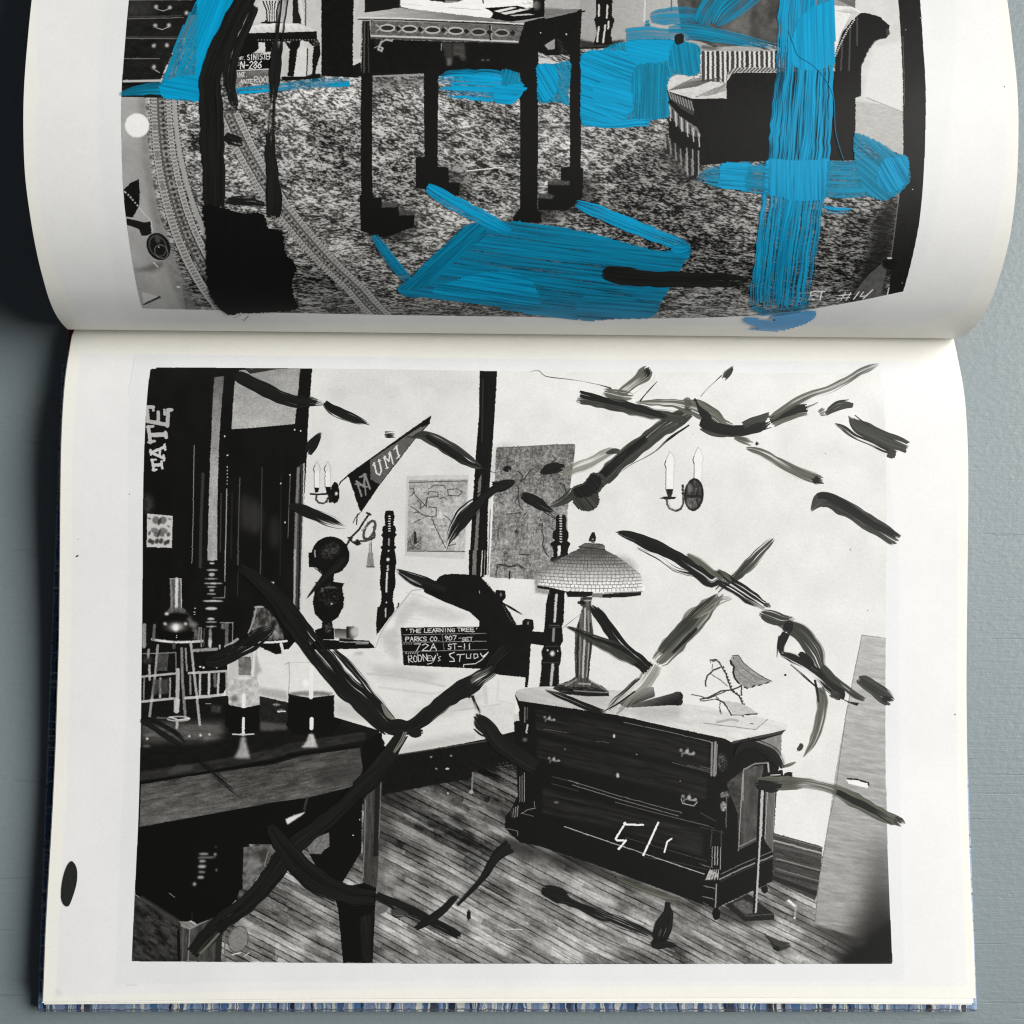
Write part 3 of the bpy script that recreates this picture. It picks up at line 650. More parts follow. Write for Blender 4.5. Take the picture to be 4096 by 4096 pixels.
    E("C4 125 1080", 30, 48, 12); E("C4 498 885", 26, 36, 14); L("C4 480 870 520 860", 5, 90)
    # things on the dresser: lamp, horn, twig sculpture with bird
    P("B3 1100 1180 1230 1120 1310 1062 1380 1058 1392 1130 1240 1190 1160 1215", 125, g=("B3 1310 1060 1340 1150", 165, 60))
    P("B3 1150 1215 1300 1170 1560 1097 1590 1097 1608 1120 1606 1185 1590 1200 1500 1200 1200 1218", 45, g=("B3 1430 1120 1470 1205", 85, 22), tex=t_noise(12, 10, 3)); E("B3 1592 1148", 15, 48, 30)
    P("B4 230 862 250 818 295 812 318 840 330 862 400 920 490 982 556 1012 520 1030 440 1048 375 1068 332 1052 290 1022 258 960 250 895", 150, sm=True, tex=t_add(t_noise(26, 5, 5, 0, 61), t_noise(20, 2, 2, 0, 62)))
    L("B4 232 855 240 875 262 895 255 940 265 985 297 1028", 14, 25, soft=2); L("B4 340 1062 380 1070 420 1048 480 1040 550 1012", 9, 30, soft=2, dash=20)
    for q in ("B4 300 880 380 950 470 1000", "B4 290 930 350 990 430 1030", "B4 330 910 430 985 520 1012", "B4 275 850 300 870"):
        L(q, 6, 105, .7, soft=3)
    E("B4 262 838", 5, 5, 20); L("B4 250 815 295 812 335 870 400 925 500 988 552 1012", 6, 60, .85)
    br = ("B4 80 850 120 845 150 870 165 900 195 950 215 1010 240 1078", "B4 180 900 205 960 230 1020 250 1078", "B4 42 1050 40 1010 60 965 100 930 155 905", "B4 0 1152 60 1140 100 1120 160 1088 240 1080 290 1062 318 1048", "B4 240 1085 300 1125 325 1180 330 1285", "B4 255 1085 310 1130 340 1190 338 1270",
          "B4 320 1045 318 1120", "B4 120 1150 170 1170 205 1210 240 1272", "B4 155 1165 150 1215 162 1265", "B3 1672 1115 1740 1128 1800 1148 1860 1120 1932 1092", "B3 1740 1165 1800 1160 1850 1150", "B3 1860 1130 1890 1160 1932 1185", "B3 1890 1160 1890 1250", "B4 80 955 150 1000 210 1050", "B4 80 870 75 845", "B4 95 860 130 850", "B4 240 1272 330 1275", "B4 90 940 95 880")
    for i, s in enumerate(br):
        L(s, 11 if i < 8 else 7, 40 if i < 12 else 95, .9, soft=2, dash=9 if i in (1, 5) else None)
    P("B4 180 1165 300 1180 380 1215 455 1268 340 1275 250 1260", 196, tex=t_noise(14, 5, 5)); L("B4 345 1270 440 1265", 9, 45)
    P("B4 25 1335 130 1302 400 1300 520 1308 430 1385", 214, tex=t_noise(8, 10, 5)); L("B4 25 1335 230 1362 430 1387 520 1308", 6, 140, soft=2); L("B4 130 1330 240 1308 290 1318", 18, 150, .6, soft=8); L("B4 385 1340 410 1342", 6, 60)
    # lamp: shaft and foot, then the leaded shade
    pr2 = "B3 575 300 690 310 690 420 685 560 672 590 680 700 660 742 668 800 660 872 648 905 650 1055 497 1055 515 905 510 872 520 840 513 780 532 742 525 700 540 590 540 560 548 420"
    P(pr2, 14)
    for s, w, v in (("B3 628 345 622 430 614 550", 20, 225), ("B3 570 580 650 582", 5, 120), ("B3 575 595 650 597", 4, 90), ("B3 608 610 602 700", 20, 150), ("B3 520 868 655 872", 4, 100), ("B3 600 885 585 1040", 22, 205), ("B3 545 745 650 742", 4, 90)):
        L(s, w, v, .9, soft=6)
    E("B3 598 800", 18, 22, 225, soft=6); E("B3 560 775 B3 640 780", 7, 8, 190)
    P("B3 815 365 905 362 895 440 905 560 915 640 905 750 890 870 878 990 900 1022 985 1050 1035 1092 1035 1128 880 1130 690 1112 610 1075 640 1040 720 1015 775 980 770 830 772 640 800 550 832 440 815 430", 78, tex=t_noise(46, 2.2, 40, -2, 71))
    for s, w, v in (("B3 850 450 845 700 830 980", 16, 200), ("B3 872 470 880 700 862 980", 10, 160), ("B3 800 560 790 800 788 980", 12, 18), ("B3 890 560 896 700 872 980", 10, 20), ("B3 812 640 806 960", 8, 150), ("B3 815 400 830 400", 20, 20), ("B3 800 405 840 410", 22, 18), ("B3 830 372 900 372", 12, 40), ("B3 850 390 900 392", 8, 190)):
        L(s, w, v, .85, soft=3)
    P("B3 600 1070 640 1035 760 1060 900 1060 985 1055 1035 1095 1035 1128 880 1132 690 1114", 40, tex=t_noise(50, 14, 2.2, 4, 77))
    for s, w, v in (("B3 700 1050 780 1000", 10, 150), ("B3 880 1000 960 1050 1030 1092", 8, 150), ("B3 760 1085 900 1095 1030 1100", 8, 150), ("B3 690 1100 820 1112 1030 1122", 12, 16), ("B3 640 1040 740 1030", 10, 120), ("B3 800 1030 890 1035", 14, 165), ("B3 750 1062 860 1062", 8, 18)):
        L(s, w, v, .85, soft=3)
    SH = "B3 850 -44 990 -42 1008 0 1080 36 1150 83 1230 146 1275 185 1290 230 1287 320 900 322 720 322 480 292 468 268 470 215 490 185 530 141 600 101 700 43 815 -17"
    P(SH, 200, sm=True, g=("B3 880 10 B3 880 260", 82, 238), tex=t_add(t_noise(24, 2, 2, 0, 81), t_noise(14, 10, 6, 0, 82)))
    P("B3 475 180 560 100 640 60 700 40 620 120 540 190 505 250", 120, .55, soft=14, tex=t_noise(30, 3, 3)); P("B3 1060 60 1170 50 1235 100 1260 160 1180 150", 150, .6, soft=20, tex=t_noise(30, 3, 3))
    sl, m = c.fill(c.rp(smooth_closed(pts(SH)))); keep = c.clip; c.clip = np.zeros_like(keep); c.clip[sl] = m
    for j, f in enumerate(np.linspace(0.05, 0.97, 13)):
        y = -35 + f * 330; hw = float(np.interp(y, [-40, -4, 43, 101, 146, 190, 300], [80, 118, 190, 282, 350, 396, 408])); yb = 18 * f
        seg = " ".join(f"{882 + hw * u:.0f} {y + yb * (1 - u * u) - 8 + 6 * u:.0f}" for u in np.linspace(-1, 1, 13))
        L("B3 " + seg, 6, 70 if f < .45 else 112, .85)
        n = 16 + int(10 * f)
        for i in range(n):
            u = -0.96 + 1.92 * (i + (0.5 if j % 2 else 0)) / n
            x0 = 882 + hw * u; y0 = y + yb * (1 - u * u) - 8 + 6 * u
            L(f"B3 {x0:.0f} {y0:.0f} {x0 + 6 * u:.0f} {y0 + 25:.0f}", 5, 66 if f < .5 else 105, .75)
    c.clip = keep
    P("B3 460 190 485 185 490 285 560 300 580 345 465 330", 140, .85, soft=5, tex=t_noise(30, 2, 2)); P("B3 482 276 570 286 700 318 720 332 560 306 485 294", 15)
    P("B3 700 320 910 322 908 352 860 362 715 362", 20, tex=t_noise(20, 6, 2)); P("B3 905 335 990 335 985 368 900 365", 125, tex=t_noise(20, 2, 2)); P("B3 985 342 1286 320 1282 350 1150 366 985 368", 25, tex=t_noise(14, 10, 2)); L("B3 1000 332 1286 320", 8, 130)
    P("A3 800 1712 850 1684 985 1690 1006 1718 1002 1742 815 1732", 95, tex=t_noise(40, 8, 2, 6)); L("A3 800 1712 1000 1735", 8, 40); P("A3 905 1600 922 1600 936 1640 930 1672 878 1672 885 1640", 22); E("A3 910 1655", 8, 6, 150); L("A3 910 1675 905 1740", 24, 70, .8, dash=6)
    # board with a hand slot leaning on the right, skirting behind it
    P("C4 565 455 945 560 930 800 890 978 560 822", 62, tex=t_add(t_noise(26, 40, 3, 16, 91), t_noise(18, 2, 2)))
    for s, w, v in (("C4 565 470 945 570", 8, 120), ("C4 570 512 945 612", 13, 185), ("C4 568 545 940 645", 22, 85), ("C4 590 652 930 745", 9, 150), ("C4 580 690 925 790", 20, 60), ("C4 585 730 920 825", 10, 120), ("C4 580 760 915 850", 18, 40), ("C4 565 800 900 925", 34, 24), ("C4 600 670 925 760", 8, 30)):
        L(s, w, v, .8, soft=4)
    P("B4 1250 655 1435 682 1440 1932 C4 1440 0 1450 600 1470 1100 1490 1260 1300 1292 885 1162 900 950 922 800 1000 330 1045 0 B4 1130 1250 1190 950", 176, g=("B4 1300 700 C4 1300 1290", 184, 150), tex=t_add(t_noise(18, 40, 6, 8, 95), t_noise(12, 20, 3, 14, 96), t_noise(7, 2, 2)))
    P("C4 1340 560 1460 500 1500 1300 1150 1260 1250 1000", 60, .75, soft=90); P("C4 1490 820 1500 1480 900 1480 1100 1330 1300 1150 1420 900", 16, .9, soft=90); P("C4 1500 1100 1500 1480 1020 1480 1280 1280", 12, 1, soft=30)
    P("C4 885 1162 1300 1292 1240 1340 900 1200", 50, .7, soft=12)
    L("B4 1250 655 1190 950 1130 1250 1040 1900 C4 1000 330 920 800 885 1160", 5, 95, .8); L("B4 1250 655 1435 682", 5, 110, .8)
    P("B4 1130 1775 1150 1760 1290 1788 1305 1812 1292 1840 1150 1806", 238); L("B4 1140 1766 1220 1775 1300 1798 1303 1815", 13, 20); E("B4 1300 992", 5, 12, 238)
    # little stand with a clamp beside the dresser
    P("C4 190 1012 370 930 572 1080 572 1126 340 1138", 30, tex=t_noise(10, 6, 3)); P("C4 250 1000 330 968 430 1010 445 1062 350 1092", 95, .9, soft=6, tex=t_noise(30, 6, 3)); L("C4 352 1095 568 1080", 5, 90)
    L("C4 462 90 440 600 415 1060", 20, 12); L("C4 478 110 462 500 445 800 430 1065", 15, 185, soft=2)
    P("B4 480 1730 530 1700 560 1718 640 1695 640 1732 680 1715 715 1718 712 1760 690 1775 640 1760 560 1770 480 1802", 18); L("B4 545 1738 620 1735", 7, 215); L("B4 610 1752 680 1748", 7, 190); L("B4 525 1650 530 1710", 14, 175); L("B4 640 1695 645 1735", 8, 230)
    P("B4 470 1800 600 1770 600 1860 540 1880 480 1840", 20)
    P("C4 665 980 690 972 742 1015 735 1032", 228); L("C4 738 1020 732 1115", 16, 175, .7, soft=5); E("C4 730 1115", 8, 8, 225)
    # desk: top, apron, legs
    P("B1 880 1200 1150 1165 1560 1125 1570 1130 B2 80 1130 300 1180 650 1290 990 1392 1045 1500 860 1560 B1 1932 1660 880 1820", 19, tex=t_noise(5, 20, 8))
    P("B2 80 1135 290 1180 290 1350 70 1330", 30, tex=t_noise(12, 8, 6)); P("B2 80 1330 300 1345 280 1392 80 1395", 80, .9, soft=8); E("B2 240 1240 B2 205 1195", 30, 10, 150, .8, soft=4, tex=t_noise(50, 3, 3)); L("B2 215 1248 272 1248", 10, 215)
    P("B1 900 1330 1540 1330 1530 1440 1400 1480 900 1490", 92, .85, soft=26, tex=t_add(t_noise(30, 26, 8, 0, 101), t_noise(10, 3, 3))); P("B1 1380 1440 1530 1450 1380 1470", 130, .7, soft=10); E("B1 945 1458 B1 1270 1438 B1 1355 1430 B1 1425 1425", 10, 9, 215, soft=3)
    P("B1 1440 1200 1520 1205 1510 1260 1440 1250", 70, .8, soft=10, tex=t_noise(20, 6, 6)); L("B1 1395 1186 1435 1186", 5, 190); E("B1 940 1515", 30, 10, 110, .8, soft=6)
    L("B1 895 1745 1400 1670 1932 1570 B2 300 1530 860 1440", 70, 42, .9, soft=10, tex=t_noise(14, 20, 6, -9, 7)); P("B1 1090 1720 1180 1660 1310 1660 1290 1700 1150 1730", 70, .8, soft=10)
    L("B1 890 1800 1400 1720 1932 1630 B2 300 1590 840 1510", 16, 10, soft=3)
    P("B1 895 1812 1400 1730 1932 1652 B2 400 1590 850 1530 872 1700 800 1850 C2 780 100 450 182 0 242 C1 1932 218 1400 315 885 410", 82, g=("B1 1400 1750 C1 1400 320", 72, 98), tex=t_add(t_noise(22, 40, 14, -10, 111), t_noise(22, 34, 3, -10, 113), t_noise(14, 5, 3, -10, 112), t_noise(7, 2, 2)))
    P("B2 500 1700 870 1640 860 1750 520 1800", 50, .6, soft=20)
    P("C1 885 410 1400 318 1932 220 C2 0 245 450 182 790 100 900 40 1015 0 B2 1020 1400 870 1500 C2 860 600 640 960 460 620 440 540 170 545 0 540 C1 1690 570 1670 930 1520 1080 1250 1140 1180 1135 C1 855 930 870 500", 11)
    P("C1 840 930 1180 1130 1210 1180 1195 1450 820 1450", 44, tex=t_add(t_noise(34, 20, 7, 33, 121), t_noise(14, 3, 3))); L("C1 900 960 1040 1050 1180 1140", 36, 62, .7, soft=14)
    P("C1 1690 565 1932 540 C2 170 545 210 600 60 800 C1 1680 940", 96, tex=t_add(t_noise(40, 14, 10, -30, 125), t_noise(14, 3, 3))); E("C1 1770 690", 50, 40, 135, .7, soft=15); E("C2 110 630", 40, 60, 40, .7, soft=8); L("C2 140 600 110 700 140 740", 8, 160, .7, soft=3)
    P("C2 440 540 480 505 610 450 615 560 570 590 550 620 460 615", 112, tex=t_noise(30, 4, 4)); P("C2 275 345 340 320 430 290 400 320 290 392 280 370", 220, soft=3, tex=t_noise(10, 4, 4)); L("C2 440 180 420 270", 20, 60, .8, soft=6)
    P("C2 -80 900 250 830 400 880 640 950 690 1100 715 1455 -200 1455 C1 1550 1200", 122, g=("C2 200 860 C2 200 1450", 95, 150), tex=fl)
    P("C1 1540 1180 1932 1020 1932 1450 1540 1450", 118, tex=fl); E("C1 1645 1275", 72, 92, 132, .9, rot=12, soft=10, tex=t_noise(16, 4, 4)); E("C1 1645 1275", 76, 96, 70, .7, rot=12, ring=8, soft=3); L("C1 1600 1395 1660 1380", 10, 215); L("C1 1690 1410 1730 1380", 8, 190)
    P("C1 1200 1175 1270 1205 1510 1075 1515 1130 1480 1447 1195 1447", 66, tex=t_noise(20, 6, 20)); L("C1 1210 1162 1272 1195 1400 1130 1512 1070", 13, 140, soft=4); L("C1 1185 1210 1190 1447", 22, 14); L("C1 1272 1200 1258 1447", 10, 125, soft=3); L("C1 1222 1190 1215 1447", 8, 90); L("C1 1505 1130 1490 1447", 46, 40); L("C1 1545 1130 1538 1447", 10, 110, soft=3)
    P("C1 1250 1110 1510 1060 1510 1090 1330 1160", 12)
    for x, y, rx, ry in ((1382, 618, 38, 8), (1400, 645, 70, 5), (1370, 673, 26, 10), (1368, 715, 32, 13), (1366, 757, 26, 7), (1358, 798, 28, 11), (1310, 850, 13, 14), (1470, 622, 12, 10), (1480, 742, 6, 10), (1475, 565, 4, 6)):
        E(f"C1 {x} {y}", rx, ry, 205, .85, soft=5)
    L("C1 1290 1060 1290 1130", 6, 45); L("C1 1115 920 1155 950", 7, 120); L("C1 1340 650 1470 640", 10, 90, .6, soft=4)
    P("C2 880 190 1018 50 1005 420 985 850 972 900 870 850 872 600", 62, tex=t_add(t_noise(22, 4, 60, 0, 131), t_noise(10, 3, 8))); L("C2 890 200 885 500 872 800", 9, 130, .8, soft=3); L("C2 985 60 968 620", 34, 24, .9, soft=6); L("C2 1012 60 995 500", 5, 120)
    P("C2 640 900 880 840 975 880 948 1455 720 1455 680 1040", 12); P("C2 850 1100 945 1080 935 1450 870 1450", 30, .8, soft=10, tex=t_noise(12, 3, 30))
    E("C2 1015 1048", 58, 30, 95, .8, rot=-25, soft=4); E("C2 797 473", 8, 4, 220); E("C2 848 353", 5, 5, 200)
    # glassware
    for x, y, rx, ry, v in ((1445, 102, 20, 8, 225), (1447, 155, 44, 7, 200), (1443, 190, 24, 14, 200), (1440, 222, 52, 5, 190), (1455, 258, 74, 6, 225), (1442, 285, 38, 6, 190), (1443, 312, 20, 10, 190), (1440, 340, 36, 7, 180), (1455, 394, 82, 7, 235), (1440, 452, 48, 12, 215),
                            (1437, 532, 30, 9, 215), (1440, 556, 46, 6, 180), (1440, 592, 44, 6, 200), (1430, 715, 15, 46, 225), (1432, 650, 12, 50, 150)):
        E(f"B1 {x} {y}", rx, ry, v, .9, soft=4)
    c1 = t_add(t_noise(24, 3, 10, 0, 141), t_noise(10, 2, 2))
    P("B1 1118 218 1208 218 1212 440 1250 470 1100 470 1125 440", 92, tex=c1); L("B1 1172 222 1168 440", 24, 215, soft=8); L("B1 1204 222 1208 440", 7, 200); L("B1 1122 230 1135 330 1130 450", 14, 130, soft=5); L("B1 1118 220 1208 220", 5, 190)
    E("B1 1168 602", 148, 118, 12); P("B1 1130 450 1215 445 1290 530 1330 600 1360 700 1300 690 1290 600 1240 520 1180 490 1100 500 1080 490", 95, .85, soft=8, tex=t_add(t_noise(30, 4, 4), c1)); E("B1 1178 512", 92, 26, 12, soft=5)
    E("B1 1170 596", 95, 30, 110, .7, soft=20); E("B1 1170 592", 52, 26, 190, .9, soft=14); E("B1 1166 600", 24, 30, 245, soft=8); E("B1 1082 570 B1 1240 570", 14, 12, 215, soft=5); E("B1 1095 492", 16, 12, 235, soft=5); E("B1 1300 575", 40, 18, 130, .8, soft=8)
    P("B1 1015 620 1120 632 1170 648 1230 636 1310 630 1300 680 1170 700 1030 690", 10); E("B1 1172 660 B1 1172 675", 4, 4, 230)
    G = [("B1 985 690 1060 702 1170 712 1290 708 1370 702", 20, 218), ("B1 1040 702 1170 714 1300 706", 8, 238), ("B1 1000 580 992 690", 22, 110), ("B1 920 580 918 740", 32, 165), ("B1 955 770 950 830", 20, 165), ("B1 910 800 1165 792", 9, 140), ("B1 1025 735 1005 960 960 1290", 20, 165),
         ("B1 1210 760 1215 1000 1238 1290", 22, 140), ("B1 1280 715 1300 900 1350 1350", 20, 190), ("B1 1240 760 1250 930", 14, 165), ("B1 1165 800 1165 930", 10, 130), ("B1 905 978 1160 952", 18, 200), ("B1 905 1170 1145 1145", 20, 208), ("B1 1240 1142 1400 1132 1560 1112", 22, 220), ("B1 1265 950 1420 942 1640 928", 18, 208), ("B1 1300 775 1480 765", 24, 165),
         ("B1 1180 925 1178 1100 1172 1240", 30, 195), ("B1 1172 1160 1170 1240", 44, 200), ("B1 1045 992 1042 1135", 18, 190), ("B1 1122 990 1118 1135", 14, 175), ("B1 920 985 916 1150", 12, 150), ("B1 1275 972 1278 1110", 16, 150), ("B1 1352 960 1350 1118", 18, 205), ("B1 1422 958 1420 1110", 20, 218), ("B1 1495 955 1490 1105", 18, 212), ("B1 1560 940 1562 1110", 26, 175),
         ("B1 1360 600 1362 745", 12, 150), ("B1 1385 605 1380 745", 5, 120), ("B1 1345 600 1340 690", 14, 130), ("B1 1605 560 1600 760", 7, 165), ("B1 1560 570 1555 760", 26, 110), ("B1 1510 560 1605 560", 10, 150), ("B1 1505 735 1503 760", 12, 225), ("B1 1150 725 1150 755", 26, 90), ("B1 1465 960 1470 1050", 24, 110), ("B1 1640 690 1600 720 1550 745", 26, 175),
         ("B1 960 890 962 1000", 18, 190)]
    for s, w, v in G:
        L(s, w, v, .88, soft=4, tex=t_noise(22, 3, 8))
    P("B1 1030 800 1110 800 1100 935 1015 935", 72, tex=t_noise(24, 6, 8)); P("B1 985 1000 1110 995 1110 1110 985 1120", 80, .7, soft=6, tex=t_noise(30, 6, 10)); P("B1 1520 570 1550 570 1545 610 1515 610", 130, .8, soft=4, tex=t_noise(50, 3, 3)); E("B1 945 850", 40, 26, 70, .7, soft=8, tex=t_noise(40, 5, 5))
    E("B1 1185 1302", 86, 17, 190, .9, ring=11, soft=3); L("B1 1120 1290 1180 1310 1265 1300", 12, 215, soft=3); L("B1 1175 1320 1172 1370", 22, 175, soft=5); L("B1 1020 1295 1120 1300", 12, 110, .8, soft=6); E("B1 1315 450 B1 1312 498 B1 1310 480", 8, 4, 190); E("B1 1355 903 B1 1380 908 B1 1482 905", 9, 8, 225)
    # conical flask on its plate
    gl = t_add(t_noise(60, 7, 9, 0, 151), t_noise(26, 3, 3))
    P("B1 1775 445 1800 438 1840 450 1900 500 1932 560 1932 700 1720 700 1740 600", 62, tex=gl); P("B2 90 248 188 246 185 320 150 300", 180, tex=t_noise(30, 2, 12)); P("B2 30 470 90 440 140 460 205 540 255 640 262 690 100 700 -10 690 0 600", 78, tex=gl); L("B1 1785 450 1760 560 1725 640", 12, 160, soft=4); E("B2 70 440", 40, 8, 190, soft=4)
    E("B2 170 640", 50, 40, 165, .7, soft=14, tex=gl); L("B2 65 712 180 712 282 702", 17, 232); P("B2 60 735 260 725 245 800 200 806 130 775", 14); L("B2 240 725 255 795", 24, 220)
    # two jars of dark liquid
    P("B1 1600 745 1790 742 1800 980 1640 975 1560 990", 196, tex=t_noise(10, 8, 14)); P("B1 1645 830 1740 825 1750 860 1745 965 1645 965", 110, tex=t_noise(36, 8, 8)); L("B1 1775 750 1760 970", 16, 228, soft=3); P("B1 1780 790 1830 940 1780 965", 165, .8, soft=10); L("B1 1645 825 1645 970", 5, 220)
    P("B1 1562 985 1640 975 1790 980 1812 1060 1815 1195 1690 1220 1575 1195", 190, tex=t_add(t_noise(30, 8, 8, 0, 161), t_noise(10, 3, 3))); E("B1 1690 990", 65, 14, 235, .8, soft=6); E("B1 1620 1150", 26, 26, 95, .8, soft=8, tex=t_noise(40, 4, 8)); L("B1 1690 1120 1688 1215", 30, 238, soft=8); E("B1 1760 1080", 40, 20, 215, .7, soft=10)
    P("B1 1545 1195 1600 1205 1690 1222 1812 1200 1815 1390 1760 1415 1600 1418 1545 1350", 12); L("B1 1687 1300 1685 1425", 22, 232, soft=2); L("B1 1605 1422 1690 1426 1765 1420", 11, 205, soft=2)
    P("B1 1672 1440 1700 1440 1720 1530 1742 1612 1615 1608 1655 1530", 165, .95, soft=9, tex=t_noise(26, 3, 8)); P("B1 1815 1330 1932 1345 1932 1395 1820 1390", 80, .8, soft=8)
    P("B2 300 865 480 855 640 870 650 1120 470 1140 298 1110", 228, tex=t_noise(5, 6, 6)); L("B2 270 882 300 868 305 985 296 1105", 7, 175, soft=2); L("B2 300 868 480 868", 4, 190); L("B2 475 900 470 1080", 30, 240, .9, soft=8); E("B2 432 1030", 26, 32, 245, soft=5)
    P("B2 295 1108 380 1130 470 1142 650 1120 652 1290 720 1320 640 1420 500 1450 330 1420 280 1350 296 1290", 12); E("B2 472 1110", 172, 20, 110, .8, soft=6, tex=t_noise(50, 14, 3)); L("B2 472 1080 470 1135", 34, 235, soft=5); L("B2 475 1305 474 1375", 32, 235, soft=4)
    P("B2 455 1420 490 1420 510 1480 525 1525 398 1525 440 1470", 195, .95, soft=7, tex=t_noise(26, 3, 8)); L("B2 651 1125 650 1290", 4, 165)
    # chalk mark on the dresser
    L("C3 1298 392 1160 388 1150 380", 15, 240); L("C3 1160 378 1085 500 1098 512 1165 512 1108 580", 16, 240); L("C3 1415 375 1300 625", 16, 240); L("C3 1518 498 1485 520 1462 602", 13, 240)
    # printing grain over the whole still
    coarsen(c, clip)
    yy, xx = np.mgrid[0:c.H, 0:c.W].astype(np.float32)
    n = t_noise(1.0, 2.2, 2.2, 0, 171)(xx, yy) * 5 + t_noise(1.0, 5, 1.3, 0, 172)(xx, yy) * 3.5
    mid = np.clip(c.im[..., 0] / 90.0, 0.25, 1)
    c.im += (n * mid * clip)[..., None]
    c.im += (((vn(xx / 160., yy / 160., 9) - .5) * 5 + (vn(xx / 34., yy / 34., 8) - .5) * 2.4 + (vn(xx / 1.7, yy / 1.7, 7) - .5) * 3.0) * (1 - clip))[..., None]
    c.im[..., 2] -= 3.0 * clip; c.im[..., 1] -= 0.6 * clip
    c.clip = None
    for s, r in (("A1 805 1307", 4), ("A1 411 1656", 4), ("A1 403 1785", 6), ("A1 396 1790", 5), ("A1 410 1782", 5), ("B4 1160 1", 3), ("N 3820 2858", 3), ("B4 1295 468", 3), ("A4 970 993", 3), ("A3 1685 842", 3)):
        E(s, r, r, 50)
    L("A4 1590 450 1600 500 1620 515", 8, 225, .6, soft=4); L("A4 1160 1725 1160 1740", 4, 120)
    return c
# ------------------------------------------------------------------ the upper page: a printed still of an ante room
UP_L = "N 660 -900 552 -300 U1 712 0 690 250 672 500 668 650 672 800 685 1100 710 1300 745 1520 787 1702"
UP_R = "N 3500 -900 3636 -300 U4 938 0 955 250 968 450 968 700 955 1000 930 1250 900 1400 845 1608"
UP_B = "U1 787 1702 1220 1712 U2 0 1722 760 1738 1518 1748 U3 430 1758 830 1758 1180 1752 1350 1745 U4 150 1728 340 1705 600 1660 845 1608"


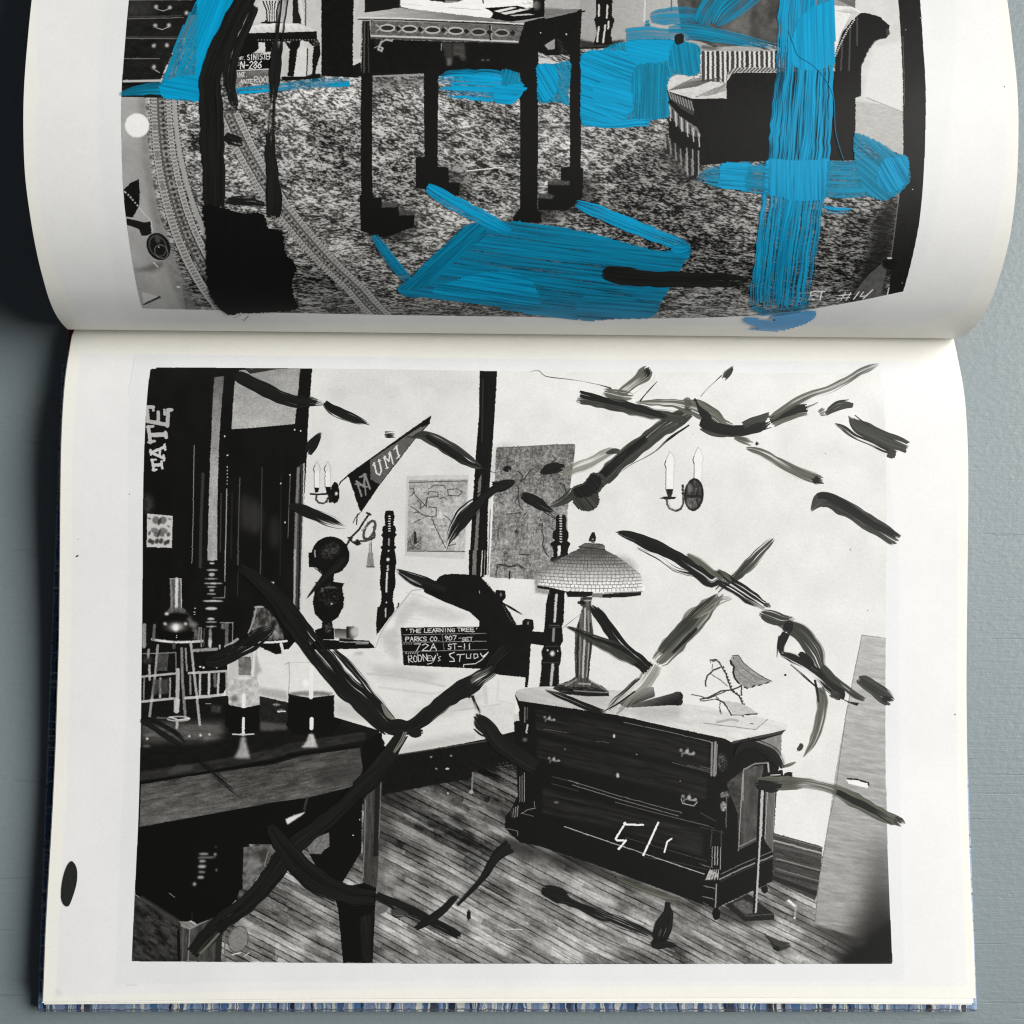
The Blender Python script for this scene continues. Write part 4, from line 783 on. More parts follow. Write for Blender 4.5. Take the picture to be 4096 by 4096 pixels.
def paint_upper():
    c = Canvas(UPPER, -0.172, 0.172, 0.0, 0.262, (240, 239, 232))
    P, L, E = c.poly, c.line, c.ell
    P("N 130 -800 N 140 0 U1 215 500 195 800 215 1100 250 1300 310 1500 420 1720 450 1790 U4 900 1800 1180 1700 1290 1500 1370 1200 1415 900 1415 500 1380 0 N 3960 -800", (236, 236, 235), soft=5)
    P("N 400 -800 U1 580 0 555 250 540 600 545 900 570 1200 620 1450 700 1780 U4 500 1800 960 1450 1050 1000 N 3800 -800", (232, 233, 233), soft=6)
    lp, rp_, bp = pts(UP_L), pts(UP_R), pts(UP_B)
    pr = np.vstack([lp, bp[1:], rp_[::-1][1:]])
    sl, m = c.fill(c.rp(pr))
    clip = np.zeros((c.H, c.W), np.float32); clip[sl] = m
    c.clip = clip

    def carpet(x, y):
        q = np.clip(1.25 - (y - 150) / 1500.0, .7, 1.3)              # the weave shrinks towards the back of the room
        yy = 900 * np.log(np.maximum(y, 1) / 900 + .6)
        a = vn(x / 8.0 / q, yy / 2.6, 1); b = vn(x / 3.6 / q, yy / 1.6, 2); d = vn(x / 70.0, y / 45.0, 3); e = vn(x / 24.0 / q, yy / 9.0, 5)
        v = a * .44 + b * .42 + e * .14
        return np.tanh((v - .5) * 7.0) * 76 + np.tanh((e - .5) * 4) * 16 + (d - .5) * 50

    ALL = " ".join(f"{x:.1f} {y:.1f}" for x, y in pr)
    P("N " + ALL, 126, tex=carpet)
    P("U3 500 1000 900 800 1100 950 U4 0 1100 500 1150 820 1050 840 1650 U2 1000 1750 U3 300 1300", 72, .85, soft=90, tex=carpet)
    P("U1 1000 1500 U2 300 1400 900 1560 U3 400 1760 U1 900 1760", 78, .7, soft=60, tex=carpet)
    P("U2 200 450 600 430 600 600 200 620", 165, .7, soft=60, tex=carpet); P("U2 0 560 170 540 160 900 0 900 U1 1300 900 1300 600", 140, .5, soft=40, tex=carpet)
    BK = 17
    P("N 400 -1000 3800 -1000 3800 150 400 150", 150, tex=t_add(t_noise(14, 90, 60, 0, 33), t_noise(7, 3, 3)))
    P("N 400 -950 N 1040 -950 N 1040 60 N 400 60", 30); P("N 1290 -950 1420 -950 1420 60 1290 60", 14); P("N 2180 -600 3100 -600 3120 60 2180 60", 176, tex=t_noise(8, 6, 6))
    # pale boards and rug border at the left
    P("U1 660 520 800 525 828 900 870 1150 925 1320 1000 1520 1030 1720 780 1720 680 1200", 168, tex=t_add(t_noise(12, 40, 50, 0, 2), t_noise(6, 3, 3)))
    P("U1 770 525 810 525 835 900 875 1150 930 1330 1030 1560 1100 1720 1020 1720 920 1480 870 1300 820 1100 790 900", 128, .8, soft=14, tex=t_noise(16, 10, 10))

    def band(off, seg, w, v, a=1.0, dash=None):
        b = pts("U1 835 530 838 700 850 860 878 1030 918 1190 965 1330 1022 1460 1088 1580 1165 1690 1200 1740")
        d = np.gradient(b, axis=0); n = np.stack([d[:, 1], -d[:, 0]], -1); n /= np.linalg.norm(n, axis=1)[:, None]
        q = b + n * off * np.linspace(.8, 1.25, len(b))[:, None]
        s = "N " + " ".join(f"{x:.1f} {y:.1f}" for x, y in q)
        c.line(s, w, v, a, dash=dash)

    band(14, 0, 36, 175); band(14, 0, 20, 95, .6, 9); band(30, 0, 4, 35, .9, 8); band(-4, 0, 4, 35, .9, 8)
    band(54, 0, 40, 88); band(54, 0, 26, 165, .75, 11); band(54, 0, 10, 40, .8, 14)
    band(84, 0, 26, 178); band(84, 0, 14, 95, .6, 9); band(70, 0, 4, 30, .9, 8); band(98, 0, 4, 30, .9, 8)
    band(116, 0, 20, 165); band(127, 0, 4, 35, .9, 8)
    for k, off in ((0, 0), (1, 0)):
        pass

    def band2(o, w, v, a=1.0, dash=None):
        s = f"U1 {1255+o} 640 {1330+o} 800 {1420+o} 960 {1518+o} 1120 {1640+o} 1270 {1790+o} 1440 {1960+o} 1600 {2090+o} 1740"
        c.line(s, w, v, a, dash=dash)

    band2(55, 34, 172); band2(55, 20, 100, .6, 9); band2(35, 4, 35, .9, 8); band2(78, 4, 35, .9, 8)
    band2(5, 46, 92); band2(5, 28, 165, .75, 11); band2(5, 10, 40, .8, 14)
    band2(-42, 34, 172); band2(-42, 20, 100, .6, 9); band2(-20, 4, 35, .9, 8); band2(-62, 4, 35, .9, 8)
    # punched hole, chair leg and castor at the left edge
    E("U1 757 692", 62, 61, 243, soft=3)
    P("U1 680 1050 720 1010 765 990 772 1060 768 1135 735 1200 685 1195", BK, tex=t_noise(8, 6, 6)); L("U1 690 1060 730 1100 770 1150", 9, 190, dash=8)
    P("U1 700 1205 800 1228 832 1222 835 1290 810 1300 780 1300 770 1265 700 1240", 25); L("U1 770 1150 835 1225 840 1275", 6, 200)
    E("U1 875 1362", 62, 72, 24); E("U1 870 1360", 44, 54, 75, ring=8, soft=4); E("U1 870 1318", 14, 24, 75, soft=5); E("U1 878 1363", 4, 5, 200); E("U1 890 1390", 34, 36, 130, ring=4, soft=3)
    P("U1 735 1490 780 1480 850 1450 900 1440 905 1470 840 1500 760 1495", 95, .7, soft=8); P("U1 785 1610 885 1640 795 1690", 195); L("U1 880 1640 795 1680", 12, 50); L("U1 850 1450 870 1475", 6, 215); E("U1 985 1585", 10, 5, 215)
    # chest of drawers
    P("N 520 -800 U1 712 -200 1120 -200 1090 0 880 455 870 480 670 500 690 250", 26, tex=t_add(t_noise(10, 30, 14, 0, 7), t_noise(6, 4, 4)))
    P("U1 700 0 860 0 840 80 700 90", 70, .6, soft=25, tex=t_noise(20, 10, 10))
    for s in ("U1 705 105 1010 98", "U1 695 212 985 215", "U1 685 325 880 325", "U1 700 2 1070 0"):
        L(s, 5, 135, .8, soft=1)
    L("U1 705 95 1000 88", 8, 60); L("U1 693 204 980 206", 8, 55); L("U1 683 450 890 446", 13, 190, soft=3); L("U1 680 468 885 466", 14, 12)
    for x, y in ((862, 38), (938, 42), (858, 142), (932, 140), (850, 252), (922, 250), (850, 370), (925, 372), (1030, 72)):
        E(f"U1 {x} {y}", 10, 12, 215, .9, soft=4)
    for s in ("U1 862 50 900 62 935 48", "U1 862 155 895 165 930 150", "U1 850 385 880 402"):
        L(s, 6, 165, .9, soft=2)
    P("N 500 340 U1 670 475 900 475 900 540 665 535", 22)
    # chair with pale back, striped seat
    P("S2 300 -400 1390 -400 1385 300 1365 950 1300 950 880 985 300 1060", 196, tex=t_noise(8, 14, 20))
    P("S2 1010 -300 1060 -300 1075 150 1110 250 1110 305 1000 300", 28); L("S2 1165 -200 1165 330", 14, 70); L("S2 1100 0 1130 300", 30, 215)
    P("S2 600 280 660 260 860 290 860 300 600 300", 25); P("S2 540 40 610 0 640 60 660 200 640 280 490 290", 208)
    for i, (x0, x1) in enumerate(((615, 665), (655, 695), (700, 715), (735, 735), (780, 755), (830, 790))):
        L(f"S2 {x0} 20 {x1} 140 {x1+4} 275", 15, 28)
    for x0, x1 in ((640, 682), (680, 708), (720, 728), (758, 748), (800, 775)):
        L(f"S2 {x0} 10 {x1} 140 {x1+4} 275", 12, 225)
    P("S2 400 430 440 345 560 318 800 300 1000 305 1200 350 1300 385 1300 408 900 425", 226, g=("S2 800 300 800 430", 236, 205))
    for x in range(500, 1280, 95):
        L(f"S2 {x} {330 + abs(x-850)*.07:.0f} {x+40} 405", 16, 185, .6, soft=8)
    P("S2 330 432 560 425 1310 405 1312 490 1350 560 1330 600 1250 590 1200 530 560 545 400 560 330 640", 18, tex=t_noise(8, 6, 3))
    for x in range(560, 1300, 38):
        E(f"S2 {x} {515}", 8, 6, 190, .8, soft=3)
    E("S2 1300 560", 40, 40, 60, .9, soft=6, tex=t_noise(90, 3, 3)); E("S2 400 575", 26, 20, 60, .9, soft=5, tex=t_noise(90, 3, 3))
    P("S2 330 530 560 540 560 640 480 690 310 690", 16); P("S2 570 545 645 545 650 640 630 660 530 660 570 620", 215); P("S2 645 540 740 540 725 660 650 680", 14)
    P("S2 965 540 1060 520 1100 520 1090 600 1060 640 1045 800 1020 985 930 985 965 640", 16); P("S2 1105 520 1145 525 1150 600 1180 622 1185 980 1015 985 1040 800 1060 650 1095 620", 214, tex=t_noise(6, 8, 20)); L("S2 1190 630 1180 980", 12, 25); P("S2 1275 590 1350 580 1360 700 1300 880 1290 1000 1350 1040 1250 1050 1255 760", 16)
    P("S2 880 760 960 640 945 920 915 985 880 980", 190); P("S2 900 540 960 550 970 640 950 620", 25); P("S2 1130 990 1350 950 1350 1010 860 1045 860 990", 16)
    # slate on the chair
    P("S2 250 740 320 690 735 690 735 905 220 920", 14); P("S2 220 920 730 890 735 1060 310 1090 200 1040", 105, tex=t_add(t_noise(30, 14, 8, 0, 5), t_noise(16, 3, 3)))
    L("S2 230 915 730 890", 14, 205); L("S2 270 845 330 842", 10, 150)
    c.text("S2 285 775 395 770 295 735", "MR.", 9, 190); c.text("S2 410 775 735 765 410 705", "SINISTER", 11, 220)
    c.text("S2 320 890 600 880 330 795", "N-286", 13, 228); c.text("S2 245 850 310 850 255 800", "NO", 8, 160); c.text("S2 275 1000 430 990 275 940", "INT.", 10, 215); c.text("S2 315 1080 490 1075 320 1030", "ANTE", 10, 215); c.text("S2 500 1068 735 1060 500 990", "ROOM", 10, 210)
    # dark doorway and jamb behind the table
    P("U2 402 -400 590 -400 575 400 610 430 396 420", 14, tex=t_noise(4, 10, 10)); P("S3 78 -400 155 -400 150 150 130 160 118 450 60 460 62 280", 192, tex=t_noise(10, 4, 30)); P("S3 60 458 128 450 125 480 85 510 64 512", 205); P("S3 60 512 120 480 128 590 60 590", 18)
    P("U2 640 215 1060 230 1518 240 U3 110 380 110 560 U2 1518 400 1060 420 950 415 680 425", 15, tex=t_noise(4, 10, 10))
    P("S3 740 320 830 330 835 480 790 510 760 390", 55, .9, soft=8); P("S3 835 332 925 336 935 470 900 470 880 430 835 430", 75, .8, soft=5, tex=t_noise(16, 14, 4)); P("S3 790 450 825 450 825 505 790 510", 110, .8, soft=5); E("S3 1065 465 S3 1105 465", 14, 9, 90, .8, soft=4); L("S3 745 340 742 390", 8, 150, .8)
    L("U2 640 425 960 412", 10, 200, .8, soft=2)
    # pale wall right of the table, turned pedestal
    P("S3 1540 -400 1932 -400 1932 330 1810 370 1810 90 1540 70", 172, tex=t_noise(8, 6, 6)); P("U3 440 -300 1010 -300 1005 100 960 240 440 245", 172, g=("U3 440 100 1000 100", 158, 182), tex=t_noise(8, 4, 4)); L("U3 800 0 795 120", 9, 205); L("U3 948 -100 945 60", 7, 95)
    P("U3 440 215 520 235 700 220 620 265 440 270", 35, .9, soft=5); L("U3 450 222 530 235", 6, 120)
    P("U3 528 -300 622 -300 618 90 632 110 612 180 620 245 515 248 535 180 520 105 530 90", 16)
    for s in ("U3 545 30 545 90", "U3 592 30 588 100", "U3 545 150 535 230", "U3 580 140 568 235", "U3 598 120 596 160"):
        L(s, 10, 225, .9, soft=3)
    L("U3 440 268 620 262", 8, 14)
    # table with pierced apron
    P("U2 600 102 830 45 1300 30 U3 130 30 455 58 440 78 U3 150 135 U2 1500 150 625 112", 150, tex=t_add(t_noise(12, 40, 4, 0, 9), t_noise(8, 3, 3)))
    P("S3 155 -400 420 -400 420 60 155 108", 22); P("S3 420 -400 1450 -400 1545 -60 1540 70 420 60", 60, tex=t_noise(20, 10, 10))
    P("S3 425 -100 660 -100 760 20 860 20 1060 -60 1450 -60 1455 90 1380 110 1140 90 1145 160 950 135 700 100 430 62", 240, tex=t_noise(6, 20, 4))
    for s, w, v in (("S3 425 58 560 82", 8, 60), ("S3 650 102 706 102", 7, 60), ("S3 660 0 760 8", 18, 20), ("S3 780 12 865 14", 14, 150), ("S3 1060 -10 1068 25", 10, 60), ("S3 560 90 640 80", 5, 150), ("S3 800 60 1060 80", 5, 180), ("S3 430 30 600 45", 4, 190)):
        L(s, w, v, .9, soft=2)
    P("S3 1080 62 1200 55 1330 45 1400 60 1500 60 1540 130 1380 155 1180 180 1120 150 1150 100", 14); P("S3 1150 85 1290 55 1330 60 1200 95", 225); P("S3 1200 100 1360 70 1420 75 1240 115", 215); P("S3 1260 118 1420 105 1470 115 1300 125", 190); P("S3 1460 0 1540 -20 1540 130 1500 120", 14); E("S3 1480 40", 24, 40, 120, .8, soft=8, tex=t_noise(60, 4, 4))
    E("S3 1410 20", 36, 60, 225, .9, soft=6, tex=t_noise(60, 4, 4))
    P("S3 95 132 140 118 140 100 430 62 1120 140 1400 190 1340 205 900 185 140 152", 172, g=("S3 200 90 S3 900 180", 190, 120), tex=t_noise(14, 30, 3)); L("S3 95 138 400 142 1100 172 1380 188", 8, 225); L("S3 100 150 400 155 1100 184 1380 198", 8, 16)
    P("S3 190 160 1130 190 1400 205 1330 330 1200 330 190 290", 96, tex=t_add(t_noise(26, 6, 4, 0, 3), t_noise(12, 3, 3))); L("S3 195 278 700 295 1340 325", 14, 195, soft=3); L("S3 190 296 700 312 1340 338", 8, 60)
    L("S3 192 165 190 285", 7, 190); L("S3 1118 200 1122 310", 10, 12); L("S3 1130 205 1130 300", 8, 165)
    for i, x in enumerate((325, 498, 675, 855, 1030, 1210)):
        y = 218 + (x - 325) * .042; rx = 52 if i < 5 else 48
        E(f"S3 {x} {y:.0f}", rx, 25, 42); E(f"S3 {x} {y:.0f}", rx, 26, 182 if i < 4 else 150, ring=13, soft=3)
        L(f"S3 {x-86} {y-24:.0f} {x-50} {y:.0f} {x-86} {y+24:.0f}", 11, 165 if i < 4 else 130, .85, soft=3)
        P(f"S3 {x+62} {y:.0f} {x+86} {y-22:.0f} {x+108} {y:.0f} {x+86} {y+24:.0f}", 30)
    P("S3 1390 170 1830 70 1820 300 1740 420 1560 430 1340 330", 16, tex=t_noise(4, 8, 8)); P("S3 1540 68 1820 72 1790 92 1550 152 1540 130", 118, tex=t_noise(16, 20, 3)); L("S3 1545 155 1850 88", 12, 14)
    P("S3 1540 350 1620 300 1620 380 1570 385", 150, tex=t_noise(20, 4, 4)); P("S3 1640 300 1680 330 1725 410 1660 420", 30, tex=t_noise(40, 4, 4)); E("S3 1710 265", 6, 8, 200); E("S3 1512 254", 5, 5, 200)
    P("S3 1498 450 1530 445 1680 495 1500 498", 200)
    P("S3 225 300 360 310 300 330 270 380 250 420", 30); L("S3 360 318 320 308 280 325 262 360 255 385 280 400 290 375 270 365", 15, 165, soft=4); L("S3 225 372 250 360", 8, 140)
    # legs and stepped feet, with their shade on the rug
    for q in ("U2 600 1150 760 1100 960 1200 900 1320 700 1340", "U2 900 960 1080 900 1230 980 1180 1110 960 1060", "U3 60 1150 240 1120 340 1200 240 1260 60 1250", "U3 210 1060 470 950 560 1060 400 1190 220 1190", "U3 900 760 1100 820 1120 1010 1000 1010 900 900"):
        P(q, 40, .55, soft=34)
    P("U2 620 430 980 420 960 480 640 500", 70, .5, soft=20)
    P("U2 622 118 660 118 678 430 678 1080 616 1080 614 430", BK, tex=t_noise(4, 6, 20)); L("U2 632 125 628 400", 8, 95, .8, soft=3); L("U2 650 130 655 400", 5, 70, .8)
    P("U2 605 1075 682 1075 682 1090 726 1090 728 1146 820 1143 824 1190 908 1188 908 1252 740 1312 690 1300 612 1275", BK); P("U2 735 1120 800 1118 815 1142 735 1146", 75, tex=t_noise(20, 4, 4)); P("U2 825 1165 890 1162 905 1188 828 1190", 70, tex=t_noise(20, 4, 4))
    P("U2 960 380 1042 380 1036 868 1036 920 1095 925 1100 1010 1160 1010 1155 1082 1080 1060 915 1037 915 868 964 868", BK)
    P("U3 110 250 212 250 206 1160 228 1175 228 1228 74 1228 74 1195 110 1150", BK); P("U3 385 280 440 90 446 925 460 932 455 1092 370 1162 212 1160 212 1085 265 1070 265 1004 335 996 335 930 384 918", BK)
    P("U3 268 1000 300 992 385 1000 385 1022 268 1020", 85, .9, soft=3, tex=t_noise(30, 3, 3)); P("U3 212 1078 260 1068 300 1078 290 1098 215 1095", 80, .9, soft=3, tex=t_noise(30, 3, 3)); P("U3 210 1000 262 1000 262 1060 210 1075", 150, tex=carpet)
    L("U2 1195 945 1400 925", 6, 225); L("U2 930 1225 970 1250", 6, 200)
    # the divan
    P("U3 930 -300 U4 190 -300 180 60 150 240 0 235 U3 1300 260 1090 250 1000 160", 78, tex=t_add(t_noise(30, 24, 30, 0, 11), t_noise(8, 4, 4)))
    P("U3 1420 0 U4 20 -100 30 0 20 200 U3 1400 240 1380 100", 40, .8, soft=8); P("U3 1200 150 1330 100 1390 60 1400 180 1300 240", 120, .5, soft=30, tex=t_noise(20, 10, 10))
    P("U3 1000 215 1110 230 1180 260 1420 250 U4 0 250 150 300 150 400 0 395 U3 1300 372 1105 320", 165, tex=t_noise(14, 14, 6)); P("U3 1110 250 1200 262 1250 255 1180 275 1110 268", 60, .8, soft=6)
    P("U3 1102 282 1518 285 U4 155 300 150 400 U3 1290 395 1250 460 1112 455", 212)
    for i in range(20):
        x = 1120 + i * 27
        L(f"U3 {x} 290 {x+1} 452", 12 if i % 3 else 17, 30 if i % 2 else 52, .92, soft=2)
    P("U3 920 470 935 430 985 412 1075 412 1112 452 1250 452 1250 545 1060 545 980 530 930 505", 205, tex=t_noise(14, 8, 5))
    for i in range(11):
        L(f"U3 {935+i*14} {500-i*2} {990+i*22} {470-i*4} {1075+i*16} {430+i*3}", 5, 70, .7)
    for i in range(6):
        L(f"U3 {1080+i*20} {535-i*9} {1160+i*12} {525-i*9} {1245} {500-i*8}", 5, 110, .7)
    P("U3 920 480 930 505 1060 545 1250 545 1250 420 1270 390 1518 395 U4 580 395 575 885 0 890 U3 1110 912 1080 985 1050 985 1020 880 935 800 925 600", BK, tex=t_noise(4, 10, 10))
    P("U3 925 505 980 530 1065 560 1070 640 1000 600 935 540", 60, .95)
    for i in range(9):
        L(f"U3 {932+i*15} {512+i*6} {945+i*15} {548+i*8}", 6, 165, .8, soft=2)
    P("U3 932 570 1000 650 1085 700 1108 745 1090 760 1000 720 940 640", 130, .9)
    for i in range(11):
        L(f"U3 {936+i*16} {590+i*15} {940+i*16} {670+i*14}", 7, 30 if i % 2 else 205, .85, soft=2)
    for i in range(12):
        L(f"U3 {905+i*15} {740+i*14} {915+i*14} {820+i*15}", 9, 40 if i % 2 else 150, .75, soft=4)
    for i in range(5):
        L(f"U3 {1030+i*16} {820+i*4} {1035+i*15} {965}", 8, 35 if i % 2 else 170, .85, soft=3)
    P("U3 1252 450 1256 402 1290 376 1400 372 1518 374 U4 60 380 150 378 150 402 U3 1300 402 1275 412 1262 440", 190)
    for i in range(22):
        L(f"U3 {1262+i*20} {410-min(i,3)*4} {1285+i*20} {378}", 8, 60, .8, soft=2)
    P("U4 460 30 560 38 640 72 560 120 500 200 468 310", 225, tex=t_noise(6, 6, 6))
    for i in range(7):
        L(f"U4 {470+i*14} {60-i*2} {560+i*8} {75} {510-i*2} {170+i*4} {470} {290+i*3}", 3, 165, .7)
    P("U4 612 72 660 72 720 98 768 140 772 180 750 210 690 222 655 270 612 368 612 530 580 540 578 885 468 885 468 305 510 180 560 115", BK, sm=False); P("U4 750 165 772 150 775 185 755 208", 60); L("U4 768 150 772 180", 4, 220)
    for s in ("U4 508 240 500 390", "U4 552 150 545 390", "U4 590 100 590 250"):
        L(s, 9, 80, .8, soft=3)
    L("U4 575 110 540 160 500 240 470 310", 9, 200, dash=6)
    # bright wall beyond, pale floor, black border
    P("U4 580 -300 820 -300 838 300 842 620 580 560 582 540 612 535 614 370 660 270 695 224 752 212 775 180 768 140 720 96 640 70 580 45", 208, tex=t_noise(8, 20, 20)); P("U4 460 -300 580 -300 580 45 460 -10", 105, tex=t_noise(12, 8, 8)); P("U4 680 260 842 230 842 620 640 545 620 540", 222, .8, soft=8)
    P("U4 582 560 720 575 842 622 845 860 580 745", 186, tex=t_noise(10, 8, 4)); L("U4 640 540 842 620", 5, 160)
    P("N 3600 -800 U4 812 -200 818 0 838 300 845 600 845 850 825 1050 805 1250 780 1400 765 1640 N 3620 1240 N 3800 1100 N 3800 -800", 22, tex=t_noise(4, 14, 30)); L("U4 842 200 850 580", 3, 130, .8); L("U4 822 1060 800 1250 775 1425", 5, 165)
    P("U4 700 1180 820 1080 780 1400 740 1640 500 1680 600 1520", 24, .85, soft=24); P("U4 565 1625 650 1520 765 1420 745 1530 720 1632 640 1650", 88, tex=t_noise(14, 10, 10)); E("U4 770 1455", 40, 30, 14, soft=4); L("U4 765 1590 755 1630", 7, 215); E("U4 770 1425", 14, 5, 200)
    for s in ("U4 860 165", "U4 940 98", "U4 898 1045", "U4 840 1560"):
        E(s, 3, 3, 200)
    # hand lettering at the foot of the still
    W = 238
    L("U4 300 1615 265 1620 250 1640 290 1650 275 1665 230 1660", 7, W); L("U4 335 1612 325 1655 355 1652", 7, W); L("U4 335 1612 362 1608", 6, W); L("U4 330 1633 352 1630", 6, W); L("U4 370 1612 415 1608", 7, W); L("U4 395 1612 385 1655", 7, W)
    L("U4 525 1615 500 1658", 6, W); L("U4 555 1615 530 1658", 6, W); L("U4 490 1632 560 1625", 6, W); L("U4 480 1648 548 1643", 6, W); L("U4 600 1612 570 1652", 7, W); L("U4 625 1612 605 1638 645 1632", 6, W); L("U4 675 1600 622 1650", 7, W)
    coarsen(c, clip)
    yy, xx = np.mgrid[0:c.H, 0:c.W].astype(np.float32)
    n = t_noise(1.0, 2.2, 2.2, 0, 171)(xx, yy) * 5 + t_noise(1.0, 5, 1.3, 0, 172)(xx, yy) * 3.5
    mid = np.clip(c.im[..., 0] / 90.0, 0.25, 1)
    c.im += (n * mid * clip)[..., None]
    c.im += (((vn(xx / 160., yy / 160., 9) - .5) * 5 + (vn(xx / 34., yy / 34., 8) - .5) * 2.4 + (vn(xx / 1.7, yy / 1.7, 7) - .5) * 3.0) * (1 - clip))[..., None]
    c.im[..., 2] -= 3.0 * clip; c.im[..., 1] -= 0.6 * clip
    c.clip = None
    E("U4 1404 478", 3, 3, 50); L("U1 1290 1755 1330 1740", 3, 90); L("U1 1335 1765 1345 1770 1370 1745", 4, 60)
    return c
# ------------------------------------------------------------------ materials
def new_mat(name):
    m = bpy.data.materials.new(name); m.use_nodes = True
    nt = m.node_tree; b = nt.nodes["Principled BSDF"]
    return m, nt, b


def nd(nt, kind, **kw):
    n = nt.nodes.new(kind)
    for k, v in kw.items():
        setattr(n, k, v)
    return n


def math_n(nt, op, a, b=None, clamp=False):
    n = nd(nt, "ShaderNodeMath", operation=op, use_clamp=clamp)
    for i, v in enumerate((a, b)):
        if v is None:
            continue
        if isinstance(v, (int, float)):
            n.inputs[i].default_value = v
        else:
            nt.links.new(v, n.inputs[i])
    return n.outputs[0]


def lin(r, g, b):
    f = lambda c: (c / 255 / 12.92) if c / 255 <= .04045 else ((c / 255 + .055) / 1.055) ** 2.4
    return (f(r), f(g), f(b), 1.0)


def ramp(nt, fac, stops, mode="LINEAR"):
    n = nd(nt, "ShaderNodeValToRGB"); n.color_ramp.interpolation = mode
    el = n.color_ramp.elements
    while len(el) < len(stops):
        el.new(0.5)
    for e, (p, c) in zip(el, stops):
        e.position = p; e.color = c
    nt.links.new(fac, n.inputs[0])
    return n.outputs[0]


def page_material(name, image):
    m, nt, b = new_mat(name)
    uv = nd(nt, "ShaderNodeUVMap", uv_map="UVMap")
    t = nd(nt, "ShaderNodeTexImage", image=image, extension="EXTEND", interpolation="Linear")
    nt.links.new(uv.outputs[0], t.inputs[0])
    co = nd(nt, "ShaderNodeTexCoord")
    n = nd(nt, "ShaderNodeTexNoise"); n.inputs["Scale"].default_value = 900; n.inputs["Detail"].default_value = 3
    nt.links.new(co.outputs["Object"], n.inputs["Vector"])
    n2 = nd(nt, "ShaderNodeTexNoise"); n2.inputs["Scale"].default_value = 14; n2.inputs["Detail"].default_value = 1
    nt.links.new(co.outputs["Object"], n2.inputs["Vector"])
    bp = nd(nt, "ShaderNodeBump"); bp.inputs["Strength"].default_value = 0.05; bp.inputs["Distance"].default_value = 0.0002
    nt.links.new(n.outputs[0], bp.inputs["Height"])
    bp2 = nd(nt, "ShaderNodeBump"); bp2.inputs["Strength"].default_value = 0.12; bp2.inputs["Distance"].default_value = 0.002
    nt.links.new(n2.outputs[0], bp2.inputs["Height"]); nt.links.new(bp.outputs[0], bp2.inputs["Normal"])
    mx = nd(nt, "ShaderNodeMix", data_type="RGBA", blend_type="MULTIPLY"); mx.inputs[0].default_value = 1
    nt.links.new(t.outputs[0], mx.inputs[6])
    nt.links.new(ramp(nt, n.outputs[0], [(0.3, (.965, .965, .965, 1)), (0.7, (1, 1, 1, 1))]), mx.inputs[7])
    nt.links.new(mx.outputs[2], b.inputs["Base Color"]); nt.links.new(bp2.outputs[0], b.inputs["Normal"])
    b.inputs["Roughness"].default_value = 0.42; b.inputs["Specular IOR Level"].default_value = 0.32
    return m


def paint_material(name, c0, c1, top_alpha=1.0, gain=5.0, rough=0.42, spec=0.32, fine=1.0, contrast=2.6):
    """brushed paint: colour and cover vary along the bristle direction (UV u along, v across)"""
    m, nt, b = new_mat(name)
    uv = nd(nt, "ShaderNodeUVMap", uv_map="UVMap")
    n = nd(nt, "ShaderNodeTexNoise"); n.inputs["Scale"].default_value = fine; n.inputs["Detail"].default_value = 3.0; n.inputs["Roughness"].default_value = 0.6
    nt.links.new(uv.outputs[0], n.inputs["Vector"])
    n2 = nd(nt, "ShaderNodeTexNoise"); n2.inputs["Scale"].default_value = 0.32; n2.inputs["Detail"].default_value = 2.0
    nt.links.new(uv.outputs[0], n2.inputs["Vector"])
    at = nd(nt, "ShaderNodeAttribute", attribute_name="dry")
    k = math_n(nt, "ADD", math_n(nt, "MULTIPLY", n.outputs[0], .7), math_n(nt, "MULTIPLY", n2.outputs[0], .3))
    k = math_n(nt, "ADD", math_n(nt, "MULTIPLY", math_n(nt, "SUBTRACT", k, .5), contrast), .5, True)
    a = math_n(nt, "SUBTRACT", math_n(nt, "ADD", k, .03), at.outputs["Fac"])
    a = math_n(nt, "ADD", math_n(nt, "MULTIPLY", a, gain), 0.5, True)
    a = math_n(nt, "MULTIPLY", a, top_alpha)
    nt.links.new(ramp(nt, k, [(0.2, c0), (0.85, c1)]), b.inputs["Base Color"])
    b.inputs["Roughness"].default_value = rough; b.inputs["Specular IOR Level"].default_value = spec
    nt.links.new(a, b.inputs["Alpha"])
    return m


INK = paint_material("black_ink", lin(14, 14, 13), lin(30, 30, 28), gain=7)
INK_GREY = paint_material("grey_ink", lin(28, 28, 26), lin(72, 72, 66), top_alpha=.97, gain=4)
WASH = paint_material("ink_wash", lin(48, 49, 43), lin(108, 109, 98), top_alpha=.88, gain=3)
PALE = paint_material("pale_ink_wash", lin(104, 102, 92), lin(160, 158, 148), top_alpha=.7, gain=3)
BLUE = paint_material("blue_paint", lin(0, 128, 168), lin(0, 164, 216), top_alpha=.96, gain=2.4, contrast=1.9)
BLUE_THIN = paint_material("thin_blue_paint", lin(12, 112, 142), lin(4, 152, 194), top_alpha=.88, gain=1.7, contrast=1.9)
BLUE_BAND = paint_material("streaky_blue_paint", lin(12, 108, 140), lin(0, 160, 210), top_alpha=.91, gain=2.6, fine=1.25)
BLUE_DEEP = paint_material("deep_blue_paint", lin(0, 90, 120), lin(0, 146, 190), top_alpha=.95, gain=2.0, contrast=1.9)
INK_SOLID = paint_material("solid_black_paint", lin(9, 9, 9), lin(13, 13, 12))
SPOT = paint_material("spot_ink", lin(33, 36, 33), lin(38, 41, 37))
BLUE_PALE = paint_material("pale_blue_paint", lin(60, 138, 194), lin(92, 164, 214), top_alpha=.95, gain=3, contrast=1.5)


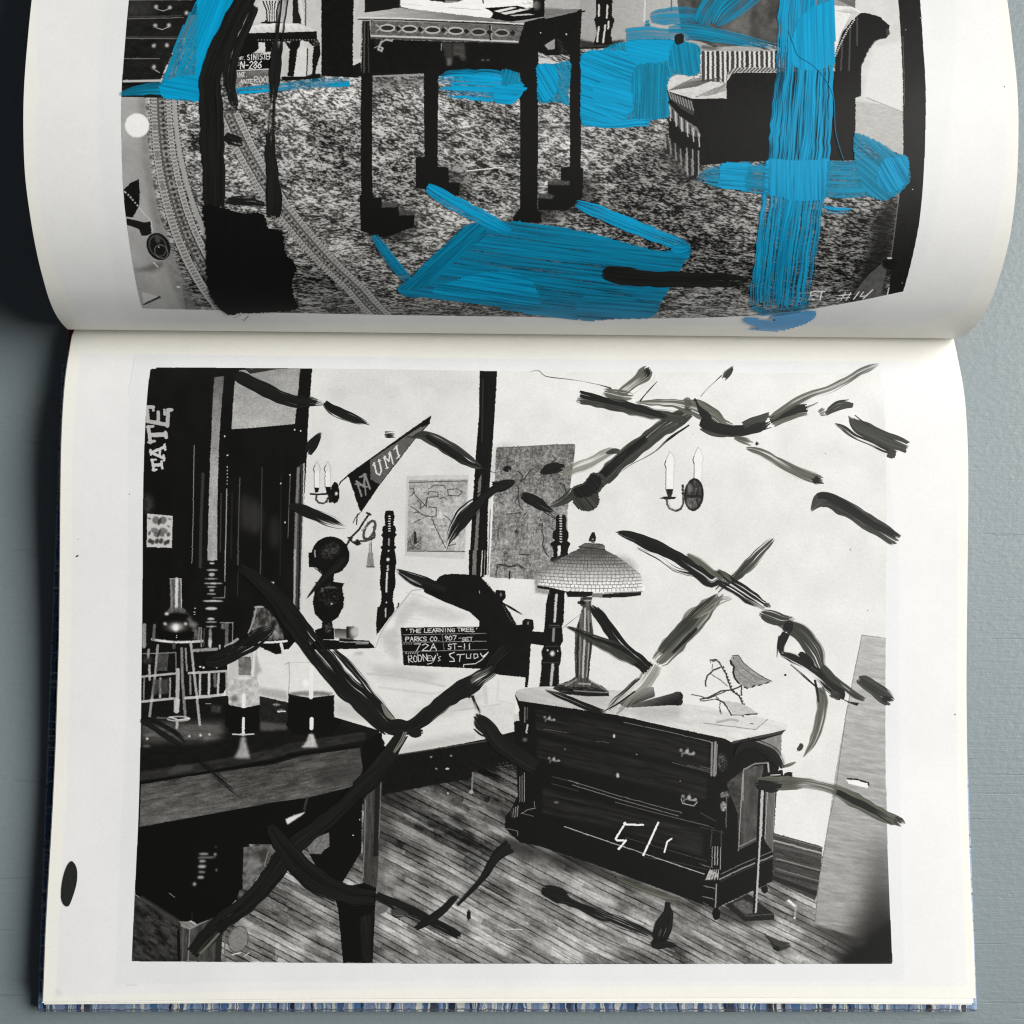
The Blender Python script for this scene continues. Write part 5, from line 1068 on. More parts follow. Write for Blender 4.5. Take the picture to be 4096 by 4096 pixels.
def plain(name, col, rough=.5, noise=0.0, scale=300):
    m, nt, b = new_mat(name)
    co = nd(nt, "ShaderNodeTexCoord"); n = nd(nt, "ShaderNodeTexNoise"); n.inputs["Scale"].default_value = scale; n.inputs["Detail"].default_value = 4
    nt.links.new(co.outputs["Object"], n.inputs["Vector"])
    lo = tuple(c * (1 - noise) for c in col[:3]) + (1,); hi = tuple(min(1, c * (1 + noise)) for c in col[:3]) + (1,)
    nt.links.new(ramp(nt, n.outputs[0], [(.3, lo), (.7, hi)]), b.inputs["Base Color"])
    b.inputs["Roughness"].default_value = rough
    return m


PAPER = plain("paper", lin(238, 237, 229), .55, .02)
RED = plain("red_lining_paper", lin(150, 22, 8), .6, .15)


def block_material():
    """fore-edge of a stack of sheets: fine lines along the layers"""
    m, nt, b = new_mat("page_edges")
    co = nd(nt, "ShaderNodeTexCoord"); mp = nd(nt, "ShaderNodeMapping"); mp.inputs["Scale"].default_value = (6, 6, 9000)
    n = nd(nt, "ShaderNodeTexNoise"); n.inputs["Scale"].default_value = 1; n.inputs["Detail"].default_value = 2
    nt.links.new(co.outputs["Object"], mp.inputs[0]); nt.links.new(mp.outputs[0], n.inputs["Vector"])
    nt.links.new(ramp(nt, n.outputs[0], [(.35, lin(150, 148, 140)), (.6, lin(236, 234, 226))]), b.inputs["Base Color"])
    b.inputs["Roughness"].default_value = .7
    return m


def cloth_material():
    """woven plaid book cloth: uneven blue warp stripes crossed by pale and dark threads"""
    m, nt, b = new_mat("blue_plaid_cloth")
    co = nd(nt, "ShaderNodeTexCoord"); sp = nd(nt, "ShaderNodeSeparateXYZ"); nt.links.new(co.outputs["Object"], sp.inputs[0])
    wob = nd(nt, "ShaderNodeTexNoise"); wob.inputs["Scale"].default_value = 380; wob.inputs["Detail"].default_value = 2
    nt.links.new(co.outputs["Object"], wob.inputs["Vector"])
    w = math_n(nt, "MULTIPLY", math_n(nt, "SUBTRACT", wob.outputs[0], .5), .0016)

    def stripes(ax, sc, seed):
        v = math_n(nt, "ADD", math_n(nt, "MULTIPLY", math_n(nt, "ADD", sp.outputs[ax], w), sc), seed)
        n = nd(nt, "ShaderNodeTexNoise", noise_dimensions="1D"); n.inputs["Scale"].default_value = 1; n.inputs["Detail"].default_value = 1.6; n.inputs["Roughness"].default_value = .7
        nt.links.new(v, n.inputs["W"])
        return n.outputs[0]

    sx = stripes(0, 130, 3.1); sx2 = stripes(0, 360, 40.7); sy = stripes(1, 620, 12.3)
    base = ramp(nt, sx, [(0.0, lin(52, 58, 76)), (.34, lin(62, 92, 134)), (.43, lin(120, 140, 172)), (.535, lin(142, 160, 188)), (.60, lin(70, 108, 152))], "CONSTANT")
    white = ramp(nt, sx2, [(0, (0, 0, 0, 1)), (.57, (1, 1, 1, 1)), (.70, (0, 0, 0, 1))], "CONSTANT")
    dark = ramp(nt, sx2, [(0, (1, 1, 1, 1)), (.33, (0, 0, 0, 1))], "CONSTANT")
    m1 = nd(nt, "ShaderNodeMix", data_type="RGBA"); nt.links.new(white, m1.inputs[0]); nt.links.new(base, m1.inputs[6]); m1.inputs[7].default_value = lin(206, 208, 200)
    m2 = nd(nt, "ShaderNodeMix", data_type="RGBA"); nt.links.new(dark, m2.inputs[0]); nt.links.new(m1.outputs[2], m2.inputs[6]); m2.inputs[7].default_value = lin(26, 30, 44)
    wy = ramp(nt, sy, [(0, (0, 0, 0, 1)), (.60, (.8, .8, .8, 1)), (.68, (0, 0, 0, 1))], "CONSTANT")
    m3 = nd(nt, "ShaderNodeMix", data_type="RGBA"); nt.links.new(wy, m3.inputs[0]); nt.links.new(m2.outputs[2], m3.inputs[6]); m3.inputs[7].default_value = lin(196, 196, 188)
    dy = ramp(nt, sy, [(0, (.85, .85, .85, 1)), (.34, (0, 0, 0, 1))], "CONSTANT")
    m4 = nd(nt, "ShaderNodeMix", data_type="RGBA"); nt.links.new(dy, m4.inputs[0]); nt.links.new(m3.outputs[2], m4.inputs[6]); m4.inputs[7].default_value = lin(84, 84, 88)
    th = nd(nt, "ShaderNodeTexNoise"); th.inputs["Scale"].default_value = 1600; th.inputs["Detail"].default_value = 2; nt.links.new(co.outputs["Object"], th.inputs["Vector"])
    m5 = nd(nt, "ShaderNodeMix", data_type="RGBA", blend_type="MULTIPLY"); m5.inputs[0].default_value = 1; nt.links.new(m4.outputs[2], m5.inputs[6])
    nt.links.new(ramp(nt, th.outputs[0], [(.3, (.75, .75, .75, 1)), (.65, (1, 1, 1, 1))]), m5.inputs[7])
    nt.links.new(m5.outputs[2], b.inputs["Base Color"])
    bp = nd(nt, "ShaderNodeBump"); bp.inputs["Strength"].default_value = .5; bp.inputs["Distance"].default_value = .0003
    nt.links.new(math_n(nt, "ADD", sx2, math_n(nt, "ADD", sy, th.outputs[0])), bp.inputs["Height"]); nt.links.new(bp.outputs[0], b.inputs["Normal"])
    b.inputs["Roughness"].default_value = .8
    return m


def table_material():
    """grey-blue painted wood with brushed grain showing through as fine ridges along X"""
    m, nt, b = new_mat("grey_blue_painted_wood")
    co = nd(nt, "ShaderNodeTexCoord")

    def noise(scale, sxyz, detail=3, rough=.6):
        mp = nd(nt, "ShaderNodeMapping"); mp.inputs["Scale"].default_value = sxyz
        nt.links.new(co.outputs["Object"], mp.inputs[0])
        n = nd(nt, "ShaderNodeTexNoise"); n.inputs["Scale"].default_value = scale; n.inputs["Detail"].default_value = detail; n.inputs["Roughness"].default_value = rough
        nt.links.new(mp.outputs[0], n.inputs["Vector"])
        return n.outputs[0]

    g1 = noise(1, (45, 700, 1), 4, .65); g2 = noise(1, (160, 1500, 1), 2); g3 = noise(420, (1, 1.3, 1), 3); big = noise(5, (1, 2, 1), 2)
    cr = noise(1, (22, 520, 1), 1)
    crack = ramp(nt, cr, [(.69, (0, 0, 0, 1)), (.73, (1, 1, 1, 1))])
    h = math_n(nt, "ADD", math_n(nt, "MULTIPLY", g1, .55), math_n(nt, "ADD", math_n(nt, "MULTIPLY", g2, .25), math_n(nt, "MULTIPLY", g3, .5)))
    h = math_n(nt, "SUBTRACT", h, math_n(nt, "MULTIPLY", crack, .25))
    bp = nd(nt, "ShaderNodeBump"); bp.inputs["Strength"].default_value = .38; bp.inputs["Distance"].default_value = .0006
    nt.links.new(h, bp.inputs["Height"]); nt.links.new(bp.outputs[0], b.inputs["Normal"])
    mx = nd(nt, "ShaderNodeMix", data_type="RGBA"); nt.links.new(math_n(nt, "ADD", math_n(nt, "MULTIPLY", g1, .5), math_n(nt, "MULTIPLY", big, .5)), mx.inputs[0])
    mx.inputs[6].default_value = (0.168, 0.206, 0.219, 1); mx.inputs[7].default_value = (0.218, 0.260, 0.272, 1)
    m2 = nd(nt, "ShaderNodeMix", data_type="RGBA"); nt.links.new(math_n(nt, "MULTIPLY", crack, .2), m2.inputs[0]); nt.links.new(mx.outputs[2], m2.inputs[6]); m2.inputs[7].default_value = (.07, .09, .095, 1)
    nt.links.new(m2.outputs[2], b.inputs["Base Color"])
    b.inputs["Roughness"].default_value = .42; b.inputs["Specular IOR Level"].default_value = .6
    return m
# ------------------------------------------------------------------ mesh helpers
def link_mesh(name, V, F, mat, parent=None, uv=None, smooth=True, attrs=None):
    me = bpy.data.meshes.new(name)
    me.from_pydata([tuple(map(float, v)) for v in V], [], F)
    if uv is not None:
        l = me.uv_layers.new(name="UVMap")
        idx = np.empty(len(me.loops), np.int32); me.loops.foreach_get("vertex_index", idx)
        l.data.foreach_set("uv", np.asarray(uv, np.float32)[idx].ravel())
    if attrs is not None:
        a = me.attributes.new("dry", "FLOAT", "POINT"); a.data.foreach_set("value", np.asarray(attrs, np.float32))
    if smooth:
        me.polygons.foreach_set("use_smooth", np.ones(len(me.polygons), bool))
    me.materials.append(mat); me.update()
    o = bpy.data.objects.new(name, me); COL.objects.link(o)
    if parent is not None:
        o.parent = parent
    return o


def curve_of(sheet, s, key="T"):
    X, T = sheet.inv(*pts(s).T)
    o = np.argsort(T if key == "T" else X)
    return (T[o], X[o]) if key == "T" else (X[o], T[o])


def sm_interp(q, xs, ys):
    """interpolated edge, lightly smoothed"""
    q = np.asarray(q, float)
    return (np.interp(q - .003, xs, ys) + 2 * np.interp(q, xs, ys) + np.interp(q + .003, xs, ys)) / 4


def sheet_grid(sheet, left, right, t0, t1, nx, nt, h, canvas=None):
    """grid of points on a bent sheet between measured left and right edges; t0, t1 may depend on X"""
    s = np.linspace(0, 1, nx); r = np.linspace(0, 1, nt)
    V = np.empty((nt, nx, 3)); UV = np.empty((nt, nx, 2))
    xm0 = sm_interp(.1, *left); xm1 = sm_interp(.1, *right)
    for j, sj in enumerate(s):
        xa = xm0 + (xm1 - xm0) * sj
        a = t0(xa) if callable(t0) else t0; b = t1(xa) if callable(t1) else t1
        T = a + (b - a) * r
        X = sm_interp(T, *left) * (1 - sj) + sm_interp(T, *right) * sj
        V[:, j] = sheet.pos(X, T, h)
        if canvas is not None:
            UV[:, j, 0] = (X - canvas.x0) / (canvas.x1 - canvas.x0); UV[:, j, 1] = 1 - (T - canvas.t0) / (canvas.t1 - canvas.t0)
    return V, UV


def grid_faces(nt, nx, off=0, flip=False):
    F = []
    for i in range(nt - 1):
        for j in range(nx - 1):
            f = (off + i * nx + j, off + i * nx + j + 1, off + (i + 1) * nx + j + 1, off + (i + 1) * nx + j)
            F.append(f[::-1] if flip else f)
    return F


def thick_sheet(name, top, bot, uv, mat, parent, flip):
    nt, nx = top.shape[:2]
    V = np.concatenate([top.reshape(-1, 3), bot.reshape(-1, 3)] * 2); n = nt * nx      # the edges get vertices of their own
    F = grid_faces(nt, nx, 0, flip) + grid_faces(nt, nx, n, not flip)
    ring = [j for j in range(nx)] + [i * nx + nx - 1 for i in range(1, nt)] + [(nt - 1) * nx + j for j in range(nx - 2, -1, -1)] + [i * nx for i in range(nt - 2, 0, -1)]
    for a, b in zip(ring, ring[1:] + ring[:1]):
        f = (2 * n + a, 2 * n + b, 3 * n + b, 3 * n + a)
        F.append(f[::-1] if not flip else f)
    UV = None if uv is None else np.concatenate([uv.reshape(-1, 2)] * 4)
    o = link_mesh(name, V, F, mat, parent, UV)
    me = o.data
    nq = 2 * (nt - 1) * (nx - 1)
    for p in list(me.polygons)[nq:]:
        p.use_smooth = False
    return o


def box(name, x0, x1, y0, y1, z0, z1, mat, parent, bevel=0.0):
    import bmesh
    bm = bmesh.new()
    bmesh.ops.create_cube(bm, size=1.0)
    for v in bm.verts:
        v.co = ((x0 + x1) / 2 + v.co.x * (x1 - x0), (y0 + y1) / 2 + v.co.y * (y1 - y0), (z0 + z1) / 2 + v.co.z * (z1 - z0))
    if bevel:
        bmesh.ops.bevel(bm, geom=bm.edges[:] + bm.verts[:], offset=bevel, segments=4, profile=.6, affect="EDGES")
    me = bpy.data.meshes.new(name); bm.to_mesh(me); bm.free()
    me.materials.append(mat)
    for p in me.polygons:
        p.use_smooth = bevel > 0
    o = bpy.data.objects.new(name, me); COL.objects.link(o)
    if parent is not None:
        o.parent = parent
    return o


# ------------------------------------------------------------------ table
Z_COVER = -0.0072
Z_TABLE = -0.0115
tb = box("table_top", -1.3, 1.3, -1.1, 1.4, Z_TABLE - 0.03, Z_TABLE, table_material(), None, 0.004)
tb["kind"] = "structure"; tb["label"] = "grey blue painted wooden table top under the open book"; tb["category"] = "table"

# ------------------------------------------------------------------ book
book = bpy.data.objects.new("open_book", None); COL.objects.link(book)
book.empty_display_size = .05
book.location = (0, 0.065, Z_TABLE)
book["label"] = "open art book with painted-over black and white film stills, blue plaid cloth cover"
book["category"] = "book"


def child(o):
    o.parent = book
    o.matrix_parent_inverse = __import__("mathutils").Matrix.Translation((0, -0.065, -Z_TABLE))
    return o


CLOTH = cloth_material()
cl = on_plane([146, 3906, 2000], [4040, 4030, 4050], Z_COVER)
gy = on_plane([2000], [1452], Z_COVER)[0, 1]
x_l, x_r, y_b = cl[0, 0], cl[1, 0] + .0004, cl[2, 1]
cov = child(box("cover_board", x_l, x_r, y_b, gy, Z_TABLE + .0001, Z_COVER, CLOTH, None, .0011))
cov["label"] = "blue plaid cloth covered board under the lower pages"
y_top = gy + .030
child(box("cover_board", x_l, x_r, y_top, y_top + (gy - y_b), Z_TABLE + .0001, Z_COVER, CLOTH, None, .0011))
sp_l = on_plane([270], [1400], Z_COVER + .001)[0, 0]
sp = child(box("spine_lining", sp_l, -sp_l - .002, gy + .0004, y_top - .0004, Z_TABLE + .0003, Z_COVER + .0009, RED, None, .0004))
sp["label"] = "dark red lining showing at the spine"

# measured outlines of the two open pages
LO_L = "N 318 1296 294 1321 283 1380 271 1445 262 1510 255 1590 247 1730 242 1973 240 2200 236 2562 229 2785 223 2976 215 3150 198 3458 183 3717 172 4007"
LO_R = "N 3801 1296 3812 1350 3831 1431 3846 1505 3857 1572 3866 1675 3871 1774 3873 1865 3873 2014 3871 2221 3869 2400 3866 2752 3868 2938 3871 3187 3886 3600 3895 3754 3903 3992"
UPE_L = "N 270 1317 240 1283 217 1246 177 1130 145 1000 120 855 101 710 94 543 96 362 109 181 127 0 165 -250 220 -500 300 -800 375 -1050"
UPE_R = "N 3841 1354 3873 1332 3899 1305 3950 1232 3993 1123 4037 964 4062 783 4073 580 4073 435 4066 312 4051 181 4029 0 3985 -250 3925 -500 3840 -800 3760 -1050"
loL, loR = curve_of(LOWER, LO_L), curve_of(LOWER, LO_R)
upL, upR = curve_of(UPPER, UPE_L), curve_of(UPPER, UPE_R)
bX, bT = curve_of(LOWER, "N 172 4007 1200 3995 2048 3992 3000 3990 3903 3992", "X")
lo_bottom = lambda x: float(np.interp(x, bX, bT))

CAN_LO = paint_lower()
CAN_UP = paint_upper()
MAT_LO = page_material("printed_page_study", to_image("study_still", CAN_LO.im))
MAT_UP = page_material("printed_page_ante_room", to_image("ante_room_still", CAN_UP.im))

# lower page (top leaf) and the leaves under it
top, uv = sheet_grid(LOWER, loL, loR, 0.0, lo_bottom, 13, 420, 0.0, CAN_LO)
bot, _ = sheet_grid(LOWER, loL, loR, 0.0, lo_bottom, 13, 420, -0.00012)
page_lo = child(thick_sheet("page", top, bot, uv, MAT_LO, None, True))
page_lo["label"] = "lower page printed with a still of a furnished study crossed by black ink strokes"
for i, (dx0, dx1, dt, h) in enumerate(((-.0004, -.0007, .0011, -.00035), (.0001, -.0011, .0017, -.0008))):
    lf = (loL[0], loL[1] + dx0); rt = (loR[0], loR[1] + dx1)
    bt = lambda x, d=dt: lo_bottom(x) + d + .0006 * x / .15
    a, _ = sheet_grid(LOWER, lf, rt, 0.001, bt, 9, 160, h); b2, _ = sheet_grid(LOWER, lf, rt, 0.001, bt, 9, 160, h - .00012)
    child(thick_sheet("page", a, b2, None, PAPER, None, True))["label"] = "edge of a blank leaf showing under the lower page"
lf = (loL[0], loL[1] + .0014); rt = (loR[0], loR[1] - .0022)
a, _ = sheet_grid(LOWER, lf, rt, 0.002, lambda x: lo_bottom(x) + .0004, 9, 160, -.0012)
b2 = a.copy(); b2[..., 2] = np.minimum(a[..., 2] - .0002, Z_COVER + .00005)
b2[..., 2] = np.where(a[..., 1] > gy, np.minimum(a[..., 2] - .0002, Z_COVER + .0012), b2[..., 2])
child(thick_sheet("page_block", a, b2, None, block_material(), None, True))["label"] = "stack of leaves under the lower page"

# upper page, arched up from the gutter
tE = UPPER.T[-1] - .004
top, uv = sheet_grid(UPPER, upL, upR, 0.0, tE, 13, 620, 0.0, CAN_UP)
bot, _ = sheet_grid(UPPER, upL, upR, 0.0, tE, 13, 620, -0.00012)
page_up = child(thick_sheet("page", top, bot, uv, MAT_UP, None, False))
page_up["label"] = "upper page arching up, printed with a still of an ante room under blue paint"
lf = (upL[0], upL[1] + .0030); rt = (upR[0], upR[1] - .0030)
a, _ = sheet_grid(UPPER, lf, rt, 0.004, tE - .002, 9, 200, -.0006); b2, _ = sheet_grid(UPPER, lf, rt, 0.004, tE - .002, 9, 200, -.0042)
b2[..., 2] = np.maximum(b2[..., 2], Z_COVER + .001); b2[..., 2] = np.minimum(b2[..., 2], a[..., 2] - .0001)
child(thick_sheet("page_block", a, b2, None, block_material(), None, False))["label"] = "stack of leaves under the upper page"

# the printed stills as their own layer of ink on the paper
PR_L = "A1 985 338 968 345 945 560 925 900 912 1400 B1 908 300 900 1000 893 1500 885 1932 C1 870 500 850 900 825 1447"
PR_R = "A4 1380 375 1400 430 1430 800 1440 1100 1443 1932 B4 1437 1000 1437 1932 C4 1440 0 1450 600 1470 1100 1487 1467"
ptX, ptT = curve_of(LOWER, "A1 975 328 A2 0 333 960 340 1780 355 A3 440 360 1900 365 A4 0 368 1390 375", "X")
pbX, pbT = curve_of(LOWER, "C1 825 1447 C2 0 1455 1932 1468 C3 0 1472 1932 1470 C4 0 1468 1487 1467", "X")
g, uv = sheet_grid(LOWER, curve_of(LOWER, PR_L), curve_of(LOWER, PR_R), lambda x: float(np.interp(x, ptX, ptT)), lambda x: float(np.interp(x, pbX, pbT)), 25, 360, .00004, CAN_LO)


def sub(o, page):
    """sub-part of a page that shares the book's frame"""
    o.parent = page
    o.matrix_parent_inverse = __import__("mathutils").Matrix.Identity(4)
    return o


ph = sub(link_mesh("printed_photograph", g.reshape(-1, 3), grid_faces(360, 25, 0, True), MAT_LO, None, uv.reshape(-1, 2)), page_lo)
ph["label"] = "black and white still of a study with desk, bed, lamp and dresser"
ubX, ubT = curve_of(UPPER, UP_B, "X")
g, uv = sheet_grid(UPPER, curve_of(UPPER, UP_L), curve_of(UPPER, UP_R), lambda x: float(np.interp(x, ubX, ubT)), float(UPPER.inv([2048], [-900])[1][0]), 41, 460, .00004, CAN_UP)
ph = sub(link_mesh("printed_photograph", g.reshape(-1, 3), grid_faces(460, 41, 0, False), MAT_UP, None, uv.reshape(-1, 2)), page_up)
ph["label"] = "black and white still of an ante room with table, rug and divan"
# ------------------------------------------------------------------ brush strokes: thin films of paint lying on the pages
_lvl = {"lo": 0, "up": 0}
SR = random.Random(5)


def triples(s):
    out = []; reg = REG["N"]; buf = []
    for tok in s.split():
        if tok in REG:
            reg = REG[tok]
        else:
            buf.append(float(tok))
            if len(buf) == 3:
                out.append((reg[0] + buf[0] / reg[2], reg[1] + buf[1] / reg[2], buf[2] / reg[2])); buf = []
    return np.array(out)


def catmull(p, step=9.0):
    if len(p) == 2:
        p = np.array([p[0], (p[0] + p[1]) / 2, p[1]])
    q = np.vstack([2 * p[0] - p[1], p, 2 * p[-1] - p[-2]]); out = []
    for i in range(1, len(q) - 2):
        a, b, c, d = q[i - 1:i + 3]
        n = max(2, int(np.hypot(*(c - b)[:2]) / step))
        for t in np.arange(n) / n:
            out.append(0.5 * (2 * b + (c - a) * t + (2 * a - 5 * b + 4 * c - d) * t * t + (3 * b - a - 3 * c + d) * t ** 3))
    out.append(p[-1])
    return np.array(out)


def lay(side, name, quads, uvs, dry, mat):
    """quads: (n, 4, 2) in measured pixels -> a film on that page"""
    sheet, page = (LOWER, page_lo) if side == "lo" else (UPPER, page_up)
    h = .00006 + (.0000015 if side == "lo" else .000005) * _lvl[side]; _lvl[side] += 1
    q = np.asarray(quads, float).reshape(-1, 2)
    X, T = sheet.inv(q[:, 0], q[:, 1])
    V = sheet.pos(X, T, h)
    n = len(q) // 4
    nrm = np.cross(V[1] - V[0], V[3] - V[0])[2]
    F = [(4 * i, 4 * i + 1, 4 * i + 2, 4 * i + 3) if nrm > 0 else (4 * i + 3, 4 * i + 2, 4 * i + 1, 4 * i) for i in range(n)]
    return sub(link_mesh(name, V, F, mat, None, np.asarray(uvs, float).reshape(-1, 2), True, np.asarray(dry, float).ravel()), page)


def stroke(side, s, mat, dry=(0, 0, 0), rag=(.7, .9), nb=None, name=None, seed=None, edge=.07, label=None):
    """a brush stroke along a path of x y width triples, split into bristle tracks with ragged ends"""
    r = random.Random(seed if seed is not None else SR.random())
    p = catmull(triples(s)); n = len(p)
    xy, w = p[:, :2], np.maximum(p[:, 2] * (.97 if mat in (INK, INK_GREY, WASH) else 1.0), 2.0)
    d = np.gradient(xy, axis=0); d /= np.maximum(np.linalg.norm(d, axis=1), 1e-6)[:, None]
    nr = np.stack([-d[:, 1], d[:, 0]], -1)
    u = np.concatenate([[0], np.cumsum(np.linalg.norm(np.diff(xy, axis=0), axis=1))])
    wm = w.max()
    nb = nb or int(np.clip(wm / 4.5, 4, 26))
    ph = r.random() * 100
    wob = [np.interp(u, np.linspace(0, u[-1], max(4, int(u[-1] / 26))), [r.uniform(-edge, edge) for _ in range(max(4, int(u[-1] / 26)))]) for _ in range(2)]
    vs = np.linspace(-1, 1, nb + 1)
    lines = []
    for v in vs:
        e = np.where(v < 0, wob[0] * max(0, -v), wob[1] * max(0, v))
        lines.append(xy + nr * (w * .5 * v + np.sign(v) * e * np.minimum(w, 60.0))[:, None])
    quads, uvs, dr = [], [], []
    c0, c1 = r.uniform(-.3, .3), r.uniform(-.3, .3)
    dp = np.interp(np.linspace(0, 1, n), np.linspace(0, 1, len(dry)), dry)
    dp = dp + .05 * (dp > .15)
    if wm > 14 and max(dry) > 0:                       # the brush lands wet and leaves dry
        dp = dp + .10 * np.clip(1 - u / (.5 * wm), 0, 1) + .17 * np.clip(1 - (u[-1] - u) / (1.1 * wm), 0, 1)
    for j in range(nb):
        vm = (vs[j] + vs[j + 1]) / 2
        t0 = rag[0] * wm * (.12 * (vm - c0) ** 2 + .45 * r.random() ** 2); t1 = u[-1] - rag[1] * wm * (.12 * (vm - c1) ** 2 + .55 * r.random() ** 2)
        if t1 - t0 < 4:
            continue
        k = [t0] + [x for x in u if t0 + 1 < x < t1 - 1] + [t1]
        jit = r.uniform(-.10, .12) if mat in (INK, INK_GREY, WASH, PALE) else r.uniform(-.05, .05); ed = 1.0 * max(0, abs(vm) - .72) * r.random()
        A = np.stack([np.interp(k, u, lines[j][:, 0]), np.interp(k, u, lines[j][:, 1])], -1)
        B = np.stack([np.interp(k, u, lines[j + 1][:, 0]), np.interp(k, u, lines[j + 1][:, 1])], -1)
        D = np.interp(k, u, dp) + jit * (1 if max(dry) > 0 else 0) + (ed if max(dry) > 0 else 0)
        va, vb = vs[j] * wm / 2 / 9 + ph, vs[j + 1] * wm / 2 / 9 + ph
        for i in range(len(k) - 1):
            quads.append((A[i], B[i], B[i + 1], A[i + 1]))
            uvs.append(((k[i] / 330, va), (k[i] / 330, vb), (k[i + 1] / 330, vb), (k[i + 1] / 330, va)))
            dr.append((D[i], D[i], D[i + 1], D[i + 1]))
    o = lay(side, name or "ink_stroke", quads, uvs, dr, mat)
    if label:
        o["label"] = label
    return o


def patch(side, s, ang, mat, dry=.0, pitch=6.0, jit=3.0, name="blue_paint_patch", dry2=None, curve=0.0, label=None):
    """an area of brushed paint: outline filled with parallel bristle tracks at angle ang (degrees, image down-right positive)"""
    r = random.Random(SR.random())
    p = smooth_closed(pts(s), 4); c, sn = math.cos(math.radians(ang)), math.sin(math.radians(ang))
    q = np.stack([p[:, 0] * c + p[:, 1] * sn, -p[:, 0] * sn + p[:, 1] * c], -1)
    y0, y1 = q[:, 1].min(), q[:, 1].max(); x0, x1 = q[:, 0].min(), q[:, 0].max()
    nrow = max(3, int((y1 - y0) / pitch)); ys = np.linspace(y0, y1, nrow + 1)
    quads, uvs, dr = [], [], []
    ph = r.random() * 50
    for a, b in zip(ys[:-1], ys[1:]):
        m = (a + b) / 2; xs = []
        for i in range(len(q)):
            (ax, ay), (bx, by) = q[i], q[(i + 1) % len(q)]
            if (ay <= m) != (by <= m):
                xs.append(ax + (m - ay) * (bx - ax) / (by - ay))
        xs.sort(); dj = r.uniform(-.06, .06)
        for e0, e1 in zip(xs[::2], xs[1::2]):
            e0 += r.uniform(-jit, jit * .6); e1 += r.uniform(-jit * .6, jit)
            if e1 - e0 < 3:
                continue
            k = np.linspace(e0, e1, max(2, int((e1 - e0) / 10) + 1))
            for g0, g1 in zip(k[:-1], k[1:]):
                cor = [(g0, a), (g0, b), (g1, b), (g1, a)]
                quads.append([(x * c - y * sn, x * sn + y * c) for x, y in cor])
                uvs.append([((x - x0) / 330, (y + curve * ((x - x0) / max(x1 - x0, 1) - .5) ** 2 * 100) / 9 + ph) for x, y in cor])
                f = [(x - x0) / max(x1 - x0, 1) for x, y in cor]
                dr.append([(dry if dry2 is None else dry + (dry2 - dry) * ff) + dj * (dry > 0) for ff in f])
    o = lay(side, name, quads, uvs, dr, mat)
    if label:
        o["label"] = label
    return o


def K(s, dry=(0, 0, 0), rag=(.7, .9), mat=None, **kw):
    return stroke("lo", s, mat or INK, dry, rag, **kw)


# ---- black ink on the lower page
K("A1 1610 370 60 1690 420 100 1850 495 112 A2 193 540 105 350 590 100 470 592 86 565 608 40", (.2, .2, .3), edge=.06)
K("A2 572 600 50 640 655 74 720 690 84 820 728 70 935 772 24", (.1, .2, .52), (.2, 1.2))
K("A2 552 826 10 520 872 60 480 930 84 440 1000 60", (.4, .2, .2))
K("A2 300 1392 40 380 1415 84 500 1465 104 620 1515 104 700 1548 70 760 1560 20", (.1, .25, .4), (.2, .8))
K("A2 1038 850 40 1080 852 44 1135 855 34", (.35, .3, .5), (.3, 1.0), name="ink_dab"); K("A2 1042 826 8 1090 824 6 1130 828 4", (.3, .4, .5), name="ink_dab")
K("A2 1212 858 6 1250 868 16 1330 850 70 1420 888 100 1540 955 104 1640 1020 96 1730 1078 70 1800 1108 14", (.2, .22, .2, .3), mat=INK_GREY, rag=(.2, .5)); K("A2 1350 850 30 1450 915 50 1560 985 60 1680 1062 40 1800 1105 10", (.1, .2, .3))
K("A2 1800 1104 14 1850 1130 8 A3 170 1145 3", (.3, .4, .5))
K("A3 318 1208 10 270 1222 70 200 1248 84 140 1275 60 A3 60 1335 96 0 1400 120 A2 1660 1478 150 1600 1560 130 1545 1650 70 1520 1720 16", (.05, .15, .2, .45), (.3, .9)); K("A3 130 1228 40 220 1222 40 300 1205 14", (.1, .3)); K("A2 1570 1640 40 1530 1700 30 1505 1785 6", (.5, .5, .6), (.2, .8))
K("A3 212 1102 20 240 1112 44 265 1110 50 275 1140 20", (.1, .2), name="ink_dab")
K("A3 668 1160 60 760 1118 86 900 1058 90 1040 985 76 1100 968 60", (.30, .34, .3), mat=PALE); K("A3 1010 995 20 1070 975 50 1122 985 40", (.3, .35), mat=INK_GREY); K("A3 505 1155 24 560 1120 76 630 1098 84 700 1092 44", (.2, .1, .2))
K("A3 345 1308 30 400 1330 78 480 1372 92 560 1420 60 625 1448 14", (.1, .2, .4)); K("A3 530 1430 20 580 1465 20 628 1505 4", (.3, .4, .5), name="ink_dab")
K("A3 575 1400 30 650 1370 62 720 1325 80 760 1270 60", (.42, .3, .1), (1.0, .2), mat=INK_GREY)
K("A3 1680 660 80 1560 730 140 1430 810 132 1300 915 130 1150 1030 132 1020 1150 136 930 1230 130", (.2, .25, .22, .1), mat=INK_GREY, edge=.08); K("A3 1330 870 46 1180 985 60 1040 1110 70 950 1200 80", (.1, .2, .1)); K("A3 1660 770 12 1500 880 20 1380 985 8 1200 1080 16 1060 1180 6", (.45, .4, .5))
patch("lo", "A3 965 1145 1005 1180 1000 1240 955 1300 962 1350 940 1410 880 1440 810 1425 765 1380 735 1300 770 1245 840 1220 872 1180 900 1145", 50, INK_GREY, .12, 5, 2, "ink_blot"); patch("lo", "A3 940 1160 980 1200 940 1290 860 1330 790 1330 760 1270 850 1230 890 1165", 50, INK, .1, 5, 2, "ink_blot")
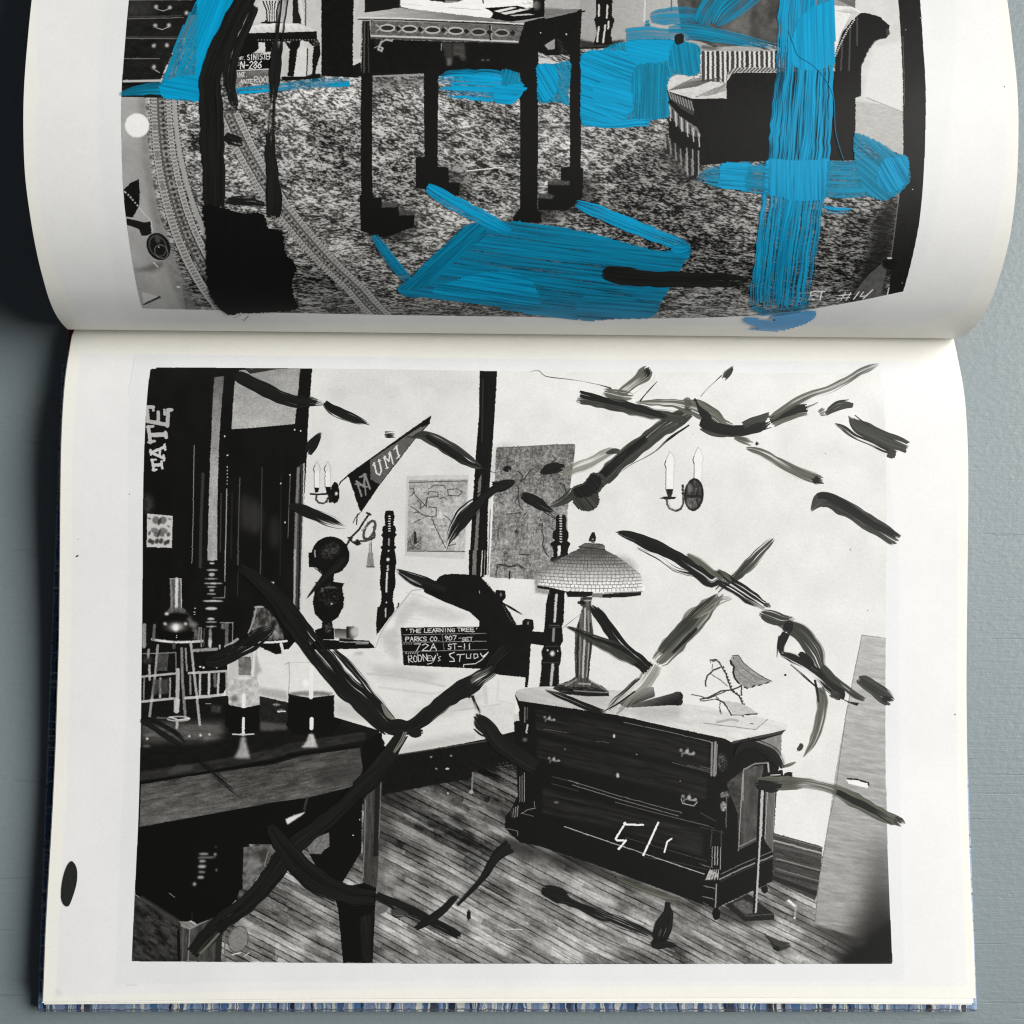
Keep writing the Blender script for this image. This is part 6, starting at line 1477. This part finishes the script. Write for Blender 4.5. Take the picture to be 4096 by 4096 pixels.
K("A3 780 585 50 900 590 84 1100 625 84 1300 672 92 1500 705 100 1640 720 130", (.3, .2, .3, .3), (.6, .2), mat=INK_GREY, edge=.1); K("A3 800 530 56 880 548 60 1000 580 50 1150 610 60 1330 665 50 1500 712 40", (.3, .1, .2, .4), (.8, .6))
K("A3 985 515 50 1080 535 90 1160 548 96 1225 550 50", (.25, .3), mat=WASH); K("A3 1350 330 70 1310 385 110 1240 440 84 1160 505 80 1110 545 70", (.2, .35, .35), mat=WASH); K("A3 1325 330 30 1330 370 56 1310 400 30", (.1, .2), name="ink_dab"); K("A3 1395 380 6 1360 440 6 1290 480 10 1215 540 6", (.4, .5), name="ink_dab"); K("A3 1410 435 4 1350 500 9 1310 545 7 1270 595 14", (.1, .2), name="ink_dab")
K("A3 430 364 5 490 352 8 540 395 10 640 412 12 800 430 14 960 462 10 1060 492 22", (.45, .5, .5, .45), nb=5, name="ink_scratch")
K("A3 1240 600 20 1400 600 50 1560 610 60 1700 650 130 1830 700 100 A3 1880 728 90 A4 180 765 80 260 790 40", (.3, .35, .3), mat=WASH, edge=.16); K("A3 1610 580 30 1640 580 50 1660 640 80", (.2, .3), mat=WASH, name="ink_dab")
K("A3 1690 600 10 1700 570 14 1720 620 20 1760 680 60 A3 1800 735 90 A4 40 765 100 150 800 90 270 822 90 380 805 90 480 770 90 545 725 70", (.3, .1, .1, .12, .2, .3), edge=.06); K("A4 0 800 16 90 842 30 190 858 20 240 850 6", (.35, .4), mat=INK_GREY)
K("A4 330 780 60 400 745 56 480 715 50 545 690 40", (.2, .2, .3), mat=INK_GREY); K("A4 340 845 12 440 825 12 555 790 5", (.4, .4, .5))
K("A4 545 745 60 640 700 70 740 655 70 835 640 64", (.25, .15, .1), (.2, .5)); K("A4 560 770 50 700 715 40 840 680 30", (.35, .3, .35), mat=WASH); K("A4 830 635 14 880 615 10 915 596 5", (.4, .5), name="ink_dab")
K("A4 545 730 50 660 650 70 760 592 84 860 545 74 1000 498 64 1120 438 60 1230 370 56 1320 328 50 1388 298 10", (.3, .36, .38, .34), (.2, .5), mat=WASH, edge=.08)
K("A4 265 865 30 330 885 56 410 915 60", (.3, .35), mat=WASH); K("A4 430 905 20 450 930 26", (.3, .4), name="ink_dab"); K("A4 355 952 30 430 968 62 540 1018 78 650 1085 88 760 1138 92 860 1178 100 950 1200 80", (.3, .38, .36, .3), (.4, .4), mat=WASH); K("A4 868 1175 50 905 1205 60 960 1215 40", (.1, .2), name="ink_dab")
K("A4 918 690 40 945 672 66 985 660 60", (.3, .35), mat=WASH); K("A4 970 690 30 1040 640 60 1110 618 60 1185 622 36", (.2, .25, .1), (.3, .2), mat=INK_GREY); K("A4 985 648 8 1060 595 16 1150 578 6", (.4, .5), name="ink_dab")
K("A4 1148 700 14 1200 765 84 1290 815 118 1400 865 122 1500 905 120 1610 945 90", (.3, .05, .05, .1), (.7, .3), mat=INK_GREY); K("A4 1195 695 10 1280 760 18 1400 818 16 1520 862 14 1620 908 6", (.35, .35, .4))
K("A4 1035 760 10 1100 795 46 1190 862 52 1300 910 54 1400 958 60 1510 1005 60", (.42, .36, .45, .3), (.8, .4)); K("A4 1440 985 50 1480 995 70 1515 1010 56", (.2, .1), mat=INK_GREY, name="ink_dab")
K("A4 860 1440 16 888 1395 70 930 1358 120 1000 1360 120 1100 1410 122 1220 1475 122 1340 1545 122 1440 1612 118 1535 1668 100", (.3, .1, .22, .25, .3), (.3, .5), mat=INK_GREY); K("A4 905 1320 50 980 1325 60 1080 1375 70 1200 1450 66 1320 1530 50 1440 1590 56 1530 1630 50", (.1, .05, .2, .4), (.5, .8))
K("A4 262 314 8 235 350 40 205 385 62 178 425 40", (.2, .25, .2), mat=INK_GREY, name="ink_dab"); K("A4 170 388 10 100 450 9 50 500 7 5 555 3", (.3, .45), nb=4, name="ink_scratch")
K("A4 572 1648 20 520 1700 60 450 1765 70 380 1845 78 290 1932 70 B4 200 245 60 130 318 50", (.35, .3, .25, .38), (.8, .2), mat=INK_GREY); K("A4 560 1680 10 470 1790 34 380 1890 34 300 1932 20", (.3, .36), mat=WASH)
K("B3 1925 330 40 1840 400 110 1720 520 168 1600 660 178 1500 770 170 1400 870 130", (.42, .36, .3, .25, .3), (.9, .2), mat=WASH, edge=.1); K("B3 1880 340 30 1780 430 70 1650 560 90 1520 690 80 1420 800 60", (.35, .2, .3), (.8, .6), mat=INK_GREY); K("B3 1720 600 20 1620 700 34 1520 800 24", (.3, .36, .45)); K("B4 250 370 20 150 390 60 60 450 60 -60 530 30", (.38, .4, .42), mat=PALE)
K("B3 1400 880 120 1350 960 120 1290 1040 130 1200 1120 130 1120 1200 130 1060 1270 70", (.36, .38, .45, .5), (.2, 1.0), mat=PALE, edge=.1); K("B3 1280 1000 60 1180 1090 66 1080 1180 60 1000 1250 20", (.45, .48, .52), (.4, 1.0)); K("B3 1240 1090 12 1100 1190 12 990 1250 5", (.2, .35))
K("A3 1085 1598 10 1160 1618 60 1260 1650 92 1400 1715 96 1550 1790 92 1680 1875 90 B3 1760 190 110 1830 235 118 B4 150 215 115 300 310 110 420 385 100 510 440 80", (.2, .05, .05, .25, .3, .3, .3), (.5, .4), edge=.08)
K("A3 1250 1720 10 1420 1800 30 1560 1890 40 B3 1700 190 40 1800 250 16", (.5, .48, .55), (.5, .5)); K("A3 1640 1770 30 1740 1830 50 1830 1900 50 B3 1932 240 30", (.3, .36), mat=WASH); K("B4 140 145 10 190 195 44 245 245 20", (.35, .4), mat=WASH, name="ink_dab"); K("B4 490 420 20 530 425 40 545 445 14", (.3, .3), mat=INK_GREY, name="ink_dab")
K("B4 460 480 50 540 510 104 640 545 90 735 530 36", (.2, .25, .2), mat=INK_GREY)
K("B4 600 570 40 700 590 110 790 650 138 860 730 136 905 810 124 930 880 90 950 930 60", (.3, .3, .28, .2), (.2, .3), mat=INK_GREY, edge=.07)
K("B4 700 545 44 685 590 80 660 640 60", (.05, .1)); K("B4 668 640 60 640 700 62 628 760 50 632 800 40", (.1, .25, .2), (.1, .2)); K("B4 612 660 6 600 740 8 596 830 4", (.3, .4))
K("B4 625 800 40 700 825 74 800 880 76 900 950 84 1000 1030 110 1075 1105 110 1085 1160 50", (.25, .25, .3, .2, .1), (.4, .3)); K("B4 700 880 8 800 970 14 880 1040 10 960 1110 6", (.45, .5)); K("B4 770 790 40 830 850 60 880 910 40", (.1, .2)); K("B4 1000 1110 50 1050 1120 70 1075 1160 44", (.2, .3), mat=INK_GREY, name="ink_dab")
K("B4 940 900 50 1010 980 70 1100 1055 60 1200 1125 64 1275 1165 40", (.2, .3, .36, .2), (.2, .6), mat=INK_GREY); K("B4 1050 1105 6 1130 1165 8 1230 1195 26", (.4, .3))
K("B4 925 1060 70 948 1160 84 935 1290 84 905 1400 76 865 1500 54 800 1602 6", (.3, .36, .36, .3), (.2, .3), mat=WASH); K("B4 890 1000 16 910 1100 20 915 1180 10", (.25, .4))
K("B4 790 1495 30 775 1530 36 748 1555 20", (.2, .25), mat=INK_GREY, name="ink_dab"); patch("lo", "B4 654 960 664 958 668 968 660 973 653 969", 0, INK, 0, 2, .3, "ink_speck")
K("B4 1225 985 70 1290 1035 104 1370 1085 104 1440 1140 110 1495 1175 80", (.2, .12, .15, .3), (.5, .6), mat=INK_GREY); K("B4 1400 1140 40 1440 1165 70 1480 1175 80", (.2, .4), name="ink_dab")
K("B4 640 1675 20 690 1660 26 742 1638 12", (.35, .4), mat=WASH, name="ink_dab"); K("B4 270 1590 40 320 1520 90 400 1505 110 490 1535 124 570 1580 130 615 1640 96 630 1690 50", (.3, .36, .3, .2), (.3, .4))
K("B4 430 1790 60 520 1805 110 640 1805 110 780 1800 94 900 1815 84 1020 1845 80 1130 1890 100 C4 1180 190 112 1300 258 104 1420 322 96 1530 365 80", (.1, .1, .34, .36, .28, .2, .1), (.2, .4), mat=WASH, edge=.06); K("B4 430 1800 60 540 1830 90 640 1820 50", (.05, .2)); K("C4 1050 130 40 1180 200 60 1320 270 50 1450 350 40 1520 400 40", (.3, .2, .35, .45), (.4, 1.0)); K("C4 1500 340 40 1540 365 70 1572 400 40", (.2, .4), mat=INK_GREY, name="ink_dab")
K("B3 895 425 30 950 490 80 1020 585 84 1090 690 80 1170 775 84 1260 850 110 1340 930 110", (.35, .1, .15, .2, .1), (.5, .3)); K("B3 950 440 6 1080 600 10 1180 730 8 1330 860 5", (.4, .45)); K("B3 1300 850 6 1345 870 8", (.3,), name="ink_dab")
K("B3 695 590 14 780 622 40 900 680 76 1020 735 108 1130 790 116 1250 870 70", (.45, .3, .25, .22), (.8, .3), mat=INK_GREY); K("B3 720 592 10 900 672 26 1050 728 30 1200 800 40", (.3, .2, .2)); K("B3 680 602 4 770 530 5 890 442 5", (.3, .3), nb=4, name="ink_scratch")
K("B1 1640 110 60 1800 230 110 1932 350 140 B2 290 480 165 400 630 170 500 760 175 610 890 180 740 1050 180 880 1170 180 1000 1300 170 1090 1390 110", (.15, .1, .1, .1, .22, .25, .22, .2, .1), (.6, .3), edge=.06)
K("B2 640 770 40 740 870 70 840 980 70 940 1110 76 1040 1230 60 1130 1318 20", (.46, .5, .5, .46), (.3, .5)); K("B2 1020 1180 20 1060 1260 40 1120 1320 16", (.3, .4), mat=PALE); K("B2 120 310 10 240 400 12 400 530 14 500 620 6", (.4, .5))
K("B2 1040 1380 90 1140 1365 130 1230 1370 120 1330 1310 124 1450 1215 124 1560 1130 130 1670 1060 150 1780 990 120 1850 945 110 B3 160 850 110 260 760 100", (.05, .1, .12, .15, .1, .3, .2, .1), (.3, .5)); K("B2 1700 1010 30 1800 950 50 1880 900 40", (.4, .45, .5), mat=WASH); K("B2 1660 985 20 1680 1040 60 1690 1100 70 1700 1150 20", (.1, .2)); K("B2 1720 1120 22 1745 1190 24 1775 1270 50", (.3, .45, .5), (.2, .9)); K("B2 1215 1395 30 1280 1420 60 1340 1400 40", (.05, .1), name="ink_dab")
K("B2 1735 1275 60 1790 1330 120 1840 1372 132 B3 170 1470 140 290 1560 140 400 1640 130 480 1690 100", (.3, .1, .05, .1), (.6, .4)); K("B2 1730 1380 10 1790 1430 16 1870 1460 6", (.4, .4), name="ink_dab")
K("B2 1190 1410 90 1120 1510 110 1040 1630 130 950 1750 150 880 1815 150 C2 800 110 110", (.05, .1, .12, .1), (.3, .4)); K("B2 1205 1400 30 1170 1480 34 1110 1570 20", (.3, .35), mat=PALE)
K("C2 1000 -40 60 880 80 110 740 220 120 600 350 130 460 460 130 320 580 150 230 700 170 120 850 150 0 980 140 -120 1080 140 C1 1540 1130 140 1400 1270 130 1290 1390 100", (.1, .1, .12, .1), (.4, .3)); K("C1 1500 1220 40 1400 1330 50 1330 1400 30", (.3, .36), mat=WASH)
K("C2 150 390 60 220 500 130 310 610 170 420 740 190 560 850 190 720 920 160 860 950 140 980 960 90", (.05, .1), (.3, .3)); K("C2 975 930 60 1080 985 80 1200 1040 90 1330 1105 90 1460 1170 90 1560 1225 90 1625 1265 60", (.1, .3, .36, .3, .2), (.2, .5)); K("C2 1090 1050 30 1140 1070 80 1230 1085 30", (.2, .25), mat=INK_GREY, name="ink_dab")
K("C2 1275 1195 30 1340 1160 60 1420 1110 64 1500 1045 60 1570 970 50 1605 930 30", (.1, .15), mat=INK); K("C2 1595 1020 24 1680 930 44 1760 845 48 1830 755 60 C3 150 660 70 210 600 90 280 555 110", (.36, .2, .1, .1), (.5, .2)); patch("lo", "C2 1693 1048 1704 1070 1705 1105 1693 1131 1683 1105 1682 1070", 90, INK, 0, 4, 1, "ink_speck")
K("C3 520 885 60 570 905 110 640 935 120 720 970 90", (.05, .1, .2), (.4, .4)); K("C3 700 965 90 800 1010 70 940 1070 90 1100 1130 90 1240 1190 86 1370 1250 70", (.3, .38, .42, .42, .4), (.3, .6))
K("C3 1492 985 40 1490 1030 44 1495 1070 80 1470 1140 130 1440 1220 130 1410 1310 90", (.05, .2, .25, .1), (.2, .6)); K("C3 1360 1320 40 1400 1310 90 1480 1300 84 1560 1320 60", (.1, .15, .2), (.5, .6)); K("C3 1090 795 20 1200 840 50 1330 885 54 1460 935 50 1595 962 40", (.3, .3), mat=WASH)
K("C4 505 1245 14 560 1285 50 610 1325 84 700 1322 46", (.3, .1, .25), (.5, .2), mat=INK_GREY); K("C4 570 1330 30 600 1350 36 625 1375 10", (.2, .4), name="ink_dab")
K("B1 1385 860 50 1480 850 110 1600 800 130 1730 725 140 1850 650 120 1900 612 80 B2 205 540 14", (.1, .15, .25, .25, .4), (.4, .8)); K("B1 900 1300 60 1000 1350 90 1120 1420 100 1240 1500 90", (.3, .3, .36), (.4, .6)); K("B1 1330 1620 30 1480 1740 46 1600 1840 50 C1 1760 235 40", (.4, .42, .46), (.4, .6))
K("B2 1130 150 20 1200 190 70 1300 235 90 1400 270 90 1520 310 70", (.36, .25, .1, .05), (1.0, .2)); K("B2 745 50 50 680 110 64 590 200 50 500 300 24 435 382 4", (.1, .15, .2)); K("B3 540 1075 10 640 1115 40 760 1165 50 900 1225 54 1010 1260 40", (.4, .2, .15)); K("B3 200 400 6 280 450 20 370 500 4", (.5, .5), name="ink_scratch")
dot = patch("lo", "C1 368 673 398 715 407 780 396 870 352 1000 325 1022 297 1000 283 940 290 840 312 750 340 690", 80, SPOT, 0, 1.6, .4, "ink_spot", label="solid black oval in the left margin")

# ---- blue and black paint on the upper page
S = lambda s, mat, dry=(0, 0, 0), rag=(.4, .4), **kw: stroke("up", s, mat, dry, rag, **({"name": "blue_paint_stroke"} | kw))
Pa = lambda s, ang, mat, dry=0.0, **kw: patch("up", s, ang, mat, dry, **kw)
S("U1 655 522 20 760 500 56 880 490 70 1000 500 60", BLUE_THIN, (.45, .42, .36), name="blue_paint_stroke")
Pa("U1 1140 -120 1090 0 1040 90 985 200 940 330 890 460 885 515 930 545 1060 558 1110 540 1100 400 1120 200 1160 0 1180 -120", 112, BLUE_THIN, .36, dry2=.30)
Pa("U1 1090 -120 1090 60 1085 300 1080 420 1120 480 1175 400 1250 190 1330 0 1370 -120", 112, BLUE, .0)
Pa("U1 886 470 960 430 1085 420 1125 480 1112 530 1085 562 1020 545 920 546 888 520", 10, BLUE, .24)
S("U2 -80 502 40 0 498 44 150 482 50 300 465 50 430 458 56 552 455 50", BLUE_THIN, (.3, .36, .46, .46, .36), (.3, .2)); S("U2 -60 512 14 100 500 16 250 480 14", BLUE, (.3, .36, .42)); S("U2 430 470 16 500 470 22 552 462 36", BLUE, (.4, .3, .15))
S("U2 1030 470 110 1120 462 150 1250 470 168 1380 478 168 1480 480 130", BLUE, (.46, .32, .26, .3), (1.2, .4), nb=26); Pa("U2 1390 385 1440 388 1478 405 1500 450 1518 490 1490 520 1440 560 1395 570 1375 520 1395 440", 105, BLUE_THIN, .34); S("U2 1375 545 20 1430 560 34 1480 520 40 1505 480 30", BLUE, (.2, .25))
Pa("U3 -30 480 60 470 110 455 125 480 148 490 120 512 70 550 -20 570", 5, BLUE, .25)
Pa("U3 205 360 300 356 385 340 390 420 378 500 380 580 320 565 215 562 210 470", 60, BLUE_THIN, .33); Pa("U3 208 365 300 362 320 450 290 540 212 555 206 450", 60, BLUE, .34)
Pa("U3 450 300 560 275 620 248 720 225 850 215 960 222 1085 245 1102 300 1100 400 1060 420 960 415 925 470 930 560 935 640 840 665 760 690 620 702 500 700 450 680 444 560 448 420", 78, BLUE_THIN, .26); Pa("U3 460 300 600 280 720 300 750 400 740 560 700 650 560 690 455 670 450 480", 20, BLUE, .30)
Pa("U3 700 232 840 222 960 228 970 270 940 330 800 362 740 350 705 300", 12, BLUE, .05); Pa("U3 520 480 640 440 720 460 740 540 720 620 600 640 530 600", 15, BLUE, .16)
S("U3 450 665 40 600 690 36 760 680 40 830 680 30", BLUE, (.2, .25, .3)); Pa("U3 960 240 1095 255 1105 330 1090 405 975 400 935 340", 82, BLUE_THIN, .3); Pa("U3 740 380 910 360 915 480 925 640 800 650 745 640", 92, BLUE_THIN, .36)
S("U3 695 190 70 800 185 74 900 188 70 1015 195 66", BLUE_THIN, (.3, .38, .40, .38), (.2, .3), nb=18); S("U3 830 100 60 900 92 92 1000 92 100 1120 92 96", BLUE_THIN, (.3, .30, .34, .3), (.2, .2), nb=20); S("U3 805 130 30 830 126 30", BLUE_THIN, (.2, .3)); S("U3 800 140 10 830 140 14", BLUE_THIN, (.2,))
S("U3 1110 140 90 1140 70 110 1190 10 150 1280 -80 190", BLUE_THIN, (.34, .38, .38), (.2, .1), nb=22); S("U3 1180 140 90 1230 60 150 1310 -10 180 1390 -90 200", BLUE_THIN, (.38, .42, .42), (.4, .1), nb=24)
S("U3 930 165 40 1060 165 66 1180 185 66 1320 215 56 1440 245 46 1540 262 30", BLUE_THIN, (.36, .36, .40, .46), (.2, .6), nb=14); S("U3 1010 205 50 1100 205 40 1250 230 30 1420 255 20", BLUE_THIN, (.40, .46, .5))
patch("up", "U3 970 195 1008 190 1012 235 985 245 968 240", 90, INK, 0, 5, 2, "black_paint_dab")
S("U4 320 -120 300 310 0 305 305 200 310 300 400 318 285 600 335 268 850 340 240 1050 345 215 1250 345 190 1450 345 172 1600 345 160 1700 340", BLUE_BAND, (.24, .24, .26, .30, .30, .26, .29, .32, .31, .28, .26), (.1, .15), nb=40, label="broad vertical band of streaky blue paint")
S("U4 280 880 60 230 1080 90 190 1280 70 160 1480 80 150 1690 60", BLUE, (.42, .4, .42, .44), nb=12); S("U4 330 -100 60 330 200 50 340 400 40 330 700 50 300 900 60", BLUE, (.42, .36, .4, .42), nb=10)
Pa("U4 462 20 400 25 330 50 270 110 240 190 225 280 240 360 300 388 380 385 440 360 465 350", 88, BLUE, .0); Pa("U4 90 890 200 885 330 885 440 882 440 960 430 1060 400 1100 260 1108 180 1090 90 1060", 90, BLUE, .22)
S("U3 1085 1000 40 1140 975 90 1220 975 130 1300 975 140 1390 980 130", BLUE_THIN, (.46, .36, .30, .34), (.9, .1), nb=20); Pa("U3 1220 905 1300 900 1385 905 1380 1050 1300 1045 1200 1030 1215 980", 4, BLUE, .28)
S("U4 -30 980 150 60 985 165 110 985 170", BLUE_THIN, (.16, .18)); S("U4 420 985 200 520 990 205 640 985 210 760 965 200 860 940 120", BLUE_THIN, (.2, .22, .24, .24), (.05, .4), nb=30); Pa("U4 576 742 640 752 740 800 800 845 868 868 878 940 882 990 850 1040 790 1085 720 1105 640 1060 590 940 572 830", 40, BLUE_THIN, .30); Pa("U4 740 880 860 880 872 960 840 1030 760 1060 700 1000", 60, BLUE, .36)
S("U4 400 1150 40 460 1165 50 520 1165 44 565 1160 24", BLUE, (.45, .36, .3), (.3, .5))
Pa("U2 818 1590 870 1545 1000 1420 1110 1320 1200 1240 1340 1225 1518 1222 U3 100 1222 300 1248 480 1280 700 1340 900 1385 1030 1350 1052 1375 1040 1420 1000 1475 940 1580 880 1680 838 1748 700 1755 440 1762 200 1735 0 1702 U2 1380 1690 1200 1672 1060 1655 940 1640 850 1632", 7, BLUE_DEEP, .24, pitch=5, jit=4, curve=.3, label="large patch of blue paint spreading across the rug")
Pa("U2 1180 1260 1280 1240 1300 1300 1230 1360 1000 1560 880 1600 840 1580 1000 1440", -42, BLUE_DEEP, .26); Pa("U3 440 1640 600 1640 800 1660 870 1690 838 1745 640 1756 440 1760", 4, BLUE_DEEP, .2); Pa("U2 1000 1600 1300 1500 1518 1520 U3 200 1600 200 1680 U2 1200 1640", 8, BLUE, .38)
S("U2 975 1030 50 1060 1085 76 1180 1150 80 1300 1210 80 1440 1280 50", BLUE, (.22, .28, .3, .3), (.3, .5)); S("U2 680 1295 40 740 1380 54 800 1460 58 875 1545 50", BLUE_DEEP, (.32, .26, .26), (.5, .3)); S("U3 415 1120 40 520 1160 70 640 1210 78 800 1275 80 930 1325 70 1045 1365 50", BLUE, (.38, .28, .3, .32), (.5, .3), nb=18); S("U3 940 1380 60 1000 1380 70 1045 1370 50", BLUE, (.3, .3))
Pa("U3 1345 1752 1450 1758 1518 1762 U4 120 1742 340 1712 358 1745 300 1785 200 1815 120 1824 0 1812 U3 1430 1808 1370 1785", 4, BLUE_PALE, .2, label="rounded end of the blue band on the white margin"); S("U3 1380 1690 30 1460 1712 40 U4 60 1720 44 220 1712 40 330 1690 30", BLUE_DEEP, (.36, .4, .4))
S("U3 562 1512 40 600 1510 84 700 1522 96 850 1536 90 1000 1540 86 1150 1542 80 1300 1545 70 1400 1548 40", INK, (0, 0, 0, .1, .2, .42), (.4, .6), name="black_paint_stroke", label="black paint stroke tapering to the right")
S("U1 1410 -140 130 1350 0 110 1290 120 112 1230 250 120 1175 400 128 1165 500 130 1172 700 130 1180 900 128 1185 1150 120", INK, (.0, .05, .05, .1), (.1, .3), name="black_paint_stroke", label="thick black paint stroke running down beside the slate")
S("U1 1405 30 60 1350 150 70 1300 260 80 1270 420 70 1290 560 50 1315 620 30", INK, (.2, .25, .3, .45), (.3, .8), name="black_paint_stroke"); S("U1 1240 745 40 1290 775 60 1345 790 50", INK, (.1, .2), name="black_paint_dab"); S("U1 1250 1110 30 1330 1110 56 1440 1120 50 1480 1140 30", INK, (.3, .36, .4), (.6, .6), name="black_paint_dab")
patch("up", "U1 1128 1135 1240 1150 1330 1175 1450 1180 1475 1240 U2 110 1260 180 1285 200 1400 255 1465 235 1560 245 1640 262 1700 60 1722 -60 1724 U1 1290 1735 1236 1718 1160 1620 1142 1450 1140 1280", 95, INK_SOLID, 0.0, jit=3, name="black_paint_patch", label="large solid black paint patch at the lower left of the still")
S("U2 190 -60 60 180 60 56 165 180 50 150 300 60 138 420 64 132 520 50 125 640 44 120 760 50 118 850 64 128 980 66 138 1100 84 130 1205 80", INK, (.46, .46, .42, .2, .3, .5, .46, .3, .05, .0, .05), (.2, .5), nb=12, name="black_paint_stroke", label="dry black paint stroke running down the rug")

stroke("up", "U4 212 170 3 240 250 3 265 310 3 330 352 3 385 400 3 430 465 3 460 540 3 466 640 3 470 720 3 488 800 3 515 880 3", BLUE_DEEP, (0, 0), (.1, .1), nb=4, name="hair_line", label="thin dark hair line curling over the blue band")
